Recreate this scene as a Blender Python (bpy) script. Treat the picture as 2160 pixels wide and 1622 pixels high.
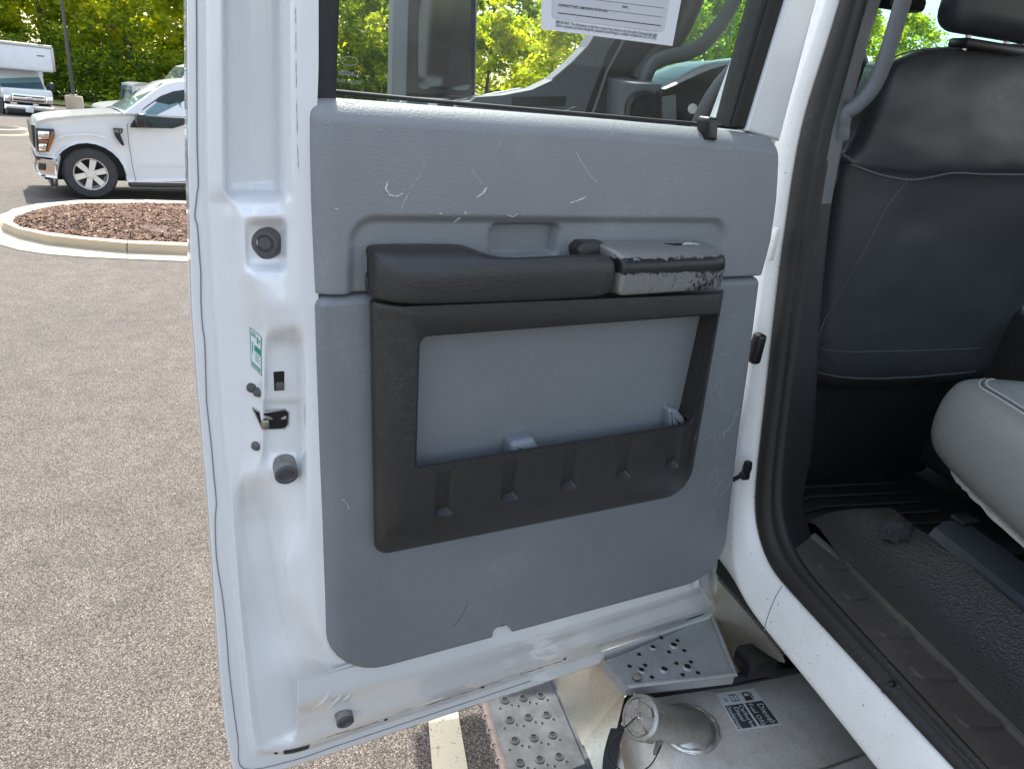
import bpy, bmesh, math, random
import numpy as np
from mathutils import Vector, Matrix

for o in list(bpy.data.objects):
    bpy.data.objects.remove(o, do_unlink=True)
scene = bpy.context.scene
COL = scene.collection
random.seed(7)
rnd = random.Random(11)

# ------------------------------------------------------------------ camera
CAM_H = 1.9
TILT = math.radians(2.5)            # the truck stands nose-up by this much
cam_d = bpy.data.cameras.new('camera')
cam_d.sensor_fit = 'HORIZONTAL'; cam_d.sensor_width = 36.0; cam_d.lens = 24.97
cam_d.clip_start = 0.02; cam_d.clip_end = 1500
cam = bpy.data.objects.new('camera', cam_d); COL.objects.link(cam)
cam.matrix_world = Matrix((
    (0.946387, 0.035685, -0.321058, 0.0),
    (-0.311143, 0.367892, -0.876268, 0.0),
    (0.086845, 0.929184, 0.359271, CAM_H),
    (0, 0, 0, 1)))
scene.camera = cam

# ------------------------------------------------------------------ world, sun, exposure
SUN_EL = math.radians(58); SUN_AZ = math.radians(3)    # azimuth from +Y towards +X
world = bpy.data.worlds.new('World'); scene.world = world; world.use_nodes = True
wn = world.node_tree.nodes; wl = world.node_tree.links; wn.clear()
w_out = wn.new('ShaderNodeOutputWorld'); w_bg = wn.new('ShaderNodeBackground')
w_sky = wn.new('ShaderNodeTexSky'); w_sky.sky_type = 'NISHITA'; w_sky.sun_disc = False
w_sky.sun_elevation = SUN_EL; w_sky.sun_rotation = SUN_AZ
w_sky.air_density = 1.3; w_sky.dust_density = 2.5; w_sky.ozone_density = 1.0
# thin broken cloud over the whole sky
w_tc = wn.new('ShaderNodeTexCoord'); w_no = wn.new('ShaderNodeTexNoise')
w_no.inputs['Scale'].default_value = 3.2; w_no.inputs['Detail'].default_value = 7
w_no.inputs['Roughness'].default_value = 0.6
w_rp = wn.new('ShaderNodeValToRGB'); w_rp.color_ramp.elements[0].position = 0.45
w_rp.color_ramp.elements[1].position = 0.68
w_mx = wn.new('ShaderNodeMixRGB'); w_mx.inputs[2].default_value = (7.5, 7.6, 7.8, 1)
w_ml = wn.new('ShaderNodeMath'); w_ml.operation = 'MULTIPLY'; w_ml.inputs[1].default_value = 0.75
wl.new(w_tc.outputs['Generated'], w_no.inputs['Vector']); wl.new(w_no.outputs['Fac'], w_rp.inputs['Fac'])
wl.new(w_rp.outputs['Color'], w_ml.inputs[0]); wl.new(w_ml.outputs[0], w_mx.inputs['Fac'])
wl.new(w_sky.outputs['Color'], w_mx.inputs[1]); wl.new(w_mx.outputs['Color'], w_bg.inputs['Color'])
wl.new(w_bg.outputs['Background'], w_out.inputs['Surface'])
w_bg.inputs['Strength'].default_value = 0.15

sun_d = bpy.data.lights.new('sun', 'SUN'); sun_d.energy = 3.6; sun_d.angle = math.radians(0.53)
sun_d.color = (1.0, 0.95, 0.86)
sun = bpy.data.objects.new('sun', sun_d); COL.objects.link(sun)
sdir = Vector((math.sin(SUN_AZ)*math.cos(SUN_EL), math.cos(SUN_AZ)*math.cos(SUN_EL), math.sin(SUN_EL)))
sun.rotation_euler = sdir.to_track_quat('Z', 'Y').to_euler()
sun.location = sdir*40

vs = scene.view_settings
vs.view_transform = 'Standard'; vs.look = 'None'; vs.gamma = 1.0; vs.use_curve_mapping = False
vs.exposure = 1.3
scene.render.engine = 'CYCLES'
scene.cycles.max_bounces = 6; scene.cycles.diffuse_bounces = 3; scene.cycles.glossy_bounces = 3; scene.cycles.transparent_max_bounces = 10

# ------------------------------------------------------------------ materials
def new_mat(name):
    m = bpy.data.materials.new(name); m.use_nodes = True
    nt = m.node_tree; nt.nodes.clear()
    out = nt.nodes.new('ShaderNodeOutputMaterial'); b = nt.nodes.new('ShaderNodeBsdfPrincipled')
    nt.links.new(b.outputs['BSDF'], out.inputs['Surface'])
    return m, nt, b, out
def N(nt, t, **kw):
    n = nt.nodes.new(t)
    for k, v in kw.items(): setattr(n, k, v)
    return n
def noise(nt, scale, detail=4, rough=0.55, vec=None, dist=0.0):
    n = N(nt, 'ShaderNodeTexNoise'); n.inputs['Scale'].default_value = scale
    n.inputs['Detail'].default_value = detail; n.inputs['Roughness'].default_value = rough
    n.inputs['Distortion'].default_value = dist
    if vec is None:
        tc = N(nt, 'ShaderNodeTexCoord'); vec = tc.outputs['Object']
    nt.links.new(vec, n.inputs['Vector']); return n
def ramp(nt, src, stops):
    r = N(nt, 'ShaderNodeValToRGB'); el = r.color_ramp.elements
    el[0].position, el[0].color = stops[0][0], (*stops[0][1], 1)
    el[1].position, el[1].color = stops[-1][0], (*stops[-1][1], 1)
    for p, c in stops[1:-1]:
        e = el.new(p); e.color = (*c, 1)
    nt.links.new(src, r.inputs['Fac']); return r
def mixc(nt, fac, a, b):
    m = N(nt, 'ShaderNodeMixRGB')
    for i, v in ((0, fac), (1, a), (2, b)):
        if isinstance(v, (int, float)): m.inputs[i].default_value = v
        elif isinstance(v, tuple): m.inputs[i].default_value = (*v, 1)
        else: nt.links.new(v, m.inputs[i])
    return m
def bump(nt, b, h, strength=0.3, dist=0.002):
    bp = N(nt, 'ShaderNodeBump'); bp.inputs['Strength'].default_value = strength
    bp.inputs['Distance'].default_value = dist
    nt.links.new(h, bp.inputs['Height']); nt.links.new(bp.outputs['Normal'], b.inputs['Normal']); return bp
def plain(name, col, rough=0.5, metal=0.0, coat=0.0, var=0.12, vscale=6.0, spec=0.5):
    m, nt, b, o = new_mat(name)
    n = noise(nt, vscale, 5)
    lo = tuple(c*(1-var) for c in col); hi = tuple(min(1, c*(1+var)) for c in col)
    r = ramp(nt, n.outputs['Fac'], [(0.3, lo), (0.7, hi)])
    nt.links.new(r.outputs['Color'], b.inputs['Base Color'])
    b.inputs['Roughness'].default_value = rough; b.inputs['Metallic'].default_value = metal
    b.inputs['Coat Weight'].default_value = coat; b.inputs['Coat Roughness'].default_value = 0.05
    b.inputs['Specular IOR Level'].default_value = spec
    return m
def voronoi(nt, scale, feature='F1'):
    v = N(nt, 'ShaderNodeTexVoronoi'); v.feature = feature; v.inputs['Scale'].default_value = scale
    tc = N(nt, 'ShaderNodeTexCoord'); nt.links.new(tc.outputs['Object'], v.inputs['Vector']); return v
def grained(name, col, rough, gscale, gstr, dust=(0.5, 0.5, 0.48), dust_amt=0.25, gdist=0.0006):
    """moulded plastic / leather: fine pebble grain, faint dust and wear"""
    m, nt, b, o = new_mat(name)
    n1 = noise(nt, 3.0, 6, 0.65)
    n2 = noise(nt, 120.0, 4, 0.6)
    base = ramp(nt, n1.outputs['Fac'], [(0.3, tuple(c*0.94 for c in col)), (0.7, tuple(c*1.06 for c in col))])
    mul = N(nt, 'ShaderNodeMath', operation='MULTIPLY'); nt.links.new(n1.outputs['Fac'], mul.inputs[0]); nt.links.new(n2.outputs['Fac'], mul.inputs[1])
    dr = ramp(nt, mul.outputs[0], [(0.30, (0, 0, 0)), (0.46, (dust_amt*.6,)*3)])
    mx = mixc(nt, dr.outputs['Color'], base.outputs['Color'], dust)
    nt.links.new(mx.outputs['Color'], b.inputs['Base Color'])
    rr = ramp(nt, n2.outputs['Fac'], [(0.3, (rough-0.05,)*3), (0.7, (rough+0.08,)*3)])
    nt.links.new(rr.outputs['Color'], b.inputs['Roughness'])
    if gscale:
        v = voronoi(nt, gscale, 'F1'); n3 = noise(nt, gscale*0.55, 2)
        ad = N(nt, 'ShaderNodeMath', operation='ADD'); nt.links.new(v.outputs['Distance'], ad.inputs[0]); nt.links.new(n3.outputs['Fac'], ad.inputs[1])
        bump(nt, b, ad.outputs[0], gstr, gdist)
    return m

M = {}
# white enamel: clear coat, faint road film
m, nt, b, o = new_mat('white_enamel')
n1 = noise(nt, 4.0, 6, 0.7); n2 = noise(nt, 190.0, 3, 0.6)
base = ramp(nt, n1.outputs['Fac'], [(0.35, (0.715, 0.722, 0.735)), (0.75, (0.765, 0.768, 0.772))])
mul = N(nt, 'ShaderNodeMath', operation='MULTIPLY'); nt.links.new(n1.outputs['Fac'], mul.inputs[0]); nt.links.new(n2.outputs['Fac'], mul.inputs[1])
dr = ramp(nt, mul.outputs[0], [(0.40, (0, 0, 0)), (0.50, (0.30, 0.30, 0.30))])
mx = mixc(nt, dr.outputs['Color'], base.outputs['Color'], (0.45, 0.42, 0.37))
nt.links.new(mx.outputs['Color'], b.inputs['Base Color'])
b.inputs['Roughness'].default_value = 0.26; b.inputs['Coat Weight'].default_value = 1.0; b.inputs['Coat Roughness'].default_value = 0.05
M['white'] = m
# the same enamel with grime, for the door's lower shut flange and sills
m, nt, b, o = new_mat('white_enamel_grimy')
n1 = noise(nt, 7.0, 8, 0.75); n2 = noise(nt, 120.0, 3, 0.6)
r1 = ramp(nt, n1.outputs['Fac'], [(0.45, (0.82, 0.81, 0.79)), (0.75, (0.74, 0.72, 0.68))])
r2 = ramp(nt, n2.outputs['Fac'], [(0.66, (0, 0, 0)), (0.73, (0.6, 0.6, 0.6))])
mx = mixc(nt, r2.outputs['Color'], r1.outputs['Color'], (0.22, 0.17, 0.12))
nt.links.new(mx.outputs['Color'], b.inputs['Base Color'])
b.inputs['Roughness'].default_value = 0.4; b.inputs['Coat Weight'].default_value = 0.5; b.inputs['Coat Roughness'].default_value = 0.12
M['white_grimy'] = m
M['car_white'] = plain('car_white', (0.64, 0.65, 0.66), 0.3, coat=0.8, var=0.02)
M['box_white'] = plain('box_white', (0.66, 0.69, 0.72), 0.45, coat=0.2, var=0.04)
M['thread_pale'] = plain('pale_thread', (0.50, 0.50, 0.44), 0.7)
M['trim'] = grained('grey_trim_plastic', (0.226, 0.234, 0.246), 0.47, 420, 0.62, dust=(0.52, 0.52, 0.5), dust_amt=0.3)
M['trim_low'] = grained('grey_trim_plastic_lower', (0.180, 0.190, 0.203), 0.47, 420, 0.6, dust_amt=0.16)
M['dark'] = grained('charcoal_trim', (0.027, 0.026, 0.026), 0.36, 460, 0.8, dust=(0.20, 0.19, 0.18), dust_amt=0.15)
M['pocket'] = grained('smooth_grey_plastic', (0.20, 0.22, 0.25), 0.38, 0, 0, dust=(0.5, 0.5, 0.5), dust_amt=0.35)
M['rubber'] = plain('black_rubber', (0.016, 0.016, 0.018), 0.6, var=0.3, vscale=20)
M['seal'] = grained('dusty_seal_rubber', (0.014, 0.013, 0.012), 0.6, 0, 0, dust=(0.16, 0.14, 0.12), dust_amt=0.5)
M['grommet'] = plain('grommet_rubber', (0.085, 0.08, 0.085), 0.6, var=0.25, vscale=40)
M['bumper_tan'] = plain('bumper_rubber', (0.20, 0.19, 0.17), 0.6, var=0.25, vscale=60)
M['black'] = plain('black_plastic', (0.012, 0.012, 0.014), 0.35, var=0.2)
M['blackhole'] = plain('painted_cavity_dark', (0.006, 0.006, 0.006), 0.8, var=0.2)  # near-black colour painted in for the dark inside holes and hollows
M['chrome'] = plain('bright_metal', (0.75, 0.75, 0.76), 0.16, 1.0, var=0.05)
M['steel'] = plain('zinc_steel', (0.42, 0.41, 0.38), 0.38, 1.0, var=0.25, vscale=50)
M['silver_wheel'] = plain('wheel_silver', (0.62, 0.62, 0.62), 0.35, 0.6, var=0.05)
M['tyre'] = plain('tyre_rubber', (0.03, 0.03, 0.032), 0.75, var=0.2, vscale=12)
M['seat_dark'] = grained('dark_grey_vinyl', (0.046, 0.050, 0.055), 0.36, 600, 0.25, dust=(0.12, 0.12, 0.12), dust_amt=0.2)
M['seat_light'] = grained('light_grey_vinyl', (0.235, 0.245, 0.232), 0.30, 260, 0.45, dust=(0.34, 0.34, 0.31), dust_amt=0.15)
M['fleece'] = plain('pale_fleece', (0.50, 0.48, 0.43), 0.95, var=0.3, vscale=300)
M['cabin_grey'] = grained('cabin_grey_plastic', (0.13, 0.14, 0.155), 0.5, 500, 0.3, dust_amt=0.1)
M['cabin_mid'] = grained('cabin_charcoal_plastic', (0.062, 0.068, 0.078), 0.5, 500, 0.3, dust_amt=0.15)
M['cabin_dark'] = grained('cabin_dark_plastic', (0.014, 0.014, 0.014), 0.5, 400, 0.4, dust=(0.12, 0.10, 0.09), dust_amt=0.4)
M['thread'] = plain('seam_thread', (0.09, 0.10, 0.11), 0.6)
M['paper'] = plain('paper', (0.72, 0.72, 0.75), 0.8, var=0.02)
M['paper_grey'] = plain('paper_printed_panel', (0.56, 0.56, 0.59), 0.8, var=0.03)
M['ink'] = plain('ink', (0.05, 0.05, 0.055), 0.8)
M['ink_faint'] = plain('faint_ink', (0.40, 0.40, 0.43), 0.8)
M['scuff'] = plain('pale_scuff', (0.50, 0.51, 0.52), 0.7, var=0.3, vscale=200)
M['scuff_faint'] = plain('faint_scuff', (0.32, 0.335, 0.35), 0.6, var=0.3, vscale=200)
M['sealer'] = plain('seam_sealer', (0.20, 0.20, 0.20), 0.6)
M['green_ink'] = plain('green_print', (0.02, 0.26, 0.17), 0.5)
M['sticker_white'] = plain('sticker_white', (0.70, 0.73, 0.72), 0.4, var=0.03)
M['rust'] = plain('rust_streak', (0.16, 0.10, 0.06), 0.9, var=0.4, vscale=80)
M['amber'] = plain('amber_lens', (0.26, 0.085, 0.02), 0.3)
M['rag'] = grained('grimy_cloth', (0.05, 0.05, 0.055), 0.9, 300, 0.8, dust=(0.2, 0.17, 0.14), dust_amt=0.4)

# worn silver bezel: silver film flaked off along the front edge, black plastic below
m, nt, b, o = new_mat('worn_silver_bezel')
at = N(nt, 'ShaderNodeAttribute'); at.attribute_name = 'wear'
n1 = noise(nt, 75.0, 8, 0.75, dist=1.2); n2 = noise(nt, 260.0, 3, 0.5)
ad = N(nt, 'ShaderNodeMath', operation='MULTIPLY_ADD'); nt.links.new(n1.outputs['Fac'], ad.inputs[0]); ad.inputs[1].default_value = 1.1
nt.links.new(at.outputs['Fac'], ad.inputs[2])
k = ramp(nt, ad.outputs[0], [(0.915, (0, 0, 0)), (0.93, (1, 1, 1))])
sil = ramp(nt, n2.outputs['Fac'], [(0.3, (0.20, 0.20, 0.195)), (0.7, (0.25, 0.25, 0.24))])
mx = mixc(nt, k.outputs['Color'], sil.outputs['Color'], (0.008, 0.008, 0.009))
nt.links.new(mx.outputs['Color'], b.inputs['Base Color'])
mt = ramp(nt, k.outputs['Color'], [(0.0, (0.35,)*3), (1.0, (0.0,)*3)]); nt.links.new(mt.outputs['Color'], b.inputs['Metallic'])
b.inputs['Roughness'].default_value = 0.38
inv = N(nt, 'ShaderNodeMath', operation='SUBTRACT'); inv.inputs[0].default_value = 1.0; nt.links.new(k.outputs['Color'], inv.inputs[1])
bump(nt, b, inv.outputs[0], 0.5, 0.0004)
M['bezel'] = m

# window glass: thin pane, slight green tint, dusty
def glass_mat(name, tint, dust=0.5, dscale=260, film=0.03):
    m, nt, b, o = new_mat(name); nt.nodes.remove(b)
    tr = N(nt, 'ShaderNodeBsdfTransparent'); tr.inputs['Color'].default_value = (*tint, 1)
    gl = N(nt, 'ShaderNodeBsdfGlossy'); gl.inputs['Roughness'].default_value = 0.02
    lw = N(nt, 'ShaderNodeLayerWeight'); lw.inputs['Blend'].default_value = 0.5
    pw = N(nt, 'ShaderNodeMath', operation='POWER'); nt.links.new(lw.outputs['Facing'], pw.inputs[0]); pw.inputs[1].default_value = 4.0
    fr = N(nt, 'ShaderNodeMath', operation='MULTIPLY_ADD'); nt.links.new(pw.outputs[0], fr.inputs[0]); fr.inputs[1].default_value = 0.6; fr.inputs[2].default_value = 0.014
    mx = N(nt, 'ShaderNodeMixShader')
    nt.links.new(fr.outputs[0], mx.inputs[0]); nt.links.new(tr.outputs[0], mx.inputs[1]); nt.links.new(gl.outputs[0], mx.inputs[2])
    df = N(nt, 'ShaderNodeBsdfDiffuse'); df.inputs['Color'].default_value = (0.55, 0.55, 0.52, 1)
    v = voronoi(nt, dscale); n1 = noise(nt, 3.0, 5, 0.7)
    r = ramp(nt, v.outputs['Distance'], [(0.10, (dust,)*3), (0.22, (0, 0, 0))])
    rr = ramp(nt, n1.outputs['Fac'], [(0.42, (0.0,)*3), (0.75, (1.0,)*3)])
    mu = N(nt, 'ShaderNodeMath', operation='MULTIPLY'); nt.links.new(r.outputs['Color'], mu.inputs[0]); nt.links.new(rr.outputs['Color'], mu.inputs[1])
    ad = N(nt, 'ShaderNodeMath', operation='ADD'); nt.links.new(mu.outputs[0], ad.inputs[0]); ad.inputs[1].default_value = film
    m2 = N(nt, 'ShaderNodeMixShader'); nt.links.new(ad.outputs[0], m2.inputs[0]); nt.links.new(mx.outputs[0], m2.inputs[1]); nt.links.new(df.outputs[0], m2.inputs[2])
    nt.links.new(m2.outputs[0], o.inputs['Surface'])
    return m
M['glass'] = glass_mat('dusty_window_glass', (0.92, 0.96, 0.94), 0.45, 170, 0.012)
M['windscreen'] = glass_mat('windscreen_glass', (0.72, 0.90, 0.88), 0.1, 200, 0.02)
M['car_glass'] = glass_mat('parked_car_glass', (0.45, 0.60, 0.62), 0.0, 200, 0.05)

# asphalt: weathered, exposed aggregate
m, nt, b, o = new_mat('weathered_asphalt')
n1 = noise(nt, 0.35, 5, 0.6); n2 = noise(nt, 5.0, 5, 0.65)
v = voronoi(nt, 200.0)
tone = ramp(nt, v.outputs['Color'], [(0.0, (0.055, 0.050, 0.045)), (0.35, (0.115, 0.100, 0.086)), (0.75, (0.185, 0.160, 0.136)), (1.0, (0.36, 0.315, 0.27))])
big = ramp(nt, n1.outputs['Fac'], [(0.3, (0.93, 0.93, 0.93)), (0.7, (1.24, 1.23, 1.21))])
mm = N(nt, 'ShaderNodeMixRGB'); mm.blend_type = 'MULTIPLY'; mm.inputs[0].default_value = 1.0
nt.links.new(tone.outputs['Color'], mm.inputs[1]); nt.links.new(big.outputs['Color'], mm.inputs[2])
md = ramp(nt, n2.outputs['Fac'], [(0.3, (0.78, 0.78, 0.78)), (0.7, (1.12, 1.12, 1.12))])
m3 = N(nt, 'ShaderNodeMixRGB'); m3.blend_type = 'MULTIPLY'; m3.inputs[0].default_value = 1.0
nt.links.new(mm.outputs['Color'], m3.inputs[1]); nt.links.new(md.outputs['Color'], m3.inputs[2])
cr = ramp(nt, v.outputs['Distance'], [(0.35, (1, 1, 1)), (0.75, (0.30, 0.30, 0.30))])
m4 = N(nt, 'ShaderNodeMixRGB'); m4.blend_type = 'MULTIPLY'; m4.inputs[0].default_value = 1.0
nt.links.new(m3.outputs['Color'], m4.inputs[1]); nt.links.new(cr.outputs['Color'], m4.inputs[2])
nt.links.new(m4.outputs['Color'], b.inputs['Base Color']); b.inputs['Roughness'].default_value = 0.8; b.inputs['Specular IOR Level'].default_value = 0.3
iv = N(nt, 'ShaderNodeMath', operation='SUBTRACT'); iv.inputs[0].default_value = 1.0; nt.links.new(v.outputs['Distance'], iv.inputs[1])
bump(nt, b, iv.outputs[0], 0.6, 0.004)
M['asphalt'] = m
# road paint, cracked
m, nt, b, o = new_mat('cracked_road_paint')
n1 = noise(nt, 40.0, 6, 0.7); v = voronoi(nt, 42.0, 'DISTANCE_TO_EDGE')
cr = ramp(nt, v.outputs['Distance'], [(0.015, (1, 1, 1)), (0.09, (0, 0, 0))])
mu = N(nt, 'ShaderNodeMath', operation='MULTIPLY'); nt.links.new(cr.outputs['Color'], mu.inputs[0]); nt.links.new(n1.outputs['Fac'], mu.inputs[1])
k2 = ramp(nt, mu.outputs[0], [(0.50, (0, 0, 0)), (0.58, (1, 1, 1))])
mx = mixc(nt, k2.outputs['Color'], (0.60, 0.53, 0.38), (0.16, 0.14, 0.11))
nt.links.new(mx.outputs['Color'], b.inputs['Base Color']); b.inputs['Roughness'].default_value = 0.8
M['line'] = m
M['concrete'] = grained('kerb_concrete', (0.50, 0.425, 0.315), 0.85, 90, 0.4, dust=(0.25, 0.22, 0.18), dust_amt=0.6, gdist=0.004)
M['mulch_soil'] = plain('mulch_soil', (0.11, 0.07, 0.05), 0.95, var=0.5, vscale=6)
m, nt, b, o = new_mat('bark_mulch')
at = N(nt, 'ShaderNodeAttribute'); at.attribute_name = 'tone'
r = ramp(nt, at.outputs['Fac'], [(0.0, (0.06, 0.032, 0.022)), (0.55, (0.16, 0.085, 0.055)), (0.88, (0.24, 0.14, 0.09)), (1.0, (0.45, 0.33, 0.22))])
nt.links.new(r.outputs['Color'], b.inputs['Base Color']); b.inputs['Roughness'].default_value = 0.9
M['mulch'] = m
m, nt, b, o = new_mat('lawn_grass')
n1 = noise(nt, 1.2, 6, 0.7)
r = ramp(nt, n1.outputs['Fac'], [(0.3, (0.10, 0.13, 0.03)), (0.7, (0.20, 0.21, 0.06))])
nt.links.new(r.outputs['Color'], b.inputs['Base Color']); b.inputs['Roughness'].default_value = 0.9
M['lawn'] = m
M['bark'] = plain('tree_bark', (0.09, 0.075, 0.06), 0.9, var=0.4, vscale=8)
def leaf_mat(name, dark, mid, light, trans):
    m, nt, b, o = new_mat(name)
    at = N(nt, 'ShaderNodeAttribute'); at.attribute_name = 'tone'
    r = ramp(nt, at.outputs['Fac'], [(0.0, dark), (0.5, mid), (1.0, light)])
    nt.links.new(r.outputs['Color'], b.inputs['Base Color']); b.inputs['Roughness'].default_value = 0.55
    b.inputs['Specular IOR Level'].default_value = 0.3
    tl = N(nt, 'ShaderNodeBsdfTranslucent'); mc = N(nt, 'ShaderNodeMixRGB'); mc.blend_type = 'MULTIPLY'; mc.inputs[0].default_value = 1
    nt.links.new(r.outputs['Color'], mc.inputs[1]); mc.inputs[2].default_value = (*trans, 1)
    nt.links.new(mc.outputs['Color'], tl.inputs['Color'])
    ms = N(nt, 'ShaderNodeMixShader'); ms.inputs[0].default_value = 0.62
    nt.links.new(b.outputs[0], ms.inputs[1]); nt.links.new(tl.outputs[0], ms.inputs[2]); nt.links.new(ms.outputs[0], o.inputs['Surface'])
    return m
M['leaf'] = leaf_mat('broad_leaf', (0.055, 0.105, 0.014), (0.20, 0.28, 0.03), (0.44, 0.47, 0.045), (2.1, 1.9, 0.7))
M['needle'] = leaf_mat('pine_needle', (0.03, 0.05, 0.018), (0.06, 0.09, 0.03), (0.11, 0.14, 0.05), (1.2, 1.2, 0.7))
# aluminium: stained tank and steps
def alu(name, col, rough, stain, samt, sc=7.0):
    m, nt, b, o = new_mat(name)
    n1 = noise(nt, sc, 8, 0.7, dist=0.4); n2 = noise(nt, 140.0, 3, 0.6)
    r = ramp(nt, n1.outputs['Fac'], [(0.38, (0, 0, 0)), (0.68, (samt,)*3)])
    r2 = ramp(nt, n2.outputs['Fac'], [(0.3, tuple(c*0.88 for c in col)), (0.7, tuple(min(1, c*1.1) for c in col))])
    mx = mixc(nt, r.outputs['Color'], r2.outputs['Color'], stain)
    nt.links.new(mx.outputs['Color'], b.inputs['Base Color'])
    rr = ramp(nt, n1.outputs['Fac'], [(0.3, (rough,)*3), (0.75, (min(1, rough+0.25),)*3)]); nt.links.new(rr.outputs['Color'], b.inputs['Roughness'])
    b.inputs['Metallic'].default_value = 0.85
    bump(nt, b, n2.outputs['Fac'], 0.08, 0.001)
    return m
M['tank'] = alu('stained_tank_aluminium', (0.74, 0.72, 0.68), 0.40, (0.46, 0.38, 0.31), 0.7)
M['tank'].node_tree.nodes['Principled BSDF'].inputs['Metallic'].default_value = 0.25
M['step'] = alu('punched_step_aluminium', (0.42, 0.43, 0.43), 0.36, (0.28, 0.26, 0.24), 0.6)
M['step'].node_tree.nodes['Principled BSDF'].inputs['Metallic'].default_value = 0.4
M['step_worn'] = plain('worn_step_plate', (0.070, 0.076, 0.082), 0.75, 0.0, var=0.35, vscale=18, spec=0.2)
M['polished'] = alu('polished_aluminium', (0.66, 0.61, 0.52), 0.3, (0.42, 0.38, 0.32), 0.5, 3.0)
M['cast'] = alu('cast_aluminium', (0.50, 0.48, 0.44), 0.42, (0.3, 0.28, 0.25), 0.5, 30)
M['weld'] = alu('weld_bead', (0.66, 0.65, 0.62), 0.25, (0.4, 0.36, 0.3), 0.4, 40)
M['copper_edge'] = plain('worn_pink_edge', (0.105, 0.080, 0.075), 0.7, 0.0, var=0.25, vscale=30)
M['vinyl'] = grained('pebbled_floor_vinyl', (0.088, 0.085, 0.078), 0.30, 150, 1.0, dust=(0.2, 0.19, 0.17), dust_amt=0.25, gdist=0.003)
M['scuffplate'] = grained('scuff_plate_plastic', (0.066, 0.057, 0.049), 0.45, 300, 0.3, dust=(0.20, 0.17, 0.13), dust_amt=0.7)

# ------------------------------------------------------------------ mesh helpers
BASE = Vector((1.6, 1.0, -1.9456))          # point on the ground under the truck, in truck axes
D_O = Vector((0.982953, 1.156586, 0.0)); D_U = Vector((-0.987184, -0.159585, 0.0)); D_W = Vector((0.159585, -0.987184, 0.0))
def D(p):
    """door axes (along door, up, out of the trim) -> truck axes"""
    return D_O + D_U*p[0] + Vector((0, 0, p[1])) + D_W*p[2]
def Dl(ps): return [D(p) for p in ps]

def empty(name, loc=(0, 0, 0), rot=(0, 0, 0), parent=None):
    o = bpy.data.objects.new(name, None); COL.objects.link(o)
    o.location = loc; o.rotation_euler = rot; o.parent = parent; o.empty_display_size = 0.2
    return o
def tag(o, label, cat=None, group=None, kind=None):
    if label: o['label'] = label
    if cat: o['category'] = cat
    if group: o['group'] = group
    if kind: o['kind'] = kind
    return o
def mk(name, verts, faces, mat, parent=None, smooth=True, angle=40, sub=0, off=None):
    """one mesh object; truck parts are given in truck axes and re-based with off"""
    me = bpy.data.meshes.new(name)
    if off is not None: verts = [Vector(v)-off for v in verts]
    me.from_pydata([tuple(v) for v in verts], [], faces)
    bm = bmesh.new(); bm.from_mesh(me)
    bmesh.ops.remove_doubles(bm, verts=bm.verts, dist=1e-6)
    bmesh.ops.recalc_face_normals(bm, faces=bm.faces)
    bm.to_mesh(me); bm.free()
    me.materials.append(M[mat] if isinstance(mat, str) else mat)
    o = bpy.data.objects.new(name, me); COL.objects.link(o); o.parent = parent
    if smooth:
        me.polygons.foreach_set('use_smooth', [True]*len(me.polygons))
        if sub == 0 and angle < 180: me.set_sharp_from_angle(angle=math.radians(angle))
    if sub:
        s = o.modifiers.new('sub', 'SUBSURF'); s.levels = sub; s.render_levels = sub
    return o
def loft(loops, closed=True, cap0=False, cap1=False):
    n = len(loops[0]); V = [v for L in loops for v in L]; Fc = []
    for i in range(len(loops)-1):
        for j in range(n if closed else n-1):
            k = (j+1) % n
            Fc.append((i*n+j, i*n+k, (i+1)*n+k, (i+1)*n+j))
    if cap0: Fc.append(tuple(range(n))[::-1])
    if cap1: Fc.append(tuple((len(loops)-1)*n+j for j in range(n)))
    return V, Fc
def join(*parts):
    V, Fc = [], []
    for v, f in parts:
        o = len(V); V += list(v); Fc += [tuple(i+o for i in q) for q in f]
    return V, Fc
def tube(path, r, n=10, caps=True):
    path = [Vector(p) for p in path]; rs = r if isinstance(r, (list, tuple)) else [r]*len(path)
    loops = []; up = None
    for i, p in enumerate(path):
        t = (path[min(i+1, len(path)-1)]-path[max(i-1, 0)]).normalized()
        if up is None:
            up = t.orthogonal().normalized()
        up = (up - t*up.dot(t)).normalized(); s = t.cross(up)
        loops.append([p + (up*math.cos(a)+s*math.sin(a))*rs[i] for a in (2*math.pi*k/n for k in range(n))])
    return loft(loops, True, caps, caps)
def smooth_path(pts, m=6):
    pts = [Vector(p) for p in pts]; out = []
    for i in range(len(pts)-1):
        p0 = pts[max(i-1, 0)]; p1 = pts[i]; p2 = pts[i+1]; p3 = pts[min(i+2, len(pts)-1)]
        for k in range(m):
            t = k/m
            out.append(0.5*((2*p1)+(p2-p0)*t+(2*p0-5*p1+4*p2-p3)*t*t+(3*p1-p0-3*p2+p3)*t**3))
    out.append(pts[-1]); return out
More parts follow.
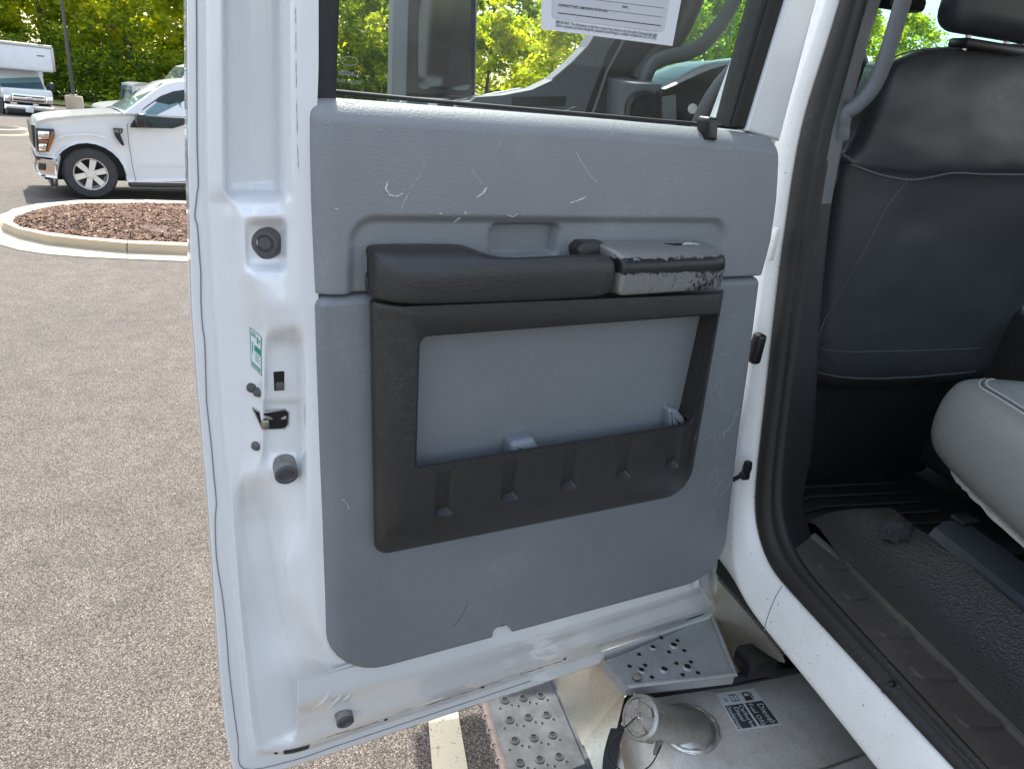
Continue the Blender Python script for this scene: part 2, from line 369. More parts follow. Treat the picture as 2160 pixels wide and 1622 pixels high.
def rpoly(corners, rad, k=6):
    """rounded polygon in 2D; rad one number or one per corner"""
    n = len(corners); rs = rad if isinstance(rad, (list, tuple)) else [rad]*n; out = []
    for i in range(n):
        p = Vector(corners[i][:2]); a = Vector(corners[i-1][:2])-p; b = Vector(corners[(i+1) % n][:2])-p
        la, lb = a.length, b.length; a.normalize(); b.normalize()
        ang = a.angle(b); r = rs[i]
        if r <= 1e-6 or ang > 3.1:
            out += [p]*1 if r <= 1e-6 else [p]
            continue
        d = min(r/math.tan(ang/2), la*0.49, lb*0.49); rr = d*math.tan(ang/2)
        c = p+(a+b).normalized()*(rr/math.sin(ang/2))
        s = p+a*d-c; e = p+b*d-c
        a0 = math.atan2(s.y, s.x); a1 = math.atan2(e.y, e.x); da = (a1-a0+math.pi) % (2*math.pi)-math.pi
        for q in range(k+1):
            t = a0+da*q/k; out.append(c+Vector((math.cos(t), math.sin(t)))*rr)
    return out
def inset(poly, d):
    n = len(poly); area = sum(poly[i-1].x*poly[i].y-poly[i].x*poly[i-1].y for i in range(n)); s = 1 if area > 0 else -1
    out = []
    for i in range(n):
        e1 = poly[i]-poly[i-1]; e2 = poly[(i+1) % n]-poly[i]
        if e1.length < 1e-9: e1 = e2
        if e2.length < 1e-9: e2 = e1
        n1 = Vector((-e1.y, e1.x)).normalized()*s; n2 = Vector((-e2.y, e2.x)).normalized()*s
        m = (n1+n2)
        m = m.normalized()/max(0.35, m.normalized().dot(n1)) if m.length > 1e-6 else n1
        out.append(poly[i]+m*d)
    return out
def slab2(poly, w0, w1, bev=0.0, steps=3, back=True):
    """2D outline -> 3D points (a,b,w) from w0 to w1 with a rounded front edge"""
    poly = [Vector(p[:2]) for p in poly]
    loops = [[Vector((p.x, p.y, w0)) for p in poly]]
    if bev > 0:
        sg = 1 if w1 > w0 else -1
        for q in range(steps+1):
            a = math.pi/2*q/steps
            pp = inset(poly, bev*(1-math.cos(a)))
            loops.append([Vector((p.x, p.y, w1-sg*bev*(1-math.sin(a)))) for p in pp])
    else:
        loops.append([Vector((p.x, p.y, w1)) for p in poly])
    return loft(loops, True, back, True)
def box(c, s):
    c = Vector(c); x, y, z = (k/2 for k in s)
    V = [c+Vector((i*x, j*y, k*z)) for i in (-1, 1) for j in (-1, 1) for k in (-1, 1)]
    return V, [(0, 1, 3, 2), (4, 6, 7, 5), (0, 4, 5, 1), (2, 3, 7, 6), (0, 2, 6, 4), (1, 5, 7, 3)]
def rbox(c, s, b=0.02, k=2):
    """box with rounded edges"""
    bm = bmesh.new(); bmesh.ops.create_cube(bm, size=1.0)
    for v in bm.verts: v.co = Vector((v.co.x*s[0], v.co.y*s[1], v.co.z*s[2]))
    bmesh.ops.bevel(bm, geom=list(bm.edges), offset=b, segments=k, affect='EDGES', profile=0.5)
    bm.verts.index_update()
    V = [v.co+Vector(c) for v in bm.verts]; Fc = [tuple(v.index for v in f.verts) for f in bm.faces]; bm.free()
    return V, Fc
def lathe(prof, c, axis, n=24, cap=True):
    """profile of (radius, along-axis) round an axis through c"""
    ax = Vector(axis).normalized(); u = ax.orthogonal().normalized(); v = ax.cross(u); c = Vector(c)
    loops = [[c+ax*h+(u*math.cos(2*math.pi*j/n)+v*math.sin(2*math.pi*j/n))*r for j in range(n)] for r, h in prof]
    return loft(loops, True, cap, cap)
def xf(vf, fn): return [fn(v) for v in vf[0]], vf[1]
def bool_cut(o, cuts):
    """carve shapes (verts, faces in the object's own axes) out of a mesh, leaving plain geometry"""
    tmp = []
    for vf in cuts:
        me = bpy.data.meshes.new('cut'); me.from_pydata([tuple(v) for v in vf[0]], [], vf[1])
        bm = bmesh.new(); bm.from_mesh(me); bmesh.ops.recalc_face_normals(bm, faces=bm.faces); bm.to_mesh(me); bm.free()
        c = bpy.data.objects.new('cut', me); COL.objects.link(c); c.parent = o.parent; tmp.append(c)
        md = o.modifiers.new('b', 'BOOLEAN'); md.object = c; md.operation = 'DIFFERENCE'; md.solver = 'EXACT'
    bpy.context.view_layer.update()
    dg = bpy.context.evaluated_depsgraph_get()
    me = bpy.data.meshes.new_from_object(o.evaluated_get(dg)); o.modifiers.clear(); o.data = me
    for c in tmp: bpy.data.objects.remove(c, do_unlink=True)
    me.polygons.foreach_set('use_smooth', [True]*len(me.polygons)); me.set_sharp_from_angle(angle=math.radians(35))
def text_mesh(s, size, bold=0.0):
    """text -> (verts 2D, faces), left-bottom at the origin"""
    cu = bpy.data.curves.new('t', 'FONT'); cu.body = s; cu.size = size; cu.resolution_u = 2; cu.offset = bold
    o = bpy.data.objects.new('t', cu); COL.objects.link(o); bpy.context.view_layer.update()
    me = bpy.data.meshes.new_from_object(o.evaluated_get(bpy.context.evaluated_depsgraph_get()))
    V = [Vector((v.co.x, v.co.y, 0)) for v in me.vertices]; Fc = [tuple(p.vertices) for p in me.polygons]
    bpy.data.objects.remove(o, do_unlink=True); bpy.data.curves.remove(cu); bpy.data.meshes.remove(me)
    return V, Fc
from mathutils.bvhtree import BVHTree
def bvh_of(objs):
    bpy.context.view_layer.update(); dg = bpy.context.evaluated_depsgraph_get(); V = []; Fc = []
    for o in objs:
        me = o.evaluated_get(dg).to_mesh(); k = len(V)
        V += [v.co+BASE for v in me.vertices]; Fc += [tuple(i+k for i in p.vertices) for p in me.polygons]
    return BVHTree.FromPolygons(V, Fc)
def snap(bvh, p, d, lift=0.0006, back=0.3):
    d = Vector(d).normalized(); h = bvh.ray_cast(Vector(p)-d*back, d, back*2.5)
    return (h[0]-d*lift) if h[0] is not None else Vector(p)-d*lift

# ------------------------------------------------------------------ ground, lines, kerbs, lawn
V, Fc = [], []
def sheet(name, pts, z, mat, label, kind='structure', cat='ground', nx=1):
    o = mk(name, [(p[0], p[1], z) for p in pts], [tuple(range(len(pts)))], mat, smooth=False)
    return tag(o, label, cat, kind=kind)
sheet('ground', [(-260, -120), (260, -120), (260, 320), (-260, 320)], 0.0, 'asphalt', 'weathered grey-brown asphalt of the car park')
# painted bay line under the open door
sheet('bay_line', [(0.479,1.9216,0)[:2], (0.5723,1.9001,0)[:2], (0.5176,1.4002,0)[:2], (0.4079,1.4281,0)[:2]], 0.004, 'line', 'cracked cream painted bay line on the asphalt beneath the open door', cat='road marking')
sheet('bay_line', [(-3.2, 14.35), (1.5, 15.7), (1.47, 15.8), (-3.23, 14.45)], 0.004, 'line', 'pale bay line on the asphalt beneath the parked pickup', cat='road marking')

# ================================================================== the work truck
truck = empty('work_truck', (1.6, 1.0*math.cos(TILT)+1.9456*math.sin(TILT), 0.0), (TILT, 0, 0))
tag(truck, 'white crew-cab work truck with its rear and front side doors standing open', 'truck')
def part(name, vf, mat, parent=truck, **kw):
    return mk(name, vf[0], vf[1], mat, parent, off=BASE, **kw)
def dpart(name, vf, mat, parent, **kw):
    return part(name, ([D(v) for v in vf[0]], vf[1]), mat, parent, **kw)

# ---- rear door: pressed steel shell (shut face, flange, lower edge)
CAGE_ROWS = [[(1.0460,0.2774,-0.1240),(1.0464,0.2752,-0.1150),(1.0369,0.2771,-0.1135),(1.0299,0.2783,-0.1120),(1.0270,0.2756,-0.0970),(1.0121,0.2765,-0.0860),(1.0031,0.2868,-0.1220),(0.9775,0.2940,-0.1280),(0.9470,0.2992,-0.1200),(0.9529,0.2820,-0.0500),(0.9475,0.2764,-0.0200),(0.9177,0.2823,-0.0160)],
[(1.0524,0.1796,-0.1240),(1.0527,0.1783,-0.1150),(1.0427,0.1799,-0.1135),(1.0354,0.1811,-0.1120),(1.0323,0.1795,-0.0970),(1.0167,0.1808,-0.0860),(1.0076,0.1877,-0.1220),(0.9810,0.1936,-0.1280),(0.9490,0.1984,-0.1200),(0.9545,0.1873,-0.0500),(0.9485,0.1841,-0.0200),(0.9184,0.1891,-0.0160)],
[(1.0571,0.1096,-0.1240),(1.0573,0.1088,-0.1150),(1.0471,0.1103,-0.1135),(1.0396,0.1113,-0.1120),(1.0363,0.1106,-0.0970),(1.0201,0.1122,-0.0860),(1.0110,0.1166,-0.1220),(0.9837,0.1215,-0.1280),(0.9507,0.1259,-0.1200),(0.9558,0.1192,-0.0500),(0.9494,0.1176,-0.0200),(0.9189,0.1221,-0.0160)],
[(1.0613,0.0461,-0.1240),(1.0615,0.0458,-0.1150),(1.0510,0.0471,-0.1135),(1.0433,0.0481,-0.1120),(1.0398,0.0481,-0.0970),(1.0231,0.0499,-0.0860),(1.0141,0.0522,-0.1220),(0.9860,0.0560,-0.1280),(0.9522,0.0601,-0.1200),(0.9569,0.0573,-0.0500),(0.9502,0.0573,-0.0200),(0.9194,0.0611,-0.0160)],
[(1.0670,-0.0380,-0.1240),(1.0671,-0.0377,-0.1150),(1.0563,-0.0366,-0.1135),(1.0483,-0.0358,-0.1120),(1.0446,-0.0349,-0.0970),(1.0273,-0.0328,-0.0860),(1.0182,-0.0335,-0.1220),(0.9893,-0.0311,-0.1280),(0.9542,-0.0275,-0.1200),(0.9586,-0.0250,-0.0500),(0.9514,-0.0231,-0.0200),(0.9200,-0.0200,-0.0160)],
[(1.0731,-0.1281,-0.1240),(1.0732,-0.1271,-0.1150),(1.0620,-0.1263,-0.1135),(1.0537,-0.1257,-0.1120),(1.0498,-0.1237,-0.0970),(1.0318,-0.1215,-0.0860),(1.0227,-0.1253,-0.1220),(0.9928,-0.1244,-0.1280),(0.9564,-0.1216,-0.1200),(0.9604,-0.1134,-0.0500),(0.9526,-0.1094,-0.0200),(0.9245,-0.1075,-0.0160)],
[(1.0765,-0.1821,-0.1240),(1.0765,-0.1806,-0.1150),(1.0651,-0.1800,-0.1135),(1.0567,-0.1795,-0.1120),(1.0526,-0.1769,-0.0970),(1.0342,-0.1746,-0.0860),(1.0251,-0.1803,-0.1220),(0.9947,-0.1804,-0.1280),(0.9575,-0.1780,-0.1200),(0.9611,-0.1665,-0.0500),(0.9531,-0.1613,-0.0200),(0.9250,-0.1599,-0.0160)],
[(1.0768,-0.1951,-0.1240),(1.0769,-0.1935,-0.1150),(1.0666,-0.1930,-0.1135),(1.0576,-0.1925,-0.1120),(1.0527,-0.1899,-0.0980),(1.0347,-0.1877,-0.0880),(1.0248,-0.1932,-0.1200),(0.9932,-0.1932,-0.1240),(0.9586,-0.1903,-0.1120),(0.9610,-0.1786,-0.0460),(0.9511,-0.1736,-0.0190),(0.9238,-0.1725,-0.0160)],
[(1.0773,-0.2102,-0.1240),(1.0774,-0.2085,-0.1150),(1.0689,-0.2080,-0.1135),(1.0592,-0.2076,-0.1120),(1.0528,-0.2054,-0.1010),(1.0262,-0.2037,-0.0940),(1.0189,-0.2013,-0.0820),(0.9963,-0.1975,-0.0640),(0.9679,-0.1947,-0.0520),(0.9620,-0.1916,-0.0360),(0.9501,-0.1882,-0.0190),(0.9239,-0.1872,-0.0160)],
[(1.0788,-0.2301,-0.1240),(1.0788,-0.2283,-0.1150),(1.0715,-0.2279,-0.1135),(1.0593,-0.2275,-0.1120),(1.0528,-0.2252,-0.1010),(1.0252,-0.2227,-0.0900),(1.0157,-0.2177,-0.0660),(1.0024,-0.2142,-0.0500),(0.9685,-0.2130,-0.0450),(0.9618,-0.2104,-0.0330),(0.9492,-0.2074,-0.0190),(0.9234,-0.2067,-0.0160)],
[(1.0793,-0.2450,-0.1240),(1.0793,-0.2430,-0.1150),(1.0707,-0.2427,-0.1135),(1.0584,-0.2423,-0.1120),(1.0525,-0.2399,-0.1010),(1.0236,-0.2373,-0.0890),(1.0144,-0.2313,-0.0620),(1.0058,-0.2331,-0.0700),(0.9644,-0.2331,-0.0700),(0.9606,-0.2251,-0.0340),(0.9482,-0.2218,-0.0190),(0.9236,-0.2211,-0.0160)],
[(1.0818,-0.2968,-0.1240),(1.0818,-0.2944,-0.1150),(1.0705,-0.2943,-0.1135),(1.0586,-0.2942,-0.1120),(1.0532,-0.2914,-0.1010),(1.0243,-0.2888,-0.0890),(1.0155,-0.2819,-0.0620),(1.0067,-0.2842,-0.0700),(0.9659,-0.2851,-0.0700),(0.9619,-0.2757,-0.0340),(0.9465,-0.2720,-0.0190),(0.9233,-0.2718,-0.0160)],
[(1.0830,-0.3131,-0.1240),(1.0829,-0.3106,-0.1150),(1.0710,-0.3105,-0.1135),(1.0590,-0.3105,-0.1120),(1.0535,-0.3076,-0.1010),(1.0246,-0.3048,-0.0880),(1.0165,-0.2972,-0.0600),(1.0082,-0.2935,-0.0460),(0.9700,-0.2936,-0.0420),(0.9602,-0.2908,-0.0310),(0.9461,-0.2878,-0.0190),(0.9228,-0.2877,-0.0160)],
[(1.0850,-0.3580,-0.1240),(1.0849,-0.3552,-0.1150),(1.0721,-0.3553,-0.1135),(1.0592,-0.3555,-0.1120),(1.0537,-0.3523,-0.1010),(1.0255,-0.3495,-0.0880),(1.0099,-0.3433,-0.0660),(0.9954,-0.3357,-0.0400),(0.9694,-0.3338,-0.0300),(0.9584,-0.3328,-0.0250),(0.9449,-0.3316,-0.0190),(0.9225,-0.3317,-0.0160)],
[(1.0857,-0.3954,-0.1240),(1.0856,-0.3922,-0.1150),(1.0727,-0.3926,-0.1135),(1.0583,-0.3930,-0.1120),(1.0526,-0.3895,-0.1010),(1.0247,-0.3868,-0.0880),(1.0026,-0.3827,-0.0720),(0.9911,-0.3743,-0.0460),(0.9679,-0.3723,-0.0360),(0.9555,-0.3710,-0.0300),(0.9439,-0.3683,-0.0200),(0.9214,-0.3684,-0.0160)],
[(1.0856,-0.4222,-0.1240),(1.0855,-0.4188,-0.1150),(1.0731,-0.4192,-0.1135),(1.0586,-0.4198,-0.1120),(1.0529,-0.4162,-0.1010),(1.0233,-0.4136,-0.0880),(1.0000,-0.4102,-0.0740),(0.9939,-0.4039,-0.0560),(0.9851,-0.4091,-0.0680),(0.9433,-0.4117,-0.0660),(0.9418,-0.3953,-0.0220),(0.9208,-0.3947,-0.0160)],
[(1.0866,-0.5140,-0.1240),(1.0865,-0.5099,-0.1150),(1.0744,-0.5107,-0.1135),(1.0594,-0.5118,-0.1120),(1.0527,-0.5076,-0.1010),(1.0236,-0.5052,-0.0880),(1.0029,-0.5013,-0.0740),(0.9982,-0.4946,-0.0580),(0.9893,-0.5011,-0.0700),(0.9439,-0.5057,-0.0680),(0.9418,-0.4850,-0.0220),(0.9171,-0.4852,-0.0160)],
[(1.0861,-0.5265,-0.1240),(1.0860,-0.5224,-0.1150),(1.0745,-0.5231,-0.1135),(1.0594,-0.5243,-0.1120),(1.0528,-0.5200,-0.1010),(1.0234,-0.5176,-0.0880),(1.0034,-0.5136,-0.0740),(0.9989,-0.5105,-0.0660),(0.9899,-0.5172,-0.0780),(0.9426,-0.5222,-0.0760),(0.9419,-0.4971,-0.0220),(0.9164,-0.4975,-0.0160)],
[(1.0860,-0.6080,-0.1240),(1.0859,-0.6032,-0.1150),(1.0733,-0.6044,-0.1135),(1.0585,-0.6061,-0.1120),(1.0524,-0.6011,-0.1010),(1.0249,-0.5991,-0.0890),(1.0063,-0.5952,-0.0760),(1.0019,-0.5905,-0.0660),(0.9928,-0.5985,-0.0780),(0.9441,-0.6053,-0.0760),(0.9416,-0.5766,-0.0220),(0.9131,-0.5781,-0.0160)],
[(1.0854,-0.6529,-0.1240),(1.0853,-0.6478,-0.1150),(1.0732,-0.6491,-0.1135),(1.0567,-0.6513,-0.1120),(1.0504,-0.6466,-0.1020),(1.0359,-0.6447,-0.0940),(1.0276,-0.6404,-0.0840),(1.0132,-0.6350,-0.0700),(0.9886,-0.6348,-0.0620),(0.9484,-0.6382,-0.0550),(0.9407,-0.6205,-0.0220),(0.9109,-0.6225,-0.0160)],
[(1.0854,-0.7086,-0.1240),(1.0852,-0.7030,-0.1150),(1.0737,-0.7044,-0.1135),(1.0554,-0.7073,-0.1120),(1.0491,-0.7011,-0.1000),(1.0413,-0.7052,-0.1040),(1.0307,-0.7162,-0.1180),(1.0027,-0.7157,-0.1080),(0.9783,-0.6945,-0.0660),(0.9504,-0.6903,-0.0500),(0.9407,-0.6748,-0.0220),(0.9095,-0.6775,-0.0160)],
[(1.0856,-0.7468,-0.1240),(1.0854,-0.7409,-0.1150),(1.0782,-0.7415,-0.1135),(1.0560,-0.7455,-0.1120),(1.0496,-0.7391,-0.1000),(1.0405,-0.7464,-0.1080),(1.0295,-0.7594,-0.1240),(0.9949,-0.7632,-0.1180),(0.9716,-0.7342,-0.0660),(0.9503,-0.7258,-0.0460),(0.9397,-0.7124,-0.0220),(0.9088,-0.7153,-0.0160)],
[(1.0861,-0.8262,-0.1240),(1.0859,-0.8197,-0.1150),(1.0792,-0.8203,-0.1135),(1.0541,-0.8258,-0.1120),(1.0483,-0.8185,-0.1000),(1.0401,-0.8294,-0.1120),(1.0250,-0.8392,-0.1200),(0.9883,-0.8458,-0.1160),(0.9823,-0.8153,-0.0720),(0.9743,-0.7970,-0.0440),(0.9370,-0.7921,-0.0240),(0.9074,-0.7940,-0.0160)],
[(1.0874,-0.9095,-0.1240),(1.0871,-0.9024,-0.1150),(1.0756,-0.9046,-0.1135),(1.0537,-0.9099,-0.1120),(1.0477,-0.9021,-0.1000),(1.0377,-0.9147,-0.1120),(1.0106,-0.9292,-0.1200),(0.9830,-0.9326,-0.1140),(0.9761,-0.9026,-0.0740),(0.9663,-0.8830,-0.0460),(0.9347,-0.8748,-0.0240),(0.9033,-0.8778,-0.0160)],
[(1.0880,-0.9863,-0.1240),(1.0878,-0.9785,-0.1150),(1.0736,-0.9820,-0.1135),(1.0527,-0.9876,-0.1120),(1.0466,-0.9792,-0.1000),(1.0347,-0.9936,-0.1120),(0.9986,-1.0108,-0.1180),(0.9701,-1.0151,-0.1120),(0.9567,-0.9917,-0.0800),(0.9436,-0.9700,-0.0500),(0.9254,-0.9534,-0.0240),(0.8930,-0.9573,-0.0160)],
[(1.0891,-1.1024,-0.1240),(1.0889,-1.0938,-0.1150),(1.0732,-1.0960,-0.1135),(1.0514,-1.0980,-0.1120),(1.0439,-1.0889,-0.1020),(1.0299,-1.0946,-0.1050),(0.9918,-1.1032,-0.1040),(0.9622,-1.0997,-0.0990),(0.9393,-1.0837,-0.0860),(0.9218,-1.0496,-0.0580),(0.9084,-1.0091,-0.0240),(0.8717,-0.9894,-0.0160)],
[(1.0865,-1.2680,-0.1240),(1.0861,-1.2569,-0.1150),(1.0678,-1.2583,-0.1135),(1.0482,-1.2563,-0.1120),(1.0401,-1.2410,-0.1020),(1.0234,-1.2412,-0.1050),(0.9808,-1.2245,-0.1040),(0.9456,-1.1985,-0.1000),(0.9157,-1.1571,-0.0880),(0.8979,-1.1064,-0.0600),(0.8870,-1.0519,-0.0240),(0.8534,-1.0166,-0.0160)],
[(1.0763,-1.3998,-0.1240),(1.0759,-1.3861,-0.1150),(1.0587,-1.3508,-0.1135),(1.0401,-1.3194,-0.1120),(1.0316,-1.2983,-0.1020),(1.0141,-1.2882,-0.1050),(0.9576,-1.2775,-0.1040),(0.9201,-1.2523,-0.0980),(0.8858,-1.2061,-0.0860),(0.8678,-1.1457,-0.0600),(0.8594,-1.0840,-0.0240),(0.8309,-1.0412,-0.0160)],
[(0.9582,-1.4071,-0.1240),(0.9598,-1.3928,-0.1150),(0.9602,-1.3735,-0.1135),(0.9605,-1.3559,-0.1120),(0.9627,-1.3312,-0.1000),(0.9642,-1.3103,-0.0920),(0.9650,-1.2890,-0.0880),(0.9658,-1.2679,-0.0840),(0.9670,-1.2448,-0.0780),(0.9704,-1.1890,-0.0600),(0.9769,-1.1227,-0.0240),(0.9787,-1.0532,-0.0160)],
[(0.8764,-1.4073,-0.1240),(0.8787,-1.3929,-0.1150),(0.8796,-1.3733,-0.1135),(0.8804,-1.3553,-0.1120),(0.8842,-1.3279,-0.0980),(0.8885,-1.2970,-0.0820),(0.8909,-1.2707,-0.0740),(0.8924,-1.2495,-0.0700),(0.8938,-1.2285,-0.0660),(0.8987,-1.1770,-0.0500),(0.9058,-1.1231,-0.0240),(0.9094,-1.0544,-0.0160)],
[(0.7905,-1.4076,-0.1240),(0.7936,-1.3931,-0.1150),(0.7950,-1.3730,-0.1135),(0.7963,-1.3546,-0.1120),(0.8021,-1.3246,-0.0960),(0.8111,-1.2813,-0.0700),(0.8159,-1.2500,-0.0580),(0.8186,-1.2263,-0.0520),(0.8207,-1.2052,-0.0480),(0.8262,-1.1603,-0.0360),(0.8318,-1.1213,-0.0220),(0.8367,-1.0556,-0.0160)],
[(0.6769,-1.4079,-0.1240),(0.6810,-1.3934,-0.1150),(0.6832,-1.3727,-0.1135),(0.6852,-1.3537,-0.1120),(0.6937,-1.3209,-0.0940),(0.7083,-1.2701,-0.0620),(0.7148,-1.2384,-0.0500),(0.7187,-1.2143,-0.0440),(0.7226,-1.1906,-0.0380),(0.7299,-1.1480,-0.0260),(0.7342,-1.1196,-0.0200),(0.7404,-1.0572,-0.0160)],
[(0.5306,-1.4084,-0.1240),(0.5361,-1.3937,-0.1150),(0.5392,-1.3722,-0.1135),(0.5421,-1.3526,-0.1120),(0.5535,-1.3194,-0.0940),(0.5728,-1.2682,-0.0620),(0.5815,-1.2358,-0.0500),(0.5869,-1.2111,-0.0440),(0.5923,-1.1868,-0.0380),(0.6019,-1.1468,-0.0260),(0.6075,-1.1203,-0.0200),(0.6163,-1.0594,-0.0160)],
[(0.3721,-1.4089,-0.1240),(0.3790,-1.3940,-0.1150),(0.3833,-1.3717,-0.1135),(0.3873,-1.3514,-0.1120),(0.4017,-1.3178,-0.0940),(0.4260,-1.2661,-0.0620),(0.4373,-1.2330,-0.0500),(0.4444,-1.2077,-0.0440),(0.4514,-1.1827,-0.0380),(0.4633,-1.1455,-0.0260),(0.4703,-1.1211,-0.0200),(0.4817,-1.0617,-0.0160)],
[(0.1997,-1.4094,-0.1240),(0.2082,-1.3944,-0.1150),(0.2138,-1.3712,-0.1135),(0.2190,-1.3501,-0.1120),(0.2368,-1.3160,-0.0940),(0.2667,-1.2638,-0.0620),(0.2809,-1.2300,-0.0500),(0.2898,-1.2039,-0.0440),(0.2987,-1.1782,-0.0380),(0.3128,-1.1441,-0.0260),(0.3210,-1.1219,-0.0200),(0.3352,-1.0642,-0.0160)],
[(0.0442,-1.4098,-0.1240),(0.0541,-1.3947,-0.1150),(0.0610,-1.3708,-0.1135),(0.0674,-1.3489,-0.1120),(0.0882,-1.3144,-0.0940),(0.1232,-1.2618,-0.0620),(0.1399,-1.2273,-0.0500),(0.1506,-1.2005,-0.0440),(0.1612,-1.1742,-0.0380),(0.1772,-1.1428,-0.0260),(0.1862,-1.1226,-0.0200),(0.2027,-1.0664,-0.0160)],
[(-0.0890,-1.4102,-0.1240),(-0.0778,-1.3950,-0.1150),(-0.0698,-1.3704,-0.1135),(-0.0624,-1.3479,-0.1120),(-0.0388,-1.3130,-0.0940),(0.0005,-1.2601,-0.0620),(0.0195,-1.2250,-0.0500),(0.0317,-1.1976,-0.0440),(0.0438,-1.1708,-0.0380),(0.0611,-1.1417,-0.0260),(0.0709,-1.1233,-0.0200),(0.0893,-1.0684,-0.0160)],
[(-0.1944,-1.4106,-0.1240),(-0.1822,-1.3952,-0.1150),(-0.1733,-1.3700,-0.1135),(-0.1650,-1.3471,-0.1120),(-0.1394,-1.3120,-0.0940),(-0.1014,-1.2635,-0.0660),(-0.0829,-1.2303,-0.0560),(-0.0694,-1.2023,-0.0500),(-0.0560,-1.1749,-0.0440),(-0.0354,-1.1454,-0.0300),(-0.0205,-1.1238,-0.0200),(-0.0007,-1.0699,-0.0160)],
[(-0.2883,-1.4115,-0.1240),(-0.2733,-1.3955,-0.1150),(-0.2515,-1.3695,-0.1135),(-0.2301,-1.3441,-0.1120),(-0.2014,-1.3133,-0.0980),(-0.1638,-1.2752,-0.0800),(-0.1358,-1.2438,-0.0700),(-0.1130,-1.2176,-0.0620),(-0.0905,-1.1920,-0.0540),(-0.0578,-1.1528,-0.0400),(-0.0144,-1.1084,-0.0220),(0.0198,-1.0680,-0.0160)],
[(-0.2248,-1.2752,-0.1240),(-0.2117,-1.2643,-0.1150),(-0.2002,-1.2598,-0.1135),(-0.1888,-1.2553,-0.1120),(-0.1641,-1.2371,-0.0980),(-0.1348,-1.2144,-0.0800),(-0.1118,-1.1998,-0.0700),(-0.0915,-1.1876,-0.0620),(-0.0714,-1.1754,-0.0540),(-0.0445,-1.1566,-0.0400),(-0.0099,-1.1323,-0.0220),(0.0136,-1.1208,-0.0160)],
[(-0.1920,-1.1915,-0.1240),(-0.1792,-1.1813,-0.1150),(-0.1681,-1.1772,-0.1135),(-0.1570,-1.1731,-0.1120),(-0.1330,-1.1561,-0.0980),(-0.1044,-1.1350,-0.0800),(-0.0821,-1.1215,-0.0700),(-0.0623,-1.1102,-0.0620),(-0.0428,-1.0990,-0.0540),(-0.0166,-1.0814,-0.0400),(0.0170,-1.0589,-0.0220),(0.0399,-1.0483,-0.0160)],
[(-0.1677,-1.0592,-0.1240),(-0.1552,-1.0501,-0.1150),(-0.1445,-1.0466,-0.1135),(-0.1338,-1.0431,-0.1120),(-0.1103,-1.0282,-0.0980),(-0.0825,-1.0095,-0.0800),(-0.0607,-0.9976,-0.0700),(-0.0415,-0.9877,-0.0620),(-0.0225,-0.9779,-0.0540),(0.0030,-0.9624,-0.0400),(0.0358,-0.9426,-0.0220),(0.0580,-0.9334,-0.0160)],
[(-0.1260,-0.7782,-0.1240),(-0.1139,-0.7717,-0.1150),(-0.1039,-0.7693,-0.1135),(-0.0940,-0.7670,-0.1120),(-0.0716,-0.7562,-0.0980),(-0.0449,-0.7427,-0.0800),(-0.0243,-0.7343,-0.0700),(-0.0062,-0.7273,-0.0620),(0.0118,-0.7203,-0.0540),(0.0361,-0.7092,-0.0400),(0.0674,-0.6950,-0.0220),(0.0881,-0.6886,-0.0160)],
[(-0.0649,-0.3720,-0.1240),(-0.0536,-0.3690,-0.1150),(-0.0447,-0.3682,-0.1135),(-0.0358,-0.3674,-0.1120),(-0.0150,-0.3625,-0.0980),(0.0100,-0.3563,-0.0800),(0.0290,-0.3526,-0.0700),(0.0456,-0.3497,-0.0620),(0.0621,-0.3467,-0.0540),(0.0847,-0.3417,-0.0400),(0.1137,-0.3353,-0.0220),(0.1325,-0.3329,-0.0160)],
[(-0.0263,-0.0988,-0.1240),(-0.0154,-0.0980,-0.1150),(-0.0072,-0.0982,-0.1135),(0.0009,-0.0984,-0.1120),(0.0208,-0.0973,-0.0980),(0.0447,-0.0959,-0.0800),(0.0626,-0.0954,-0.0700),(0.0783,-0.0950,-0.0620),(0.0939,-0.0945,-0.0540),(0.1153,-0.0936,-0.0400),(0.1429,-0.0923,-0.0220),(0.1605,-0.0923,-0.0160)],
[(-0.0321,-0.0568,-0.1240),(-0.0212,-0.0564,-0.1150),(-0.0130,-0.0567,-0.1135),(-0.0049,-0.0570,-0.1120),(0.0150,-0.0565,-0.0980),(0.0390,-0.0559,-0.0800),(0.0569,-0.0557,-0.0700),(0.0725,-0.0557,-0.0620),(0.0881,-0.0557,-0.0540),(0.1096,-0.0554,-0.0400),(0.1372,-0.0549,-0.0220),(0.1547,-0.0552,-0.0160)]]
def refine(rows, n):
    rows = [[Vector(p) for p in r] for r in rows]
    rows = [[r[i].lerp(r[i+1], k/n) for i in range(len(r)-1) for k in range(n)]+[r[-1]] for r in rows]
    out = []
    for i in range(len(rows)-1):
        for k in range(n): out.append([a.lerp(b, k/n) for a, b in zip(rows[i], rows[i+1])])
    return out+[rows[-1]]
door = dpart('rear_door', loft(refine(CAGE_ROWS, 3), closed=False), 'white', truck, sub=2)
door['label'] = 'open white rear door seen from its inner side'
outer = [r[0] for r in CAGE_ROWS]
skin_poly = [Vector(p[:2]) for p in outer if p[1] < -0.075]
dpart('outer_skin', slab2(skin_poly, -0.170, -0.140, 0.0), 'white', door, angle=30)
fr_o = [Vector(r[0][:2]) for r in CAGE_ROWS[:7]]; fr_i = [Vector(r[11][:2]) for r in CAGE_ROWS][:len(fr_o)]
dpart('outer_frame_skin', slab2(fr_o+fr_i[::-1], -0.170, -0.140, 0.0), 'white', door, angle=30)
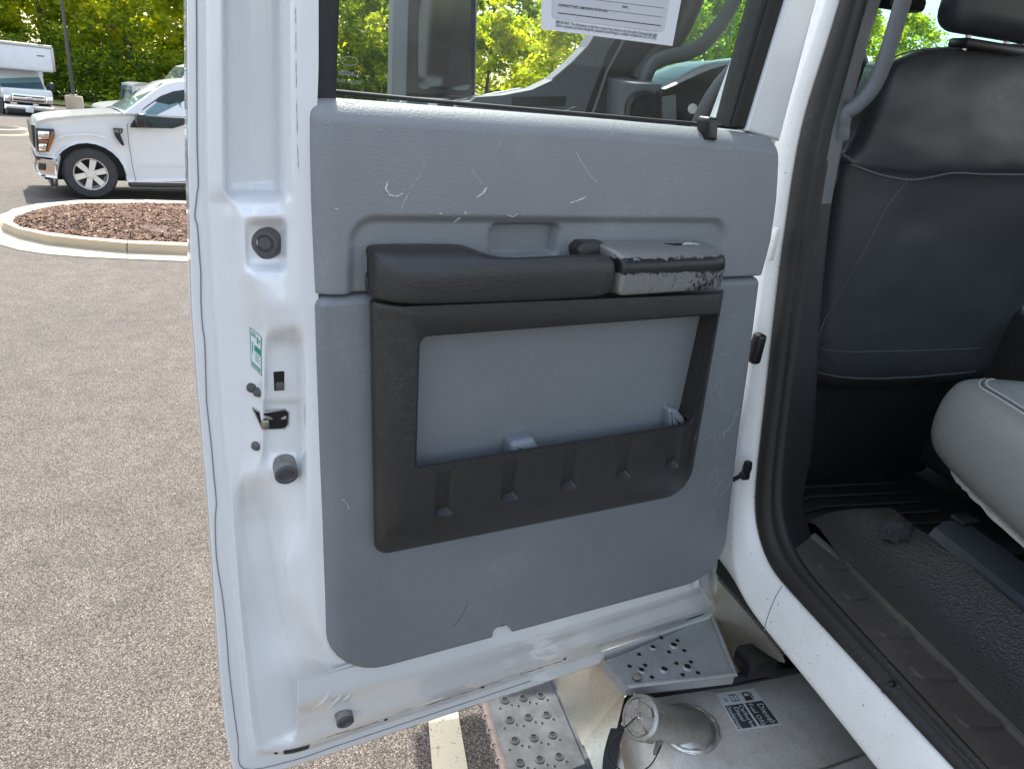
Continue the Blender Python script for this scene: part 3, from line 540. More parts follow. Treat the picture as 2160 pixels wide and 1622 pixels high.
# seam sealer line round the flange
sl = [Vector(r[2])+Vector((rnd.uniform(-.0012, .0012), 0, 0.0012)) for r in CAGE_ROWS[:34]]
dpart('seam_sealer', tube(smooth_path(sl, 5), 0.0009, 5), 'sealer', door)
# rust streak along the rim
rs = [Vector(p) for p in [(0.9469,0.0523,-0.012),(0.9468,0.0262,-0.012),(0.9474,-0.006,-0.012),(0.9477,-0.0503,-0.012),(0.9476,-0.1082,-0.012),(0.9471,-0.1505,-0.012)]]
BV = bvh_of([door])
def on_door(p, mat=None, lift=0.0006):
    """truck-axes point lifted onto the door's shell"""
    return snap(BV, D(p), -D_W, lift)
for i in range(len(rs)-1):
    a, b = rs[i], rs[i+1]; q = [a.lerp(b, t) for t in (0.1, 0.3, 0.5, 0.7, 0.85)]
    pa = [on_door(p, lift=0.0003) for p in q]
    part('rust_streak', tube(pa, [0.0001, 0.0004, 0.0002, 0.0005, 0.0001], 4), 'rust', door)

# ---- upper trim panel: patch with rolled belt, armrest recess and finger cup
def poly_at(ps, t):
    n = len(ps)-1; x = min(max(t, 0), 1)*n; i = min(int(x), n-1); f = x-i
    return Vector(ps[i]).lerp(Vector(ps[i+1]), f)
def sstep(a, b, x):
    t = min(max((x-a)/(b-a), 0), 1); return t*t*(3-2*t)
L_edge = [(0.9332,-0.0524,-0.002),(0.9332,-0.1063,-0.002),(0.9322,-0.1796,-0.002),(0.9304,-0.251,-0.002),(0.929,-0.3177,-0.002)]
R_edge = [(0.0883,-0.059,-0.002),(0.0753,-0.0994,-0.002),(0.0602,-0.164,-0.002),(0.0473,-0.2458,-0.002),(0.0459,-0.3154,-0.002)]
T_edge = [(0.9173,-0.0481,-0.05),(0.8282,-0.0477,-0.05),(0.6825,-0.047,-0.05),(0.4708,-0.046,-0.05),(0.2386,-0.0469,-0.05),(0.0991,-0.0492,-0.05),(0.0713,-0.0546,-0.03)]
B_edge = [(0.9295,-0.3171,0),(0.7617,-0.3165,0),(0.5047,-0.3158,0),(0.2446,-0.3148,0),(0.0481,-0.3148,0)]
NU, NV = 200, 130
cup = [Vector(p[:2]) for p in [(0.6577,-0.2132,0),(0.5406,-0.213,0),(0.5335,-0.2614,0),(0.6498,-0.2594,0)]]
cu0, cu1 = min(p.x for p in cup), max(p.x for p in cup); cv0, cv1 = min(p.y for p in cup), max(p.y for p in cup)
rec = [(0.879,-0.231,0), (0.1676,-0.2353,0), (0.6914,-0.2054,0), (0.3254,-0.2093,0)]
ru1 = rec[0][0]; ru0 = rec[1][0]; rv = rec[2][1]
grid = []
for j in range(NV+1):
    tv = j/NV
    tv = tv**1.25
    rowp = []
    for i in range(NU+1):
        su = i/NU
        l = poly_at(L_edge, tv); r_ = poly_at(R_edge, tv); t_ = poly_at(T_edge, su); b_ = poly_at(B_edge, su)
        tl, tr, bl, br = Vector(L_edge[0]), Vector(R_edge[0]), Vector(L_edge[-1]), Vector(R_edge[-1])
        tl2, tr2 = Vector(T_edge[0]), Vector(T_edge[-1])
        p = l.lerp(r_, su)+t_.lerp(b_, tv)-(tl2.lerp(tr2, su)).lerp(bl.lerp(br, su), tv)
        u, v = p.x, p.y
        # edge rolls
        dl = (L_edge[0][0]-u) if True else 0
        wl_ = 0.0
        e_l = max(l.x-u, 0); e_r = max(u-r_.x, 0); e_t = max(t_.y-v, 0); e_b = max(v-b_.y, 0)
        def roll(d, rad, depth): return 0.0 if d >= rad else -depth*(1-math.sqrt(max(0, 1-(1-d/rad)**2)))
        w = roll(e_l, 0.034, 0.024)+roll(e_r, 0.014, 0.020)+roll(e_b, 0.004, 0.005)
        w += roll(e_t, 0.034, 0.052)
        # gentle crown
        w += 0.004*math.sin(math.pi*min(1, max(0, (v-b_.y)/max(1e-4, t_.y-b_.y))))
        # recess round the armrest, corner rounded
        du_ = max(u-(ru1-0.035), (ru0+0.045)-u, 0); dv_ = max(v-(rv-0.035), 0)
        dd = math.hypot(du_, dv_)
        w -= 0.011*(1-sstep(0.027, 0.043, dd))
        # finger cup
        cu_ = max(u-(cu1-0.012), (cu0+0.012)-u, 0); cv_ = max(v-(cv1-0.012), (cv0+0.004)-v, 0)
        w -= 0.022*(1-sstep(0.006, 0.0135, math.hypot(cu_, cv_)))
        # notch for the lock button, step up to the front shoulder
        rowp.append(Vector((u, v, w)))
    grid.append(rowp)
back = [[Vector((p.x, p.y, p.z-0.02)) for p in grid[0]]]
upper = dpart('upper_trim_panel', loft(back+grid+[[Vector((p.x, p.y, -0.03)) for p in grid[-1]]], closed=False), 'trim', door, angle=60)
# lower trim panel
lp = [(0.9281,-0.32,0),(0.0508,-0.3185,0),(0.0189,-0.5195,0),(-0.0051,-0.6947,0),(-0.032,-0.85,0),(-0.0729,-1.0917,0),(0.9101,-1.0662,0),(0.9218,-0.6379,0)]
lpoly = rpoly([p[:2] for p in lp], [.017, .017, .3, .3, .3, .10, .115, .5], 8)
def roll_slab(poly, w0, w1, r0, r1, steps=7):
    poly = [Vector(p) for p in poly]; ytop = max(p.y for p in poly if p.x > .9); nin = inset(poly, 1e-4); loops = [[Vector((p.x, p.y, w0)) for p in poly]]
    for q in range(steps+1):
        a = math.pi/2*q/steps; L = []
        for p, i_ in zip(poly, nin):
            d = (i_-p).normalized(); k = max(0, -d.x)**2*sstep(.0, .05, ytop-p.y); r = r0+(r1-r0)*k; dep = .014+.010*k
            L.append(Vector((p.x+d.x*r*(1-math.cos(a)), p.y+d.y*r*(1-math.cos(a)), w1-dep*(1-math.sin(a)))))
        loops.append(L)
    return loft(loops, True, True, True)
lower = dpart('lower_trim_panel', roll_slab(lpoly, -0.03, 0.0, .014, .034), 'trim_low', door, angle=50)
nq = rpoly([p[:2] for p in [(0.5736,-1.1074,0),(0.5753,-1.0453,0),(0.5496,-1.0398,0),(0.5281,-1.0622,0),(0.5122,-1.1119,0)]], [.001, .012, .010, .010, .001], 5)
v_, f_ = slab2(nq, -0.05, 0.03, 0)
bool_cut(lower, [([D(p)-BASE for p in v_], f_)])
# shallow swage following the pocket's left and lower side: a raised border
# ---- belt seal, glass, window channel and front post
dpart('belt_seal', tube([Vector(p) for p in [(0.9008,-0.045,-0.05),(0.7578,-0.0461,-0.05),(0.5162,-0.0462,-0.05),(0.2388,-0.0462,-0.05),(0.1297,-0.0476,-0.05)]], 0.0032, 8), 'rubber', door)
VT = .36                                            # top of the window opening
def ext(a, b, v=VT):
    a, b = Vector(a[:2]), Vector(b[:2]); return a+(b-a)*((v-a.y)/(b.y-a.y))
def strip(l0, l1, r0, r1, v=VT): return [Vector(l0[:2]), Vector(r0[:2]), ext(r0, r1, v), ext(l0, l1, v)]
gp = strip((0.8994,-0.0737,-0.056), (0.8988,0.1389,-0.056), (0.1054,-0.0867,-0.056), (0.0868,0.27,-0.056))
glass = dpart('window_glass', slab2(gp, -0.060, -0.056, 0), 'glass', door, smooth=False)
dpart('window_channel', slab2(strip((0.9202,-0.0587,-0.03), (0.9127,0.1342,-0.03), (0.8944,-0.0603,-0.03), (0.8877,0.1383,-0.03)), -0.07, -0.026, 0.003), 'rubber', door)
dpart('front_window_seal', slab2(strip((0.1922,-0.0461,-0.03), (0.175,0.1647,-0.03), (0.143,-0.0488,-0.03), (0.1183,0.1722,-0.03)), -0.07, -0.030, 0.006), 'seal', door)
dpart('seal_lip', slab2(strip((0.1884,-0.0446,-0.026), (0.1663,0.1657,-0.026), (0.1804,-0.0449,-0.026), (0.1578,0.1668,-0.026)), -0.03, -0.0255, 0.002), 'rubber', door)
fp = strip((0.155,-0.0502,-0.022), (0.1286,0.1705,-0.022), (0.0667,-0.0635,-0.022), (0.0578,0.1798,-0.022), VT+.06)
post = dpart('front_window_post', slab2(fp, -0.10, -0.022, 0.008, 4), 'white', door)
hl0 = (0.9143,0.2542,-0.022)[0]
dpart('window_header', slab2([Vector((hl0+.14, VT)), Vector((fp[2].x+.02, VT)), Vector((fp[2].x+.02, VT+.06)), Vector((hl0+.14, VT+.06))], -0.10, -0.0225, 0.008, 4), 'white', door)
# lock button
kb = rpoly([p[:2] for p in [(0.2684,-0.0679,0.004),(0.2437,-0.0681,0.004),(0.2499,-0.0316,0.004),(0.2765,-0.0311,0.004)]], [.002, .002, .007, .007], 5)
dpart('lock_button', slab2(kb, -0.022, 0.004, 0.005), 'black', door)

# ---- map pocket
def rl(ps, rad, k=7):
    q = rpoly([p[:2] for p in ps], rad, k); return [Vector((p.x, p.y, ps[0][2])) for p in q]
loopsP = [
  rl([(0.8492,-0.3262,-0.008),(0.1376,-0.3408,-0.008),(0.1048,-0.8171,-0.008),(0.8306,-0.802,-0.008)], [.004, .004, .06, .030]),
  rl([(0.8546,-0.3211,0.012),(0.1588,-0.3358,0.012),(0.1287,-0.7952,0.012),(0.8356,-0.7812,0.012)], [.004, .004, .06, .030]),
  rl([(0.8546,-0.319,0.028),(0.1758,-0.3321,0.028),(0.1496,-0.7718,0.028),(0.8345,-0.7572,0.028)], [.006, .004, .056, .030]),
  rl([(0.8447,-0.3195,0.039),(0.1889,-0.3301,0.039),(0.1677,-0.7476,0.039),(0.8246,-0.7324,0.039)], [.008, .004, .05, .028]),
  rl([(0.8241,-0.3226,0.046),(0.1974,-0.3312,0.046),(0.1832,-0.7198,0.046),(0.8064,-0.7051,0.046)], [.008, .004, .045, .025]),
  rl([(0.8026,-0.3347,0.048),(0.1977,-0.3443,0.048),(0.1934,-0.6718,0.048),(0.789,-0.6644,0.048)], [.008, .006, .04, .02]),
  rl([(0.7907,-0.3666,0.048),(0.196,-0.3666,0.048),(0.1967,-0.6017,0.048),(0.7855,-0.5996,0.048)], [.014, .006, .015, .010]),
  rl([(0.786,-0.3722,0.044),(0.1957,-0.3717,0.044),(0.1973,-0.6004,0.044),(0.7808,-0.5991,0.044)], [.014, .006, .015, .010])]
def mixl(t, w): return [Vector((p.x+(q.x-p.x)*t, p.y+(q.y-p.y)*t, w)) for p, q in zip(loopsP[-1], loopsP[0])]
ib = [mixl(0, .040), mixl(.05, .026), mixl(.35, .010), mixl(.8, -.004), mixl(.97, -.008)]
fr = dpart('map_pocket_frame', loft(loopsP+ib+[loopsP[0]], True), 'dark', door, angle=50)
cuts = []
GR = [[(0.7459,-0.613,0.048),(0.7083,-0.6124,0.048),(0.7073,-0.7086,0.048),(0.7453,-0.7061,0.048)], [(0.6226,-0.6116,0.048),(0.5815,-0.6109,0.048),(0.5781,-0.7033,0.048),(0.6188,-0.7009,0.048)],
      [(0.5004,-0.6098,0.048),(0.4585,-0.6096,0.048),(0.4537,-0.7025,0.048),(0.4928,-0.701,0.048)], [(0.3779,-0.6072,0.048),(0.3358,-0.6065,0.048),(0.327,-0.7032,0.048),(0.3661,-0.7023,0.048)],
      [(0.2598,-0.6053,0.048),(0.2178,-0.6051,0.048),(0.2057,-0.7021,0.048),(0.2456,-0.7005,0.048)]]
for g in GR:
    q = [Vector(p[:2]) for p in g]
    top = rpoly([q[0], q[1], q[2], q[3]], [.002, .002, .004, .012], 5)
    cx_ = sum((p for p in q), Vector((0, 0)))/4
    inner = rpoly([q[0].lerp(cx_, .04), q[1].lerp(q[0], .26), q[2].lerp(q[3], .26)+Vector((0, .012)), q[3].lerp(cx_, .04)+Vector((0, .006))], [.002, .002, .004, .010], 5)
    lo = [[Vector((p.x, p.y, .0345+.0105*sstep(min(t.y for t in inner), max(t.y for t in inner), p.y))) for p in inner], [Vector((p.x, p.y, .0505)) for p in top], [Vector((p.x, p.y, .07)) for p in top]]
    v_, f_ = loft(lo, True, True, True)
    cuts.append(([D(p)-BASE for p in v_], f_))
bool_cut(fr, cuts)
qi = [Vector(p[:2]) for p in loopsP[-1]]
wl0 = [Vector((p.x, p.y, .036)) for p in inset(qi, -.0015)]; wl1 = [Vector((p.x, p.y, -.03)) for p in inset(qi, -.0015)]
nq_ = len(qi); per_c = nq_//4
WV = wl0+wl1; WF = [(k, (k+1) % nq_, nq_+(k+1) % nq_, nq_+k) for k in range(nq_) if not (19 <= k <= 27)]
dpart('pocket_wall', (WV, WF), 'dark', door, angle=50)
# lip under the opening
# smooth grey liner: back wall, floor, divider and corner fillet
def upv(p, w): return Vector((p[0], p[1], w))
c = loopsP[-1]
us = [p.x for p in c]; vs_ = [p.y for p in c]
bk = rpoly([(max(us)+.01, max(vs_)+.01), (min(us)-.03, max(vs_)+.01), (min(us)-.03, min(vs_)-.02), (max(us)+.01, min(vs_)-.02)], .005, 3)
dpart('pocket_liner', slab2(bk, -0.045, -0.028, 0.0), 'pocket', door, smooth=False)
q = [(0.7678,-0.6221,0.03),(0.1838,-0.6255,0.03)]
fl = [Vector((q[0][0]+.005, q[0][1]-.012, -.03)), Vector((q[1][0]-.01, q[1][1]-.012, -.03)), Vector((q[1][0]-.01, q[1][1]-.012, .040)), Vector((q[0][0]+.005, q[0][1]-.012, .040))]
dpart('pocket_floor', loft([fl, [p-Vector((0, .006, 0)) for p in fl]], True, True, True), 'pocket', door, smooth=False)
dv0 = rpoly([p[:2] for p in [(0.5957,-0.631,0),(0.6001,-0.5894,0),(0.552,-0.5868,0),(0.5223,-0.6381,0)]], [.002, .010, .012, .002], 6)
dpart('pocket_divider', slab2(dv0, -0.03, 0.030, 0.010, 4), 'pocket', door)
dv1 = rpoly([p[:2] for p in [(0.2263,-0.6312,0),(0.2451,-0.5716,0),(0.2193,-0.5781,0),(0.1905,-0.6045,0),(0.1822,-0.6376,0)]], [.002, .006, .012, .010, .002], 6)
dpart('pocket_corner', slab2(dv1, -0.03, 0.022, 0.008, 4), 'pocket', door)
for cp in ((0.7353,-0.4035,-0.02), (0.4592,-0.401,-0.02)):
    dpart('liner_clip', lathe([(.0001, .004), (.009, .003), (.010, -.004)], cp, (0, 0, 1), 14), 'black', door)

# ---- armrest
def arm_station(u, top_v, ftop_v, bot_v, wmax, wback, dip=0.0):
    r = min(0.022, wmax*0.45, max(0.002, (top_v-bot_v)*0.3))
    pts = [Vector((u, top_v-0.002, wback)), Vector((u, top_v, wback+0.3*(wmax-wback))), Vector((u, top_v-0.1*(top_v-ftop_v), wback+0.62*(wmax-wback))),
           Vector((u, ftop_v+0.006, wmax-0.010)), Vector((u, ftop_v-0.006, wmax-0.002)), Vector((u, ftop_v-0.02, wmax)),
           Vector((u, (ftop_v+bot_v)/2-0.004, wmax)), Vector((u, bot_v+0.006, wmax-0.0005)), Vector((u, bot_v, wmax-0.004)), Vector((u, bot_v, wback))]
    return pts
AR = [ # front point, back-top point, bottom point
  ((0.8529,-0.283,0.001), (0.853,-0.2621,0), (0.8521,-0.3167,0.001), (0.8528,-0.2726,0), .002, -.012),
  ((0.8558,-0.279,0.015), (0.8518,-0.2504,0), (0.855,-0.3151,0.015), (0.854,-0.2595,0.01), .016, -.012),
  ((0.8567,-0.2771,0.034), (0.8471,-0.2442,0), (0.8559,-0.3127,0.034), (0.8547,-0.2543,0.03), .034, -.012),
  ((0.8496,-0.2793,0.051), (0.8345,-0.2409,0), (0.8487,-0.3126,0.051), (0.8484,-0.2539,0.045), .051, -.012),
  ((0.8329,-0.2799,0.063), (0.8131,-0.2397,0), (0.8316,-0.3146,0.063), (0.8311,-0.2557,0.055), .063, -.012),
  ((0.8073,-0.2828,0.068), (0.7846,-0.2393,0), (0.8057,-0.3165,0.068), (0.8056,-0.2577,0.06), .068, -.012),
  ((0.7681,-0.284,0.069), (0.7433,-0.2397,0), (0.7659,-0.3175,0.069), (0.7661,-0.2586,0.06), .069, -.012),
  ((0.7234,-0.2842,0.069), (0.6964,-0.2401,0), (0.7205,-0.3185,0.069), (0.7215,-0.2583,0.06), .069, -.012),
  ((0.708,-0.2848,0.069), (0.6882,-0.2417,0), (0.705,-0.3185,0.069), (0.7064,-0.2573,0.06), .069, -.010),
  ((0.6885,-0.2855,0.069), (0.6689,-0.2493,0.012), (0.6852,-0.3188,0.069), (0.687,-0.257,0.06), .069, .010),
  ((0.6672,-0.2856,0.069), (0.6518,-0.253,0.028), (0.6636,-0.3184,0.069), (0.6657,-0.2568,0.06), .069, .026),
  ((0.6445,-0.2864,0.069), (0.6295,-0.2551,0.03), (0.6407,-0.3188,0.069), (0.6433,-0.2566,0.06), .069, .028),
  ((0.5946,-0.2867,0.069), (0.5768,-0.2545,0.03), (0.5901,-0.3191,0.069), (0.5936,-0.2562,0.06), .069, .028),
  ((0.547,-0.2861,0.069), (0.5283,-0.2531,0.03), (0.5419,-0.3191,0.069), (0.5463,-0.2557,0.06), .069, .028),
  ((0.5067,-0.2859,0.069), (0.4937,-0.2531,0.026), (0.501,-0.3187,0.069), (0.5061,-0.2558,0.06), .069, .020),
  ((0.4519,-0.2854,0.069), (0.4437,-0.2513,0.03), (0.4453,-0.3189,0.069), (0.4511,-0.257,0.06), .069, .020)]
rows_ = []
for fpt, tpt, bpt, ftp, wm, wb in AR:
    rows_.append(arm_station(fpt[0], tpt[1], ftp[1], bpt[1], wm, wb))
dpart('armrest', loft(rows_, True, True, True), 'dark', door, sub=2)
# pull-cup end wall behind the bezel
ew = rpoly([p[:2] for p in [(0.5061,-0.2651,0),(0.5114,-0.249,0),(0.5,-0.2388,0),(0.4583,-0.2392,0),(0.4151,-0.2709,0)]], [.003, .006, .006, .004, .003], 4)
dpart('cup_end', slab2(ew, -0.015, 0.022, 0.004), 'dark', door)
# worn switch bezel
def bz(uF, uB, vt, vf, vb, wm):
    return [Vector((uB, vt, -.01)), Vector((uB, vt, .012)), Vector((uB*.6+uF*.4, vt-.1*(vt-vf), .036)), Vector((uF, vf+.005, wm-.010)), Vector((uF, vf-.004, wm-.003)), Vector((uF, vf-.013, wm)),
            Vector((uF, (vf+vb)/2, wm)), Vector((uF, vb+.004, wm)), Vector((uF, vb, wm-.002)), Vector((uF, vb, -.01))]
BZ = [((0.4515,-0.2849,0.071), (0.4765,-0.239,0), (0.4509,-0.2557,0.062), (0.445,-0.3174,0.071), .0705),
      ((0.4467,-0.285,0.071), (0.4679,-0.2391,0), (0.4461,-0.2558,0.062), (0.4402,-0.3177,0.071), .0715),
      ((0.3844,-0.2838,0.071), (0.3912,-0.2389,0), (0.3838,-0.2554,0.062), (0.3768,-0.3172,0.071), .0715),
      ((0.3124,-0.2836,0.071), (0.3184,-0.2395,0), (0.3123,-0.2544,0.062), (0.304,-0.3162,0.071), .0715),
      ((0.2522,-0.2832,0.07), (0.2582,-0.2399,0), (0.2533,-0.2538,0.062), (0.2431,-0.3157,0.07), .070),
      ((0.2257,-0.2851,0.066), (0.2319,-0.2419,0), (0.2267,-0.2562,0.058), (0.2164,-0.3171,0.066), .066),
      ((0.2086,-0.2884,0.056), (0.2149,-0.2456,0), (0.2106,-0.2629,0.05), (0.1994,-0.3199,0.056), .054)]
brow = [bz(a[0], b_[0], b_[1], c_[1], d_[1], wm) for a, b_, c_, d_, wm in BZ]
bezel = dpart('switch_bezel', loft(brow, True, True, True), 'bezel', door, sub=3)
# wear attribute: strongest along the front top edge and the outer end
dgx = bpy.context.evaluated_depsgraph_get(); bpy.context.view_layer.update()
mb = bpy.data.meshes.new_from_object(bezel.evaluated_get(bpy.context.evaluated_depsgraph_get())); bezel.modifiers.clear(); bezel.data = mb
at = mb.attributes.new('wear', 'FLOAT', 'POINT')
vtop = BZ[2][2][1]; u_end = BZ[-1][0][0]; u_beg = BZ[0][0][0]
for v in mb.vertices:
    q = v.co+BASE-D_O; u = q.dot(D_U); vv = q.z; w = q.dot(D_W)
    e = math.exp(-((vv-(vtop-0.012))/0.011)**2) if w > 0.03 else 0.0
    t = (u_beg-u)/(u_beg-u_end)
    val = 0.16+0.66*e+0.30*sstep(0.93, 1.0, t)+.10*e*sstep(.2, .9, t)
    if w > 0.06 and vv < vtop-0.015: val = max(val, 0.24+0.17*sstep(.30, .85, t)*(1-abs(t-.72)/.5))
    if w < 0.04: val = -0.4
    at.data[v.index].value = val
BVb = bvh_of([bezel])
def topquad(px):
    return [snap(BVb, D(p), (0, 0, -1), 0.0012, .1) for p in px]
h1 = topquad([(0.337,-0.239,0.026),(0.2884,-0.2378,0.026),(0.2676,-0.2437,0.034),(0.3192,-0.2439,0.034)])
part('window_switch_well', loft([h1, [p+Vector((0, 0, -.0016)) for p in h1]], True, True, True), 'blackhole', door, smooth=False)
h2 = topquad([(0.2913,-0.2383,0.027),(0.2826,-0.2384,0.027),(0.2654,-0.2437,0.034),(0.3045,-0.2432,0.034)])
part('window_switch', loft([h2, [p+Vector((0, 0, .0015)) for p in h2]], True, True, True), 'scuff', door, smooth=False)

# ---- pressed ribs near the lower corner
for a_, b_ in (((0.8942,-1.0833,-0.06), (0.9374,-1.189,-0.085)), ((0.8726,-1.1015,-0.05), (0.9047,-1.2158,-0.08)), ((0.8582,-1.1222,-0.04), (0.8771,-1.1857,-0.06))):
    a_, b_ = Vector(a_), Vector(b_); pts = [on_door(a_.lerp(b_, k/8), lift=-.0062) for k in range(9)]
    part('pressed_rib', tube(pts, [.0005+.0085*math.sin(math.pi*(k+.3)/8.6) for k in range(9)], 10), 'white', door)
# ---- hardware on the shut face
def disc_on(p, prof, mat, name, n=28, tilt=None, lab=None):
    c = on_door(p, lift=0.0); ax = (D_W+ (tilt if tilt is not None else Vector((0, 0, 0)))).normalized()
    return part(name, lathe(prof, c, ax, n), mat, door)
disc_on((0.9852,-0.2549,-0.056), [(.0240, -.002), (.0240, .0015), (.019, .0035), (.0175, .006), (.0125, .0065), (.0115, .0025), (.0095, .0025), (.0088, .0045), (.0001, .0045)], 'grommet', 'plug_grommet', tilt=D_U*.25)
for p, r_ in (((0.9685,-0.6265,-0.052), .0185), ((0.8687,-1.2215,-0.062), .0175)):
    t = D_U*.05+Vector((0, 0, -.20))
    disc_on(p, [(r_*1.06, -.01), (r_, .004), (r_, .019), (r_*.93, .0205), (r_*.80, .0205), (r_*.72, .019), (r_*.6, .010), (.0001, .010)], 'bumper_tan', 'rubber_bumper', tilt=t)
    disc_on(p, [(r_*1.005, .0165), (r_*1.0, .0206), (r_*.93, .0214), (r_*.72, .0214), (r_*.60, .0190), (r_*.5, .0120)], 'grommet', 'bumper_face', tilt=t)
    disc_on(p, [(r_*.6, .0126), (.0001, .0128)], 'blackhole', 'bumper_bore', tilt=t)
for p in ((1.0119,-0.485,-0.08), (1.0036,-0.4907,-0.076), (1.0095,-0.5873,-0.077)):
    disc_on(p, [(.0085, -.003), (.008, .002), (.0055, .006), (.0001, .0075)], 'grommet', 'latch_screw', tilt=D_U*.9, n=14)
def patch_on(name, px, mat, lift=0.001, th=0.0008, parent=None, fine=6):
    """thin piece laid on the shell, following it"""
    a, b, c_, d_ = [Vector(p) for p in px]; V_ = []; F_ = []
    for j in range(fine+1):
        for i in range(fine+1):
            p = a.lerp(b, i/fine).lerp(d_.lerp(c_, i/fine), j/fine)
            V_.append(on_door(p, lift=lift))
    for j in range(fine):
        for i in range(fine):
            k = j*(fine+1)+i; F_.append((k, k+1, k+fine+2, k+fine+1))
    return part(name, (V_, F_), mat, parent or door)
# lock lever slot and latch mouth: black patches painting the dark inside
slot = patch_on('lever_slot', [(0.9804,-0.4563,-0.052),(0.9642,-0.4564,-0.052),(0.9651,-0.4893,-0.052),(0.98,-0.4892,-0.052)], 'blackhole', 0.0008)
lv = on_door((0.972,-0.4804,-0.052), lift=0.003)
part('lock_lever', rbox(lv, (.012, .006, .014), .002), 'grommet', slot)
lm = [(1.0124,-0.519,-0.072), (1.0051,-0.5237,-0.066), (0.9962,-0.5253,-0.06), (0.9634,-0.5271,-0.058), (0.9584,-0.5328,-0.058), (0.9589,-0.5541,-0.058), (0.9642,-0.561,-0.058), (0.9926,-0.5571,-0.062), (1.0012,-0.552,-0.066)]
lm3 = [on_door(p, lift=0.0012) for p in lm]; lm4 = [p-D_W*.0 for p in lm3]
latch = part('latch_mouth', (lm3, [tuple(range(len(lm3)))]), 'blackhole', door, smooth=False)
part('latch_rim', tube(lm3+[lm3[0]], .0013, 6), 'steel', latch)
lc = on_door((0.9958,-0.5448,-0.062), lift=0.003)
part('latch_claw', rbox(lc, (.013, .008, .016), .003), 'steel', latch)
part('latch_pawl', tube([on_door((0.9985,-0.5303,-0.064), lift=.003), on_door((0.9787,-0.542,-0.06), lift=.002), on_door((0.9622,-0.5408,-0.058), lift=.002)], [.003, .002, .003], 6), 'cast', latch)
# child-lock sticker with its print
st = patch_on('safety_sticker', [(1.0112,-0.3842,-0.078),(0.997,-0.3959,-0.072),(0.9988,-0.4604,-0.072),(1.0109,-0.4474,-0.076)], 'sticker_white', 0.0008)
def lerp_q(q, s, t):
    a, b, c_, d_ = [Vector(p) for p in q]; return a.lerp(b, s).lerp(d_.lerp(c_, s), t)
SQ = [(1.0112,-0.3842,-0.078),(0.997,-0.3959,-0.072),(0.9988,-0.4604,-0.072),(1.0109,-0.4474,-0.076)]
def bar(s0, t0, s1, t1, mat='green_ink'):
    q = [lerp_q(SQ, s0, t0), lerp_q(SQ, s1, t0), lerp_q(SQ, s1, t1), lerp_q(SQ, s0, t1)]
    patch_on('sticker_print', q, mat, 0.0013, parent=st, fine=3)
bar(.02, .0, .98, .018); bar(.02, .982, .98, 1.0); bar(0, .0, .05, 1); bar(.95, 0, 1, 1)
for k in range(2): bar(.12, .07+.06*k, .55, .105+.06*k)
bar(.64, .10, .76, .27); bar(.80, .13, .90, .27)
bar(.40, .36, .95, .52)
for k in range(5): bar(.44, .56+.045*k, .90-.08*(k % 2), .575+.045*k)
bar(.18, .33, .26, .62)
for k in range(2): bar(.08, .86+.055*k, .92, .895+.055*k)
# drain tape and drain slots on the lower flange
patch_on('drain_tape', [(0.9823,-1.3189,-0.09),(0.9295,-1.3216,-0.09),(0.9307,-1.3463,-0.09),(0.981,-1.3418,-0.09)], 'rubber', 0.0012)
patch_on('drain_slot', [(-0.0811,-1.3046,-0.085),(-0.1494,-1.3065,-0.085),(-0.1505,-1.3169,-0.085),(-0.0893,-1.3173,-0.085)], 'blackhole', 0.001)
for p in ((0.7678,-1.3088,-0.08), (0.5354,-1.3037,-0.08), (0.9957,-1.3263,-0.09), (0.3172,-1.2899,-0.07)):
    disc_on(p, [(.0045, .0006), (.0001, .001)], 'blackhole', 'drain_hole', n=10)
for a_, b_ in (((0.8961,-1.3063,-0.085), (0.7849,-1.3056,-0.08)), ((0.6759,-1.3036,-0.08), (0.486,-1.3038,-0.08)), ((0.4353,-1.3038,-0.08), (0.3155,-1.306,-0.08))):
    a_, b_ = Vector(a_), Vector(b_)
    pts = [on_door(a_.lerp(b_, k/14)+Vector((0, rnd.uniform(-.0015, .0015), 0)), lift=.0002) for k in range(15)]
    part('grime_line', tube(pts, [.0003+.0007*rnd.random() for _ in pts], 4), 'rust', door)
# hand-drawn scuffs on the trim: every one a thin raised scrape
BT_ = bvh_of([upper, lower])
def scuff(px, r=0.0008, mat='scuff', parent=None, bv=None):
    pts = [Vector(p) for p in px]; out = []
    for i in range(len(pts)-1):
        for k in range(5): out.append(pts[i].lerp(pts[i+1], k/5)+Vector((rnd.uniform(-.0006, .0006), rnd.uniform(-.0006, .0006), 0)))
    out.append(pts[-1])
    p3 = [snap(bv or BT_, D(p), -D_W, 0.0001) for p in out]
    part('scuff_mark', tube(p3, [1.35*r*rnd.uniform(.25, 1.0) for _ in p3], 4), mat, parent or upper)
scuff([(0.8308,-0.1526,0),(0.8326,-0.163,0),(0.8268,-0.1714,0),(0.8163,-0.1732,0),(0.8073,-0.169,0)], .0013)
scuff([(0.7727,-0.1201,0),(0.7856,-0.1467,0),(0.7975,-0.1648,0)], .0006, 'scuff_faint'); scuff([(0.7975,-0.1668,0),(0.8054,-0.1803,0),(0.8099,-0.1918,0)], .0006)
scuff([(0.7057,-0.1287,0),(0.6954,-0.1419,0),(0.6852,-0.1512,0)], .0006); scuff([(0.6768,-0.1579,0),(0.6823,-0.1663,0),(0.6919,-0.1721,0)], .0016)
scuff([(0.7096,-0.1934,0),(0.7077,-0.1976,0)], .0018); scuff([(0.715,-0.2034,0),(0.7221,-0.2119,0)], .0014); scuff([(0.7506,-0.1966,0),(0.746,-0.1973,0)], .0013)
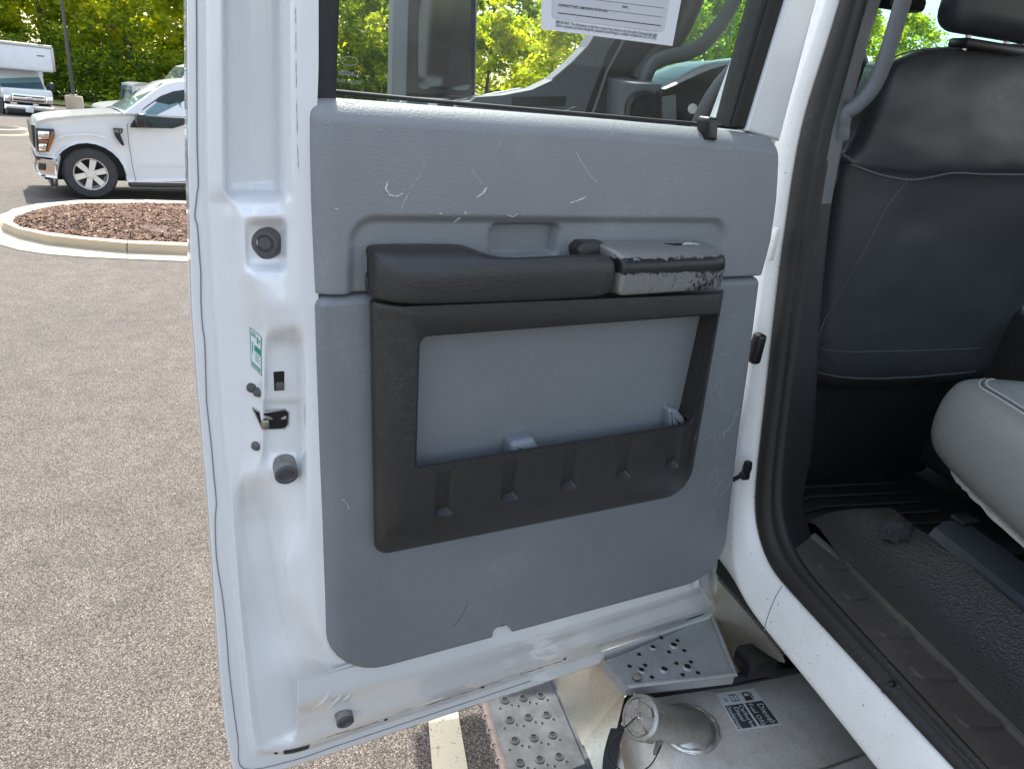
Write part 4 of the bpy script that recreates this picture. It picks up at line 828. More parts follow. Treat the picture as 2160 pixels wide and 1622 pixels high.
scuff([(0.5262,-0.178,0),(0.5133,-0.174,0),(0.4987,-0.1684,0)], .0018); scuff([(0.6372,-0.1978,0),(0.6269,-0.2006,0),(0.62,-0.1954,0)], .0010)
scuff([(0.5282,-0.0977,0),(0.5149,-0.1143,0),(0.4975,-0.1326,0),(0.4809,-0.144,0)], .0007); scuff([(0.3413,-0.1416,0),(0.3267,-0.1684,0),(0.3126,-0.2009,0)], .0007, 'scuff_faint')
scuff([(0.6671,-0.1123,0),(0.6598,-0.0918,0)], .0007, 'scuff_faint'); scuff([(0.6557,-0.0863,0),(0.6537,-0.0755,0)], .0005, 'scuff_faint')
scuff([(0.2387,-0.1752,0),(0.2188,-0.1901,0),(0.1882,-0.2089,0),(0.1761,-0.2264,0)], .0006, 'scuff_faint'); scuff([(0.8428,-0.0879,0),(0.839,-0.0828,0)], .0012, 'scuff_faint')
scuff([(0.1268,-0.2906,0),(0.1164,-0.2723,0),(0.1135,-0.2539,0)], .0008, 'scuff_faint'); scuff([(0.2181,-0.0831,0),(0.2086,-0.0778,0)], .0014, 'scuff_faint')
scuff([(0.9038,-0.1915,0),(0.8986,-0.1921,0)], .0012); scuff([(0.6041,-0.1806,0),(0.6099,-0.2027,0)], .0005, 'scuff_faint')
for k in range(18):
    p = Vector((0.621,-0.1103,0)).lerp(Vector((0.1565,-0.1739,0)), rnd.random())+Vector((0, rnd.uniform(-.10, .09), 0))
    a = rnd.uniform(0, 6.28); l = rnd.uniform(.006, .03)
    scuff([p, p+Vector((math.cos(a), math.sin(a), 0))*l], .0004, 'scuff_faint')
for k in range(26):
    p = Vector((0.1164,-0.3871,0)).lerp(Vector((0.0017,-0.9493,0)), rnd.random())+Vector((rnd.uniform(-.015, .02), 0, 0))
    a = rnd.uniform(0, 6.28); l = rnd.uniform(.006, .035); b2 = a+rnd.uniform(-.8, .8)
    scuff([p, p+Vector((math.cos(a), math.sin(a), 0))*l, p+Vector((math.cos(a)+math.cos(b2), math.sin(a)+math.sin(b2), 0))*l], .0005, 'scuff_faint', lower)
scuff([(0.8901,-0.6642,0),(0.8829,-0.673,0),(0.8772,-0.6882,0)], .0018, 'scuff_faint', lower)
scuff([(0.668,-1.0085,0),(0.6539,-0.9926,0),(0.6411,-0.9608,0)], .0006, 'dark', lower)
liner = [o for o in door.children if o.name.startswith('pocket_liner')][0]
BL_ = bvh_of([liner])
for k in range(95):
    p = Vector((0.647,-0.57,-0.028)).lerp(Vector((0.2249,-0.5959,-0.028)), rnd.random()**.8)+Vector((rnd.uniform(-.03, .12), rnd.gauss(.01, .05), 0))
    if not (min(us)+.01 < p.x < max(us)-.01 and min(vs_)+.03 < p.y < max(vs_)-.02): continue
    a = rnd.uniform(0.8, 2.6); l = rnd.uniform(.008, .045)
    scuff([p, p+Vector((math.cos(a), math.sin(a), 0))*l], .0008, 'scuff' if k % 3 == 0 else 'scuff_faint', liner, BL_)
scuff([(0.5278,-0.5166,-0.028),(0.5134,-0.5125,-0.028),(0.4996,-0.5169,-0.028),(0.5171,-0.5216,-0.028)], .0022, 'scuff', liner, BL_)

# glass maker's mark, etched to be read from outside
gc = Vector((0.8698,-0.0171,-0.0555))
def mark(s, size, dv):
    v_, f_ = text_mesh(s, size)
    wd = max(p.x for p in v_)
    V3 = [D((gc.x+(p.x-wd/2), gc.y+dv+p.y, -.0554)) for p in v_]
    part('glass_mark', (V3, f_), 'scuff_faint', glass, smooth=False)
mark('Carlite', .0105, -.006); mark('SOLAR TINT', .0062, -.016)
ov = [D((gc.x+.012*math.cos(t), gc.y+.012+.0055*math.sin(t), -.0553)) for t in [2*math.pi*k/20 for k in range(21)]]
part('glass_mark', tube(ov, .0005, 4), 'scuff_faint', glass)

# ------------------------------------------------------------------ body side: pillar, sill, seals
BS = [ # white front, white outer, white/seal, seal crest, seal inner, trim inner
 [(1.16,1.587,0.4094), (1.17,1.4588,0.3922), (1.19,1.4317,0.3913), (1.2,1.3967,0.3878), (1.22,1.3798,0.3884), (1.27,1.3899,0.3975)],
 [(1.13,1.4407,0.2118), (1.13,1.4062,0.2101), (1.15,1.3885,0.2116), (1.16,1.3611,0.2114), (1.18,1.3421,0.2129), (1.24,1.3731,0.2219)],
 [(1.12,1.4744,0.0898), (1.12,1.4153,0.0907), (1.14,1.3872,0.0932), (1.15,1.3528,0.0947), (1.17,1.3327,0.0971), (1.23,1.363,0.1026)],
 [(1.11,1.4925,-0.0504), (1.11,1.425,-0.0443), (1.13,1.393,-0.0398), (1.14,1.3537,-0.0355), (1.16,1.3265,-0.0315), (1.22,1.3515,-0.0292)],
 [(1.11,1.4617,-0.2229), (1.11,1.3937,-0.2102), (1.13,1.3671,-0.2043), (1.14,1.33,-0.1969), (1.16,1.3031,-0.1909), (1.22,1.3306,-0.1934)],
 [(1.1,1.4177,-0.4226), (1.1,1.3511,-0.4023), (1.13,1.334,-0.3969), (1.14,1.2976,-0.3858), (1.16,1.2711,-0.3776), (1.22,1.2866,-0.3818)],
 [(1.1,1.3814,-0.6465), (1.1,1.3124,-0.6162), (1.13,1.286,-0.6057), (1.14,1.2539,-0.592), (1.16,1.231,-0.5827), (1.24,1.243,-0.5908)],
 [(1.1,1.351,-0.8072), (1.1,1.2869,-0.7725), (1.13,1.254,-0.7634), (1.14,1.2247,-0.7481), (1.16,1.1997,-0.7359), (1.25,1.2015,-0.7368)],
 [(1.09,1.33,-0.9659), (1.09,1.2514,-0.9154), (1.13,1.2253,-0.8958), (1.14,1.1941,-0.8728), (1.16,1.1683,-0.8557), (1.24,1.1795,-0.857)],
 [(1.09,1.3022,-1.0979), (1.09,1.2089,-1.0515), (1.13,1.1885,-0.9695), (1.14,1.164,-0.9396), (1.16,1.1391,-0.9111), (1.24,1.1739,-0.9158)],
 [(1.09,1.2472,-1.1803), (1.09,1.1436,-1.1336), (1.13,1.1202,-1.026), (1.145,1.1085,-0.9938), (1.16,1.0867,-0.9629), (1.27,1.1422,-0.9754)],
 [(1.09,1.1176,-1.1792), (1.1,1.0387,-1.1581), (1.13,1.0494,-1.0349), (1.145,1.0398,-1.0072), (1.16,1.0259,-0.9793), (1.3,1.0676,-0.9986)],
 [(1.09,0.9898,-1.2102), (1.1,0.9383,-1.1615), (1.13,0.9402,-1.0384), (1.145,0.9333,-1.0149), (1.16,0.9223,-0.988), (1.3,0.9544,-1.0062)],
 [(1.09,0.8095,-1.2073), (1.1,0.7954,-1.169), (1.13,0.7855,-1.0441), (1.145,0.781,-1.0235), (1.16,0.773,-0.9998), (1.3,0.7953,-1.0167)],
 [(1.09,0.6837,-1.2085), (1.1,0.6735,-1.1783), (1.13,0.5682,-1.0514), (1.145,0.5661,-1.0352), (1.16,0.5619,-1.0151), (1.3,0.5821,-1.031)],
 [(1.09,0.4279,-1.2179), (1.1,0.4188,-1.194), (1.13,0.303,-1.0567), (1.145,0.3026,-1.0458), (1.16,0.3007,-1.0322), (1.3,0.3183,-1.048)]]
BS = [[Vector(p) for p in r] for r in BS]
# white pressing: front face -> outer -> rounded shoulder -> under the seal; below, the rocker face
white_rows = []
for i, r in enumerate(BS):
    a, b_, c_ = r[0], r[1], r[2]
    lowf = sstep(9, 11, i)
    under = b_+Vector((.010, 0, -.014))*lowf+Vector((0, .02, 0))*(1-lowf)
    far = a.lerp(b_+Vector((.16, 0, -.05)), lowf)+Vector((0.0, .10*(1-lowf), 0))
    white_rows.append([far, a.lerp(under, .5) if lowf < .5 else under.lerp(far, .3), b_, b_.lerp(c_, .12)+Vector((-.004, 0, .002)), b_.lerp(c_, .7)+Vector((-.006, 0, .003)), b_.lerp(c_, .9), c_, c_+Vector((.03, 0, 0))])
pillar = part('body_side', loft(white_rows, False), 'white_grimy', truck, sub=2)
pillar['label'] = 'white door pillar and sill of the cab'
seal_rows = []
for r in BS:
    c_, m_, s_ = r[2], r[3], r[4]
    nrm = (s_-c_).cross(BS[min(BS.index(r)+1, len(BS)-1)][3]-BS[max(BS.index(r)-1, 0)][3]).normalized()
    if nrm.dot(-m_) < 0: nrm = -nrm          # towards the opening
    seal_rows.append([c_-nrm*.01, c_+nrm*.006, c_.lerp(m_, .5)+nrm*.013, m_+nrm*.010, m_.lerp(s_, .25)+nrm*.002, m_.lerp(s_, .5)+nrm*.010, s_+nrm*.008, s_-nrm*.01])
part('door_seal', loft(seal_rows, False), 'seal', truck, sub=2)
# inner trim of pillar (down to the floor) and scuff plate along the sill
tr_rows = []
for i, r in enumerate(BS):
    a, b_ = r[4], r[5]
    tr_rows.append([a-Vector((.0, 0, .004)), a.lerp(b_, .12), a.lerp(b_, .5), a.lerp(b_, .92), b_, b_+Vector((.015, .0, -.03 if i > 9 else 0))+Vector((.02, .06, 0))*(1-sstep(8, 10, i)), b_+Vector((.03, 0, -.10 if i > 9 else 0))+Vector((.03, .25, 0))*(1-sstep(8, 10, i))])
pt = part('pillar_trim', loft(tr_rows[4:11], False), 'cabin_dark', truck, sub=1)
part('upper_pillar_trim', loft(tr_rows[0:5], False), 'cabin_grey', truck, sub=1)
sp = part('scuff_plate', loft(tr_rows[10:], False), 'scuffplate', truck, sub=2)
BVs = bvh_of([sp])
PADS = [[(1.2068,1.0634,-1.02),(1.2802,1.0495,-1.02),(1.2873,1.0285,-1.02),(1.1987,1.0333,-1.02)], [(1.2003,0.9693,-1.02),(1.261,0.9621,-1.02),(1.2698,0.9345,-1.02),(1.1982,0.9347,-1.02)],
        [(1.1982,0.8612,-1.02),(1.2872,0.8455,-1.02),(1.2859,0.8157,-1.02),(1.1961,0.8278,-1.02)], [(1.1918,0.7532,-1.02),(1.292,0.7363,-1.02),(1.2945,0.7067,-1.02),(1.1929,0.7206,-1.02)],
        [(1.1906,0.6455,-1.02),(1.2851,0.6273,-1.02),(1.2865,0.6004,-1.02),(1.1876,0.6094,-1.02)], [(1.1909,0.5381,-1.02),(1.2829,0.5229,-1.02),(1.285,0.4983,-1.02),(1.1846,0.5058,-1.02)]]
for pd in PADS:
    q = [snap(BVs, p, (0, 0, -1), -0.002) for p in pd]
    q = [Vector(p) for p in rpoly([(p.x, p.y) for p in q], [.004, .004, .012, .02], 3)]
    lo_ = [snap(BVs, (p.x, p.y, -1.0), (0, 0, -1), -.003) for p in q]
    cc = sum(lo_, Vector((0, 0, 0)))/len(lo_)
    hi_ = [p.lerp(cc, .05)+Vector((0, 0, .0095)) for p in lo_]
    part('scuff_rib', loft([lo_, hi_], True, True, True), 'scuffplate', sp, angle=25)
rdg = smooth_path([r[5]+Vector((-.004, 0, .002)) for r in BS[10:]], 5)
part('scuff_plate_ridge', tube(rdg, .011, 8), 'scuffplate', sp)
# pillar-to-sill joint and door check hardware
jt = [(1.125,1.0541,-1.0379), (1.118,1.0527,-1.0723), (1.108,1.0462,-1.1196), (1.099,1.0386,-1.1549)]
BVw = bvh_of([pillar])
jp = [snap(BVw, p, (1, .3, -.5), .0002) for p in smooth_path(jt, 5)]
part('panel_joint', tube(jp, .0012, 5), 'sealer', pillar)
nick = [snap(BVs, p, (0, 0, -1), -.002) for p in ((1.14,0.7413,-1.0458), (1.15,0.7452,-1.0369), (1.16,0.741,-1.0297))]
part('seal_clip', tube([(1.13,0.7369,-1.0439), (1.135,0.7382,-1.0287), (1.14,0.7316,-1.0155)], .006, 6), 'black', truck)
# chips and grime specks along the sill
for k in range(26):
    t = rnd.uniform(10.6, 14.4); i = int(t); f_ = t-i
    p = BS[i][1].lerp(BS[i+1][1], f_).lerp(BS[i][2].lerp(BS[i+1][2], f_), rnd.uniform(.15, .95))
    p = snap(BVw, p, (1, .0, -1), .0001); s_ = .0004+.0022*rnd.random()**3
    part('paint_chip', lathe([(s_, 0), (s_*.6, .0006), (.0001, .0007)], p, (-1, 0, 1), 6), 'rust', pillar, smooth=False)
# door check arm stub and hinge cover beside the trim
part('hinge_cover', xf(rbox((0, 0, 0), (.026, .03, .075), .009, 3), lambda v: v+Vector((1.085,1.2954,-0.5289))), 'black', truck)
part('hinge_bracket', rbox((1.088,1.3329,-0.29), (.012, .02, .075), .004), 'white_grimy', truck)
chk = [(1.07,1.2431,-0.8557), (1.08,1.232,-0.839), (1.09,1.2243,-0.8299), (1.1,1.2308,-0.8145)]
part('check_cable', tube(smooth_path(chk, 4), .006, 8), 'black', truck)
part('check_bolt', rbox((1.085,1.2234,-0.8089), (.018, .018, .034), .006), 'black', truck)
part('check_foot', rbox((1.08,1.2197,-0.8302), (.022, .02, .018), .005), 'black', truck)

# ------------------------------------------------------------------ cabin
part('cab_roof', rbox((2.07, 1.12, 0.56), (2.0, 2.5, .07), .02), 'white', truck)
part('cab_rear_wall', rbox((2.1, -0.10, -0.75), (1.8, .05, .9), .02), 'cabin_grey', truck)
part('cab_right_side', rbox((3.02, 1.1, -0.66), (.06, 2.6, 1.2), .02), 'cabin_dark', truck)
part('cab_right_pillar', rbox((3.0, 1.35, 0.2), (.06, .14, .7), .02), 'cabin_grey', truck)
part('cabin_floor', rbox((2.08, 1.15, -1.17), (1.88, 2.9, .06), .01), 'cabin_dark', truck)
part('firewall', rbox((2.1, 2.72, -0.65), (1.7, .06, 1.1), .02), 'cabin_dark', truck)
# vinyl floor covering beside the sill, sloping up to the seat plinth
vr = [[(1.275,1.188,-0.9433), (1.27,1.1833,-0.9396), (1.28,1.1284,-0.9527), (1.29,1.056,-0.9911), (1.29,0.9422,-0.9999), (1.29,0.7855,-1.0119), (1.29,0.575,-1.0249), (1.29,0.3646,-1.0387)],
      [(1.715,1.6293,-1.1), (1.5303,1.3807,-1.06), (1.5025,1.2419,-1.06), (1.4698,1.1106,-1.06), (1.4483,0.9725,-1.06), (1.4337,0.8053,-1.06), (1.4134,0.5883,-1.06), (1.3858,0.3707,-1.06)],
      [(1.8819,1.6394,-1.12), (1.6512,1.3871,-1.06), (1.5624,1.2112,-1.03), (1.5542,1.0954,-1.03), (1.5464,0.9768,-1.03), (1.5223,0.8134,-1.03), (1.4968,0.5937,-1.03), (1.4579,0.3822,-1.03)],
      [(2.0488,1.6154,-1.12), (1.7627,1.3694,-1.06), (1.6661,1.2047,-1.03), (1.6394,1.1158,-1), (1.597,0.9732,-0.98), (1.5768,0.8073,-0.98), (1.5384,0.5968,-0.98), (1.4974,0.3972,-0.98)]]
vr = [[Vector(p) for p in r] for r in vr]
for r in vr: r[0] = r[1]+Vector((0, .02, -.14))
part('floor_vinyl', loft([[Vector(p) for p in r] for r in vr], False), 'vinyl', truck, sub=3)
# footwell mat ridges
mat_o = part('footwell_mat', rbox((1.72, 1.42, -1.125), (.75, .62, .03), .01), 'cabin_dark', truck)
for k in range(9):
    y = 1.18+.055*k
    part('mat_ridge', tube([(1.42+.012*k, y, -1.106), (1.58, y+.02, -1.106), (1.95, y-.01, -1.106)], .006, 6), 'cabin_dark', mat_o)
# seat plinth rail
rl_ = [[Vector(p) for p in r] for r in (
  [(1.6175,1.1056,-0.99), (1.5904,0.8114,-0.99), (1.5677,0.5412,-0.99)], [(1.6261,1.1025,-0.965), (1.6027,0.8289,-0.965), (1.5824,0.5608,-0.965)],
  [(1.6577,1.1085,-0.955), (1.6392,0.8541,-0.955), (1.6162,0.5857,-0.955)], [(1.7334,1.1139,-0.96), (1.7218,0.8788,-0.96), (1.6892,0.6193,-0.96)], [(1.795,1.1059,-1), (1.7843,0.8724,-1), (1.7657,0.6302,-1)])]
part('seat_plinth', loft(rl_, False), 'cabin_mid', truck, angle=30)
part('seat_hinge', rbox((1.7293,1.1051,-0.955), (.06, .045, .018), .006), 'cabin_dark', truck)
# rear seat cushion
c0 = Vector((1.424,1.0252,-0.7)); c1 = Vector((1.3223,0.7278,-0.7))
dirr = (c1-c0); dirr.z = 0; dirr.normalize()              # rearwards along the outer edge
out = Vector((dirr.y, -dirr.x, 0)); out = -out if out.x > 0 else out
def SC(a, b, z): return Vector((c0.x, c0.y, 0))+dirr*a-out*b+Vector((0, 0, z))
cr_ = []
for a, zb, zt, ins in ((-.050, -.66, -.55, .085), (-.045, -.69, -.52, .05), (-.01, -.70, -.495, .015), (.08, -.70, -.488, .0), (.32, -.70, -.485, 0), (.55, -.70, -.485, 0), (.75, -.69, -.49, 0)):
    h = zt-zb; cr_.append([SC(a, ins+.05, zb-.03), SC(a, ins+.004, zb), SC(a, ins-.040, zb+.14*h), SC(a, ins-.054, zb+.42*h), SC(a, ins-.050, zb+.74*h), SC(a, ins-.030, zb+.95*h), SC(a, ins+.0, zt-.002), SC(a, ins+.03, zt+.003), SC(a, ins+.30, zt+.006), SC(a, ins+.8, zt), SC(a, ins+.9, zb)])
cush = part('rear_seat_cushion', loft(cr_, False, False, False), 'seat_light', truck, sub=2)
fk = [SC(a, i+.05, z-.03) for a, z, i in ((-.03, -.66, .10), (-.02, -.69, .055), (.04, -.70, .02), (.14, -.70, .004), (.32, -.70, 0), (.75, -.69, 0))]
part('cushion_front', (cr_[0], [tuple(range(len(cr_[0])))]), 'seat_light', cush)
ed = smooth_path([SC(a, i+.006, z) for a, z, i in ((-.02, -.69, .055), (.04, -.70, .02), (.14, -.70, .004), (.32, -.70, 0), (.75, -.69, 0))], 8)
part('fleece_edge', tube([p+Vector((rnd.uniform(-.002, .002), 0, -.006+rnd.uniform(-.002, .002))) for p in ed], [.007+.003*rnd.random() for _ in ed], 6), 'fleece', cush)
BVc = bvh_of([cush])
for off_ in (-.006, .008):
    sm = [snap(BVc, SC(a, i+off_, -.4), (0, 0, -1), .0004) for a, i in [(-.012+.012*k, .062*max(0, 1-k/7)**2) for k in range(56)]]
    part('seam', tube(sm, .0016, 6), 'thread_pale', cush)
sm = [snap(BVc, SC(a, i+.001, -.4), (0, 0, -1), -.0008) for a, i in [(-.012+.012*k, .062*max(0, 1-k/7)**2) for k in range(56)]]
part('seam_groove', tube(sm, .003, 6), 'thread', cush)
part('rear_seat_base', rbox((2.14, .60, -.90), (.84, .56, .38), .03), 'cabin_dark', truck)
part('rear_pillar', rbox((1.17, -.24, -.28), (.10, .16, 1.75), .03), 'white', truck)
# front seat seen from behind
SB = [
 [(1.6214,1.6,0.0815), (1.6307,1.6,0.1167), (1.7205,1.6,0.137), (1.9861,1.6,0.1633), (2.3002,1.6,0.1819)],
 [(1.4535,1.5,0.1209), (1.4858,1.49,0.1503), (1.5707,1.48,0.1717), (1.8121,1.48,0.1975), (2.1426,1.5,0.2214)],
 [(1.3762,1.44,0.1182), (1.4084,1.42,0.1444), (1.4952,1.41,0.1664), (1.7253,1.41,0.1901), (2.064,1.44,0.2155)],
 [(1.3494,1.42,0.094), (1.359,1.385,0.1105), (1.4699,1.375,0.1364), (1.6974,1.375,0.1577), (2.0603,1.42,0.1877)],
 [(1.3434,1.42,0.0022), (1.3571,1.38,0.0114), (1.4958,1.365,0.024), (1.7457,1.365,0.0446), (2.1562,1.42,0.0685)],
 [(1.3306,1.43,-0.0899), (1.3658,1.385,-0.098), (1.5326,1.365,-0.0903), (1.8112,1.365,-0.0765), (2.2405,1.42,-0.0603)],
 [(1.3071,1.435,-0.1029), (1.3588,1.39,-0.1229), (1.5401,1.37,-0.1116), (1.8275,1.37,-0.0948), (2.2439,1.42,-0.0804)],
 [(1.3068,1.44,-0.1178), (1.3685,1.405,-0.1377), (1.559,1.39,-0.1224), (1.8604,1.39,-0.1077), (2.2425,1.42,-0.0933)],
 [(1.3475,1.45,-0.2927), (1.3882,1.41,-0.2882), (1.5491,1.395,-0.2859), (1.8659,1.395,-0.2703), (2.1818,1.44,-0.2644)],
 [(1.3846,1.46,-0.4843), (1.4252,1.42,-0.4842), (1.5689,1.405,-0.4864), (1.9274,1.405,-0.4739), (2.1179,1.44,-0.4639)],
 [(1.4223,1.47,-0.6253), (1.4676,1.43,-0.6244), (1.6015,1.415,-0.6289), (1.957,1.415,-0.6238), (2.0926,1.44,-0.6218)],
 [(1.4506,1.48,-0.6908), (1.4917,1.435,-0.6901), (1.6307,1.42,-0.6916), (1.9745,1.42,-0.6875), (2.0869,1.44,-0.6891)],
 [(1.5097,1.52,-0.7283), (1.5641,1.49,-0.7353), (1.7057,1.48,-0.7365), (2.065,1.48,-0.7314), (2.1751,1.5,-0.7327)]]
SB = [[Vector(p) for p in r] for r in SB]
SB = [[r[0]+Vector((.06, .14, 0)), r[0]+Vector((.005, .05, 0))]+r for r in SB]
seatb = part('front_seat_back', loft(SB, False), 'seat_dark', truck, sub=3)
tx = bpy.data.textures.new('folds', 'CLOUDS'); tx.noise_scale = .16; tx.noise_depth = 2
dm = seatb.modifiers.new('folds', 'DISPLACE'); dm.texture = tx; dm.strength = .016; dm.mid_level = .5; dm.texture_coords = 'LOCAL'
BVf = bvh_of([seatb])
def seam(px, r=.0022, mat='thread'):
    pts = [snap(BVf, p, (0, 1, 0), .0002, .3) for p in smooth_path(px, 6)]
    part('seam', tube(pts, r, 6), mat, seatb)
seam([(1.2729,1.4,-0.0899),(1.3366,1.4,-0.1148),(1.4074,1.4,-0.1303),(1.4835,1.4,-0.135),(1.5401,1.4,-0.125),(1.6032,1.4,-0.11),(1.7381,1.4,-0.1068),(2.0066,1.4,-0.0936)], .003)
seam([(1.4815,1.4,-0.1374),(1.4527,1.4,-0.2073),(1.4369,1.4,-0.3023),(1.4175,1.4,-0.4136),(1.4128,1.4,-0.5298),(1.4386,1.4,-0.6529)], .0018)
seam([(1.4297,1.4,-0.6001),(1.574,1.4,-0.5953),(1.7619,1.4,-0.5939),(1.9823,1.4,-0.5959)], .0014)
seam([(1.4531,1.4,-0.676),(1.6089,1.4,-0.6848),(1.8012,1.4,-0.6832),(2.0124,1.4,-0.6755)], .003)
seam([(1.3346,1.4,0.1165),(1.3597,1.4,0.1287),(1.409,1.4,0.1436),(1.4893,1.4,0.1549),(1.603,1.4,0.1639),(1.7235,1.4,0.1694)], .0022)
part('underframe_sun_block', rbox((1.79, 1.72, -.86), (.72, .34, .52), .03), 'cabin_dark', truck)  # seat frame as solid box, widened to block sun and darken the gap
part('console_sun_block', rbox((2.22, 1.7, -.78), (.28, 1.1, .60), .04), 'cabin_dark', truck)  # dark box added beside the seat to block sun and pale background
part('passenger_seat_back', rbox((2.68, 1.5, -.2), (.5, .16, .75), .06, 3), 'seat_dark', truck)
# headrest with its posts
hc = Vector((1.6003,1.4,0.2578))
hrest = part('headrest', xf(rbox((0, 0, 0), (.30, .10, .165), .045, 5), lambda v: v+hc+Vector((.0, .0, .012))), 'seat_dark', truck)
for dx in (-.06, .06):
    part('headrest_post', tube([hc+Vector((dx, 0, -.03)), hc+Vector((dx, .01, -.16))], .007, 10), 'chrome', hrest)
part('headrest_collar', rbox(hc+Vector((.0, .0, -.088)), (.18, .055, .02), .006), 'black', hrest)
# grab handle on the pillar
gh = [(1.2038,1.27,0.261), (1.2098,1.28,0.2134), (1.219,1.29,0.1554), (1.2246,1.3,0.0941), (1.2218,1.31,0.0477), (1.2067,1.325,0.0126), (1.1921,1.335,-0.0037), (1.1952,1.34,-0.0252), (1.2036,1.345,-0.0546)]
part('pillar_grab_handle', tube(smooth_path(gh, 5), [.0165]*31+[.018]*6+[.02]*4, 14), 'cabin_grey', truck)
part('seat_belt_trim', loft([[Vector(p) for p in [(1.1896,1.35,-0.0541),(1.2158,1.35,-0.0542),(1.2419,1.36,-0.1443),(1.2294,1.36,-0.1984)]], [Vector(p) for p in [(1.237,1.4,-0.0579),(1.2642,1.4,-0.0581),(1.2911,1.41,-0.1516),(1.2782,1.41,-0.2078)]]], True, True, True), 'cabin_dark', truck, smooth=False)
part('visor_end', rbox((1.414,1.5,0.2418), (.11, .05, .03), .01), 'cabin_dark', truck)

# ------------------------------------------------------------------ front of the cab seen through the window
# B-pillar seen from outside, ahead of the rear door
bp_ = [Vector(p) for p in [(1.125,1.7559,-0.0828),(1.125,1.6278,-0.0819),(1.15,1.5883,0.2795),(1.16,1.5719,0.3715),(1.16,1.6593,0.3827),(1.15,1.6798,0.2868)]]
part('middle_pillar', loft([bp_, [p+Vector((.05, 0, 0)) for p in bp_]], True, True, True), 'white', truck, smooth=False)
part('middle_pillar_lower', loft([[Vector(p) for p in [(1.125,1.7559,-0.0828),(1.125,1.5981,-0.0789),(1.125,1.443,-0.8149),(1.125,1.591,-0.8914)]], [Vector(p)+Vector((.05, 0, 0)) for p in [(1.125,1.7559,-0.0828),(1.125,1.5981,-0.0789),(1.125,1.443,-0.8149),(1.125,1.591,-0.8914)]]], True, True, True), 'white', truck, smooth=False)
# front door standing open: inner belt, sail and frame
fd = [Vector(p) for p in [(0.6314,2.45,-0.0982),(0.6635,2.45,-0.0926),(0.6771,2.45,-0.0796),(0.7683,2.45,-0.0657),(0.8702,2.45,-0.0388),(0.9396,2.45,-0.0027),(1.0014,2.45,0.0536),(1.054,2.45,0.1117),(1.1006,2.45,0.2033),(1.1245,2.45,0.318),(1.1465,2.45,0.4816),(1.1966,2.45,0.489),(1.1722,2.45,0.2964),(1.1398,2.45,0.1501),(1.0643,2.45,-0.1297),(1.0568,2.45,-0.3929),(1.1184,2.45,-1.1163),(0.7256,2.45,-1.102)]]
fdoor = part('front_door', loft([fd, [p+Vector((.01, .11, 0)) for p in fd]], True, True, True), 'cabin_mid', truck, smooth=False)
fdoor['label'] = 'open front door with grey inner belt beyond the rear window'
fo = [Vector(p)+Vector((0, .115, 0)) for p in [(0.6347,2.45,-0.0994),(0.6635,2.45,-0.0926),(0.8702,2.45,-0.0388),(1.0631,2.45,-0.1219),(1.1184,2.45,-1.1163),(0.7295,2.45,-1.1021)]]
part('front_door_skin', loft([fo, [p+Vector((.0, .02, 0)) for p in fo]], True, True, True), 'white', fdoor, smooth=False)
part('door_edge_strip', tube([Vector(p) for p in [(0.9354,2.44,0.0003),(0.9969,2.44,0.0563),(1.0492,2.44,0.1141),(1.0974,2.44,0.2054),(1.1211,2.44,0.3196)]], .003, 6), 'cabin_grey', fdoor)
part('handle_recess', loft([[Vector(p) for p in [(0.8006,2.445,-0.0685),(0.9964,2.445,-0.0483),(0.9955,2.445,-0.0789),(0.8037,2.445,-0.0981)]], [Vector(p) for p in [(0.809,2.449,-0.0725),(0.99,2.449,-0.0537),(0.9896,2.449,-0.0766),(0.8114,2.449,-0.0947)]]], True, True, True), 'black', fdoor, smooth=False)
# tow mirror beyond
mc = [Vector(p) for p in [(0.4501,2.8,0.3268),(0.4933,2.8,-0.114),(0.7824,2.8,-0.1037),(0.7529,2.8,0.3682)]]
mir = part('tow_mirror', xf(slab2(rpoly([(p.x, p.z) for p in mc], .03, 5), 0, .10, .02, 4), lambda v: Vector((v.x, 2.92-v.z, v.y))), 'black', truck)
mg = [Vector(p) for p in [(0.5365,2.81,0.3396),(0.5536,2.81,-0.0815),(0.7525,2.81,-0.0701),(0.7246,2.81,0.3653)]]
part('mirror_glass', xf(slab2(rpoly([(p.x, p.z) for p in mg], .02, 4), 0, .004, 0), lambda v: Vector((v.x, 2.818-v.z, v.y))), plain('mirror_face', (0.07, 0.075, 0.08), 0.06, 1.0, var=0.05), mir)
ms_ = [Vector(p) for p in [(0.4485,2.79,0.3256),(0.4534,2.79,-0.1169),(0.5091,2.79,-0.1153),(0.5034,2.79,0.3331)]]
part('mirror_edge', xf(slab2([(p.x, p.z) for p in ms_], 0, .10, .01), lambda v: Vector((v.x, 2.89-v.z, v.y))), 'cabin_grey', mir)
part('mirror_arm', tube([Vector((0.6406,2.8,-0.1342)), Vector((0.807,2.62,-0.1033))], .025, 10), 'black', mir)
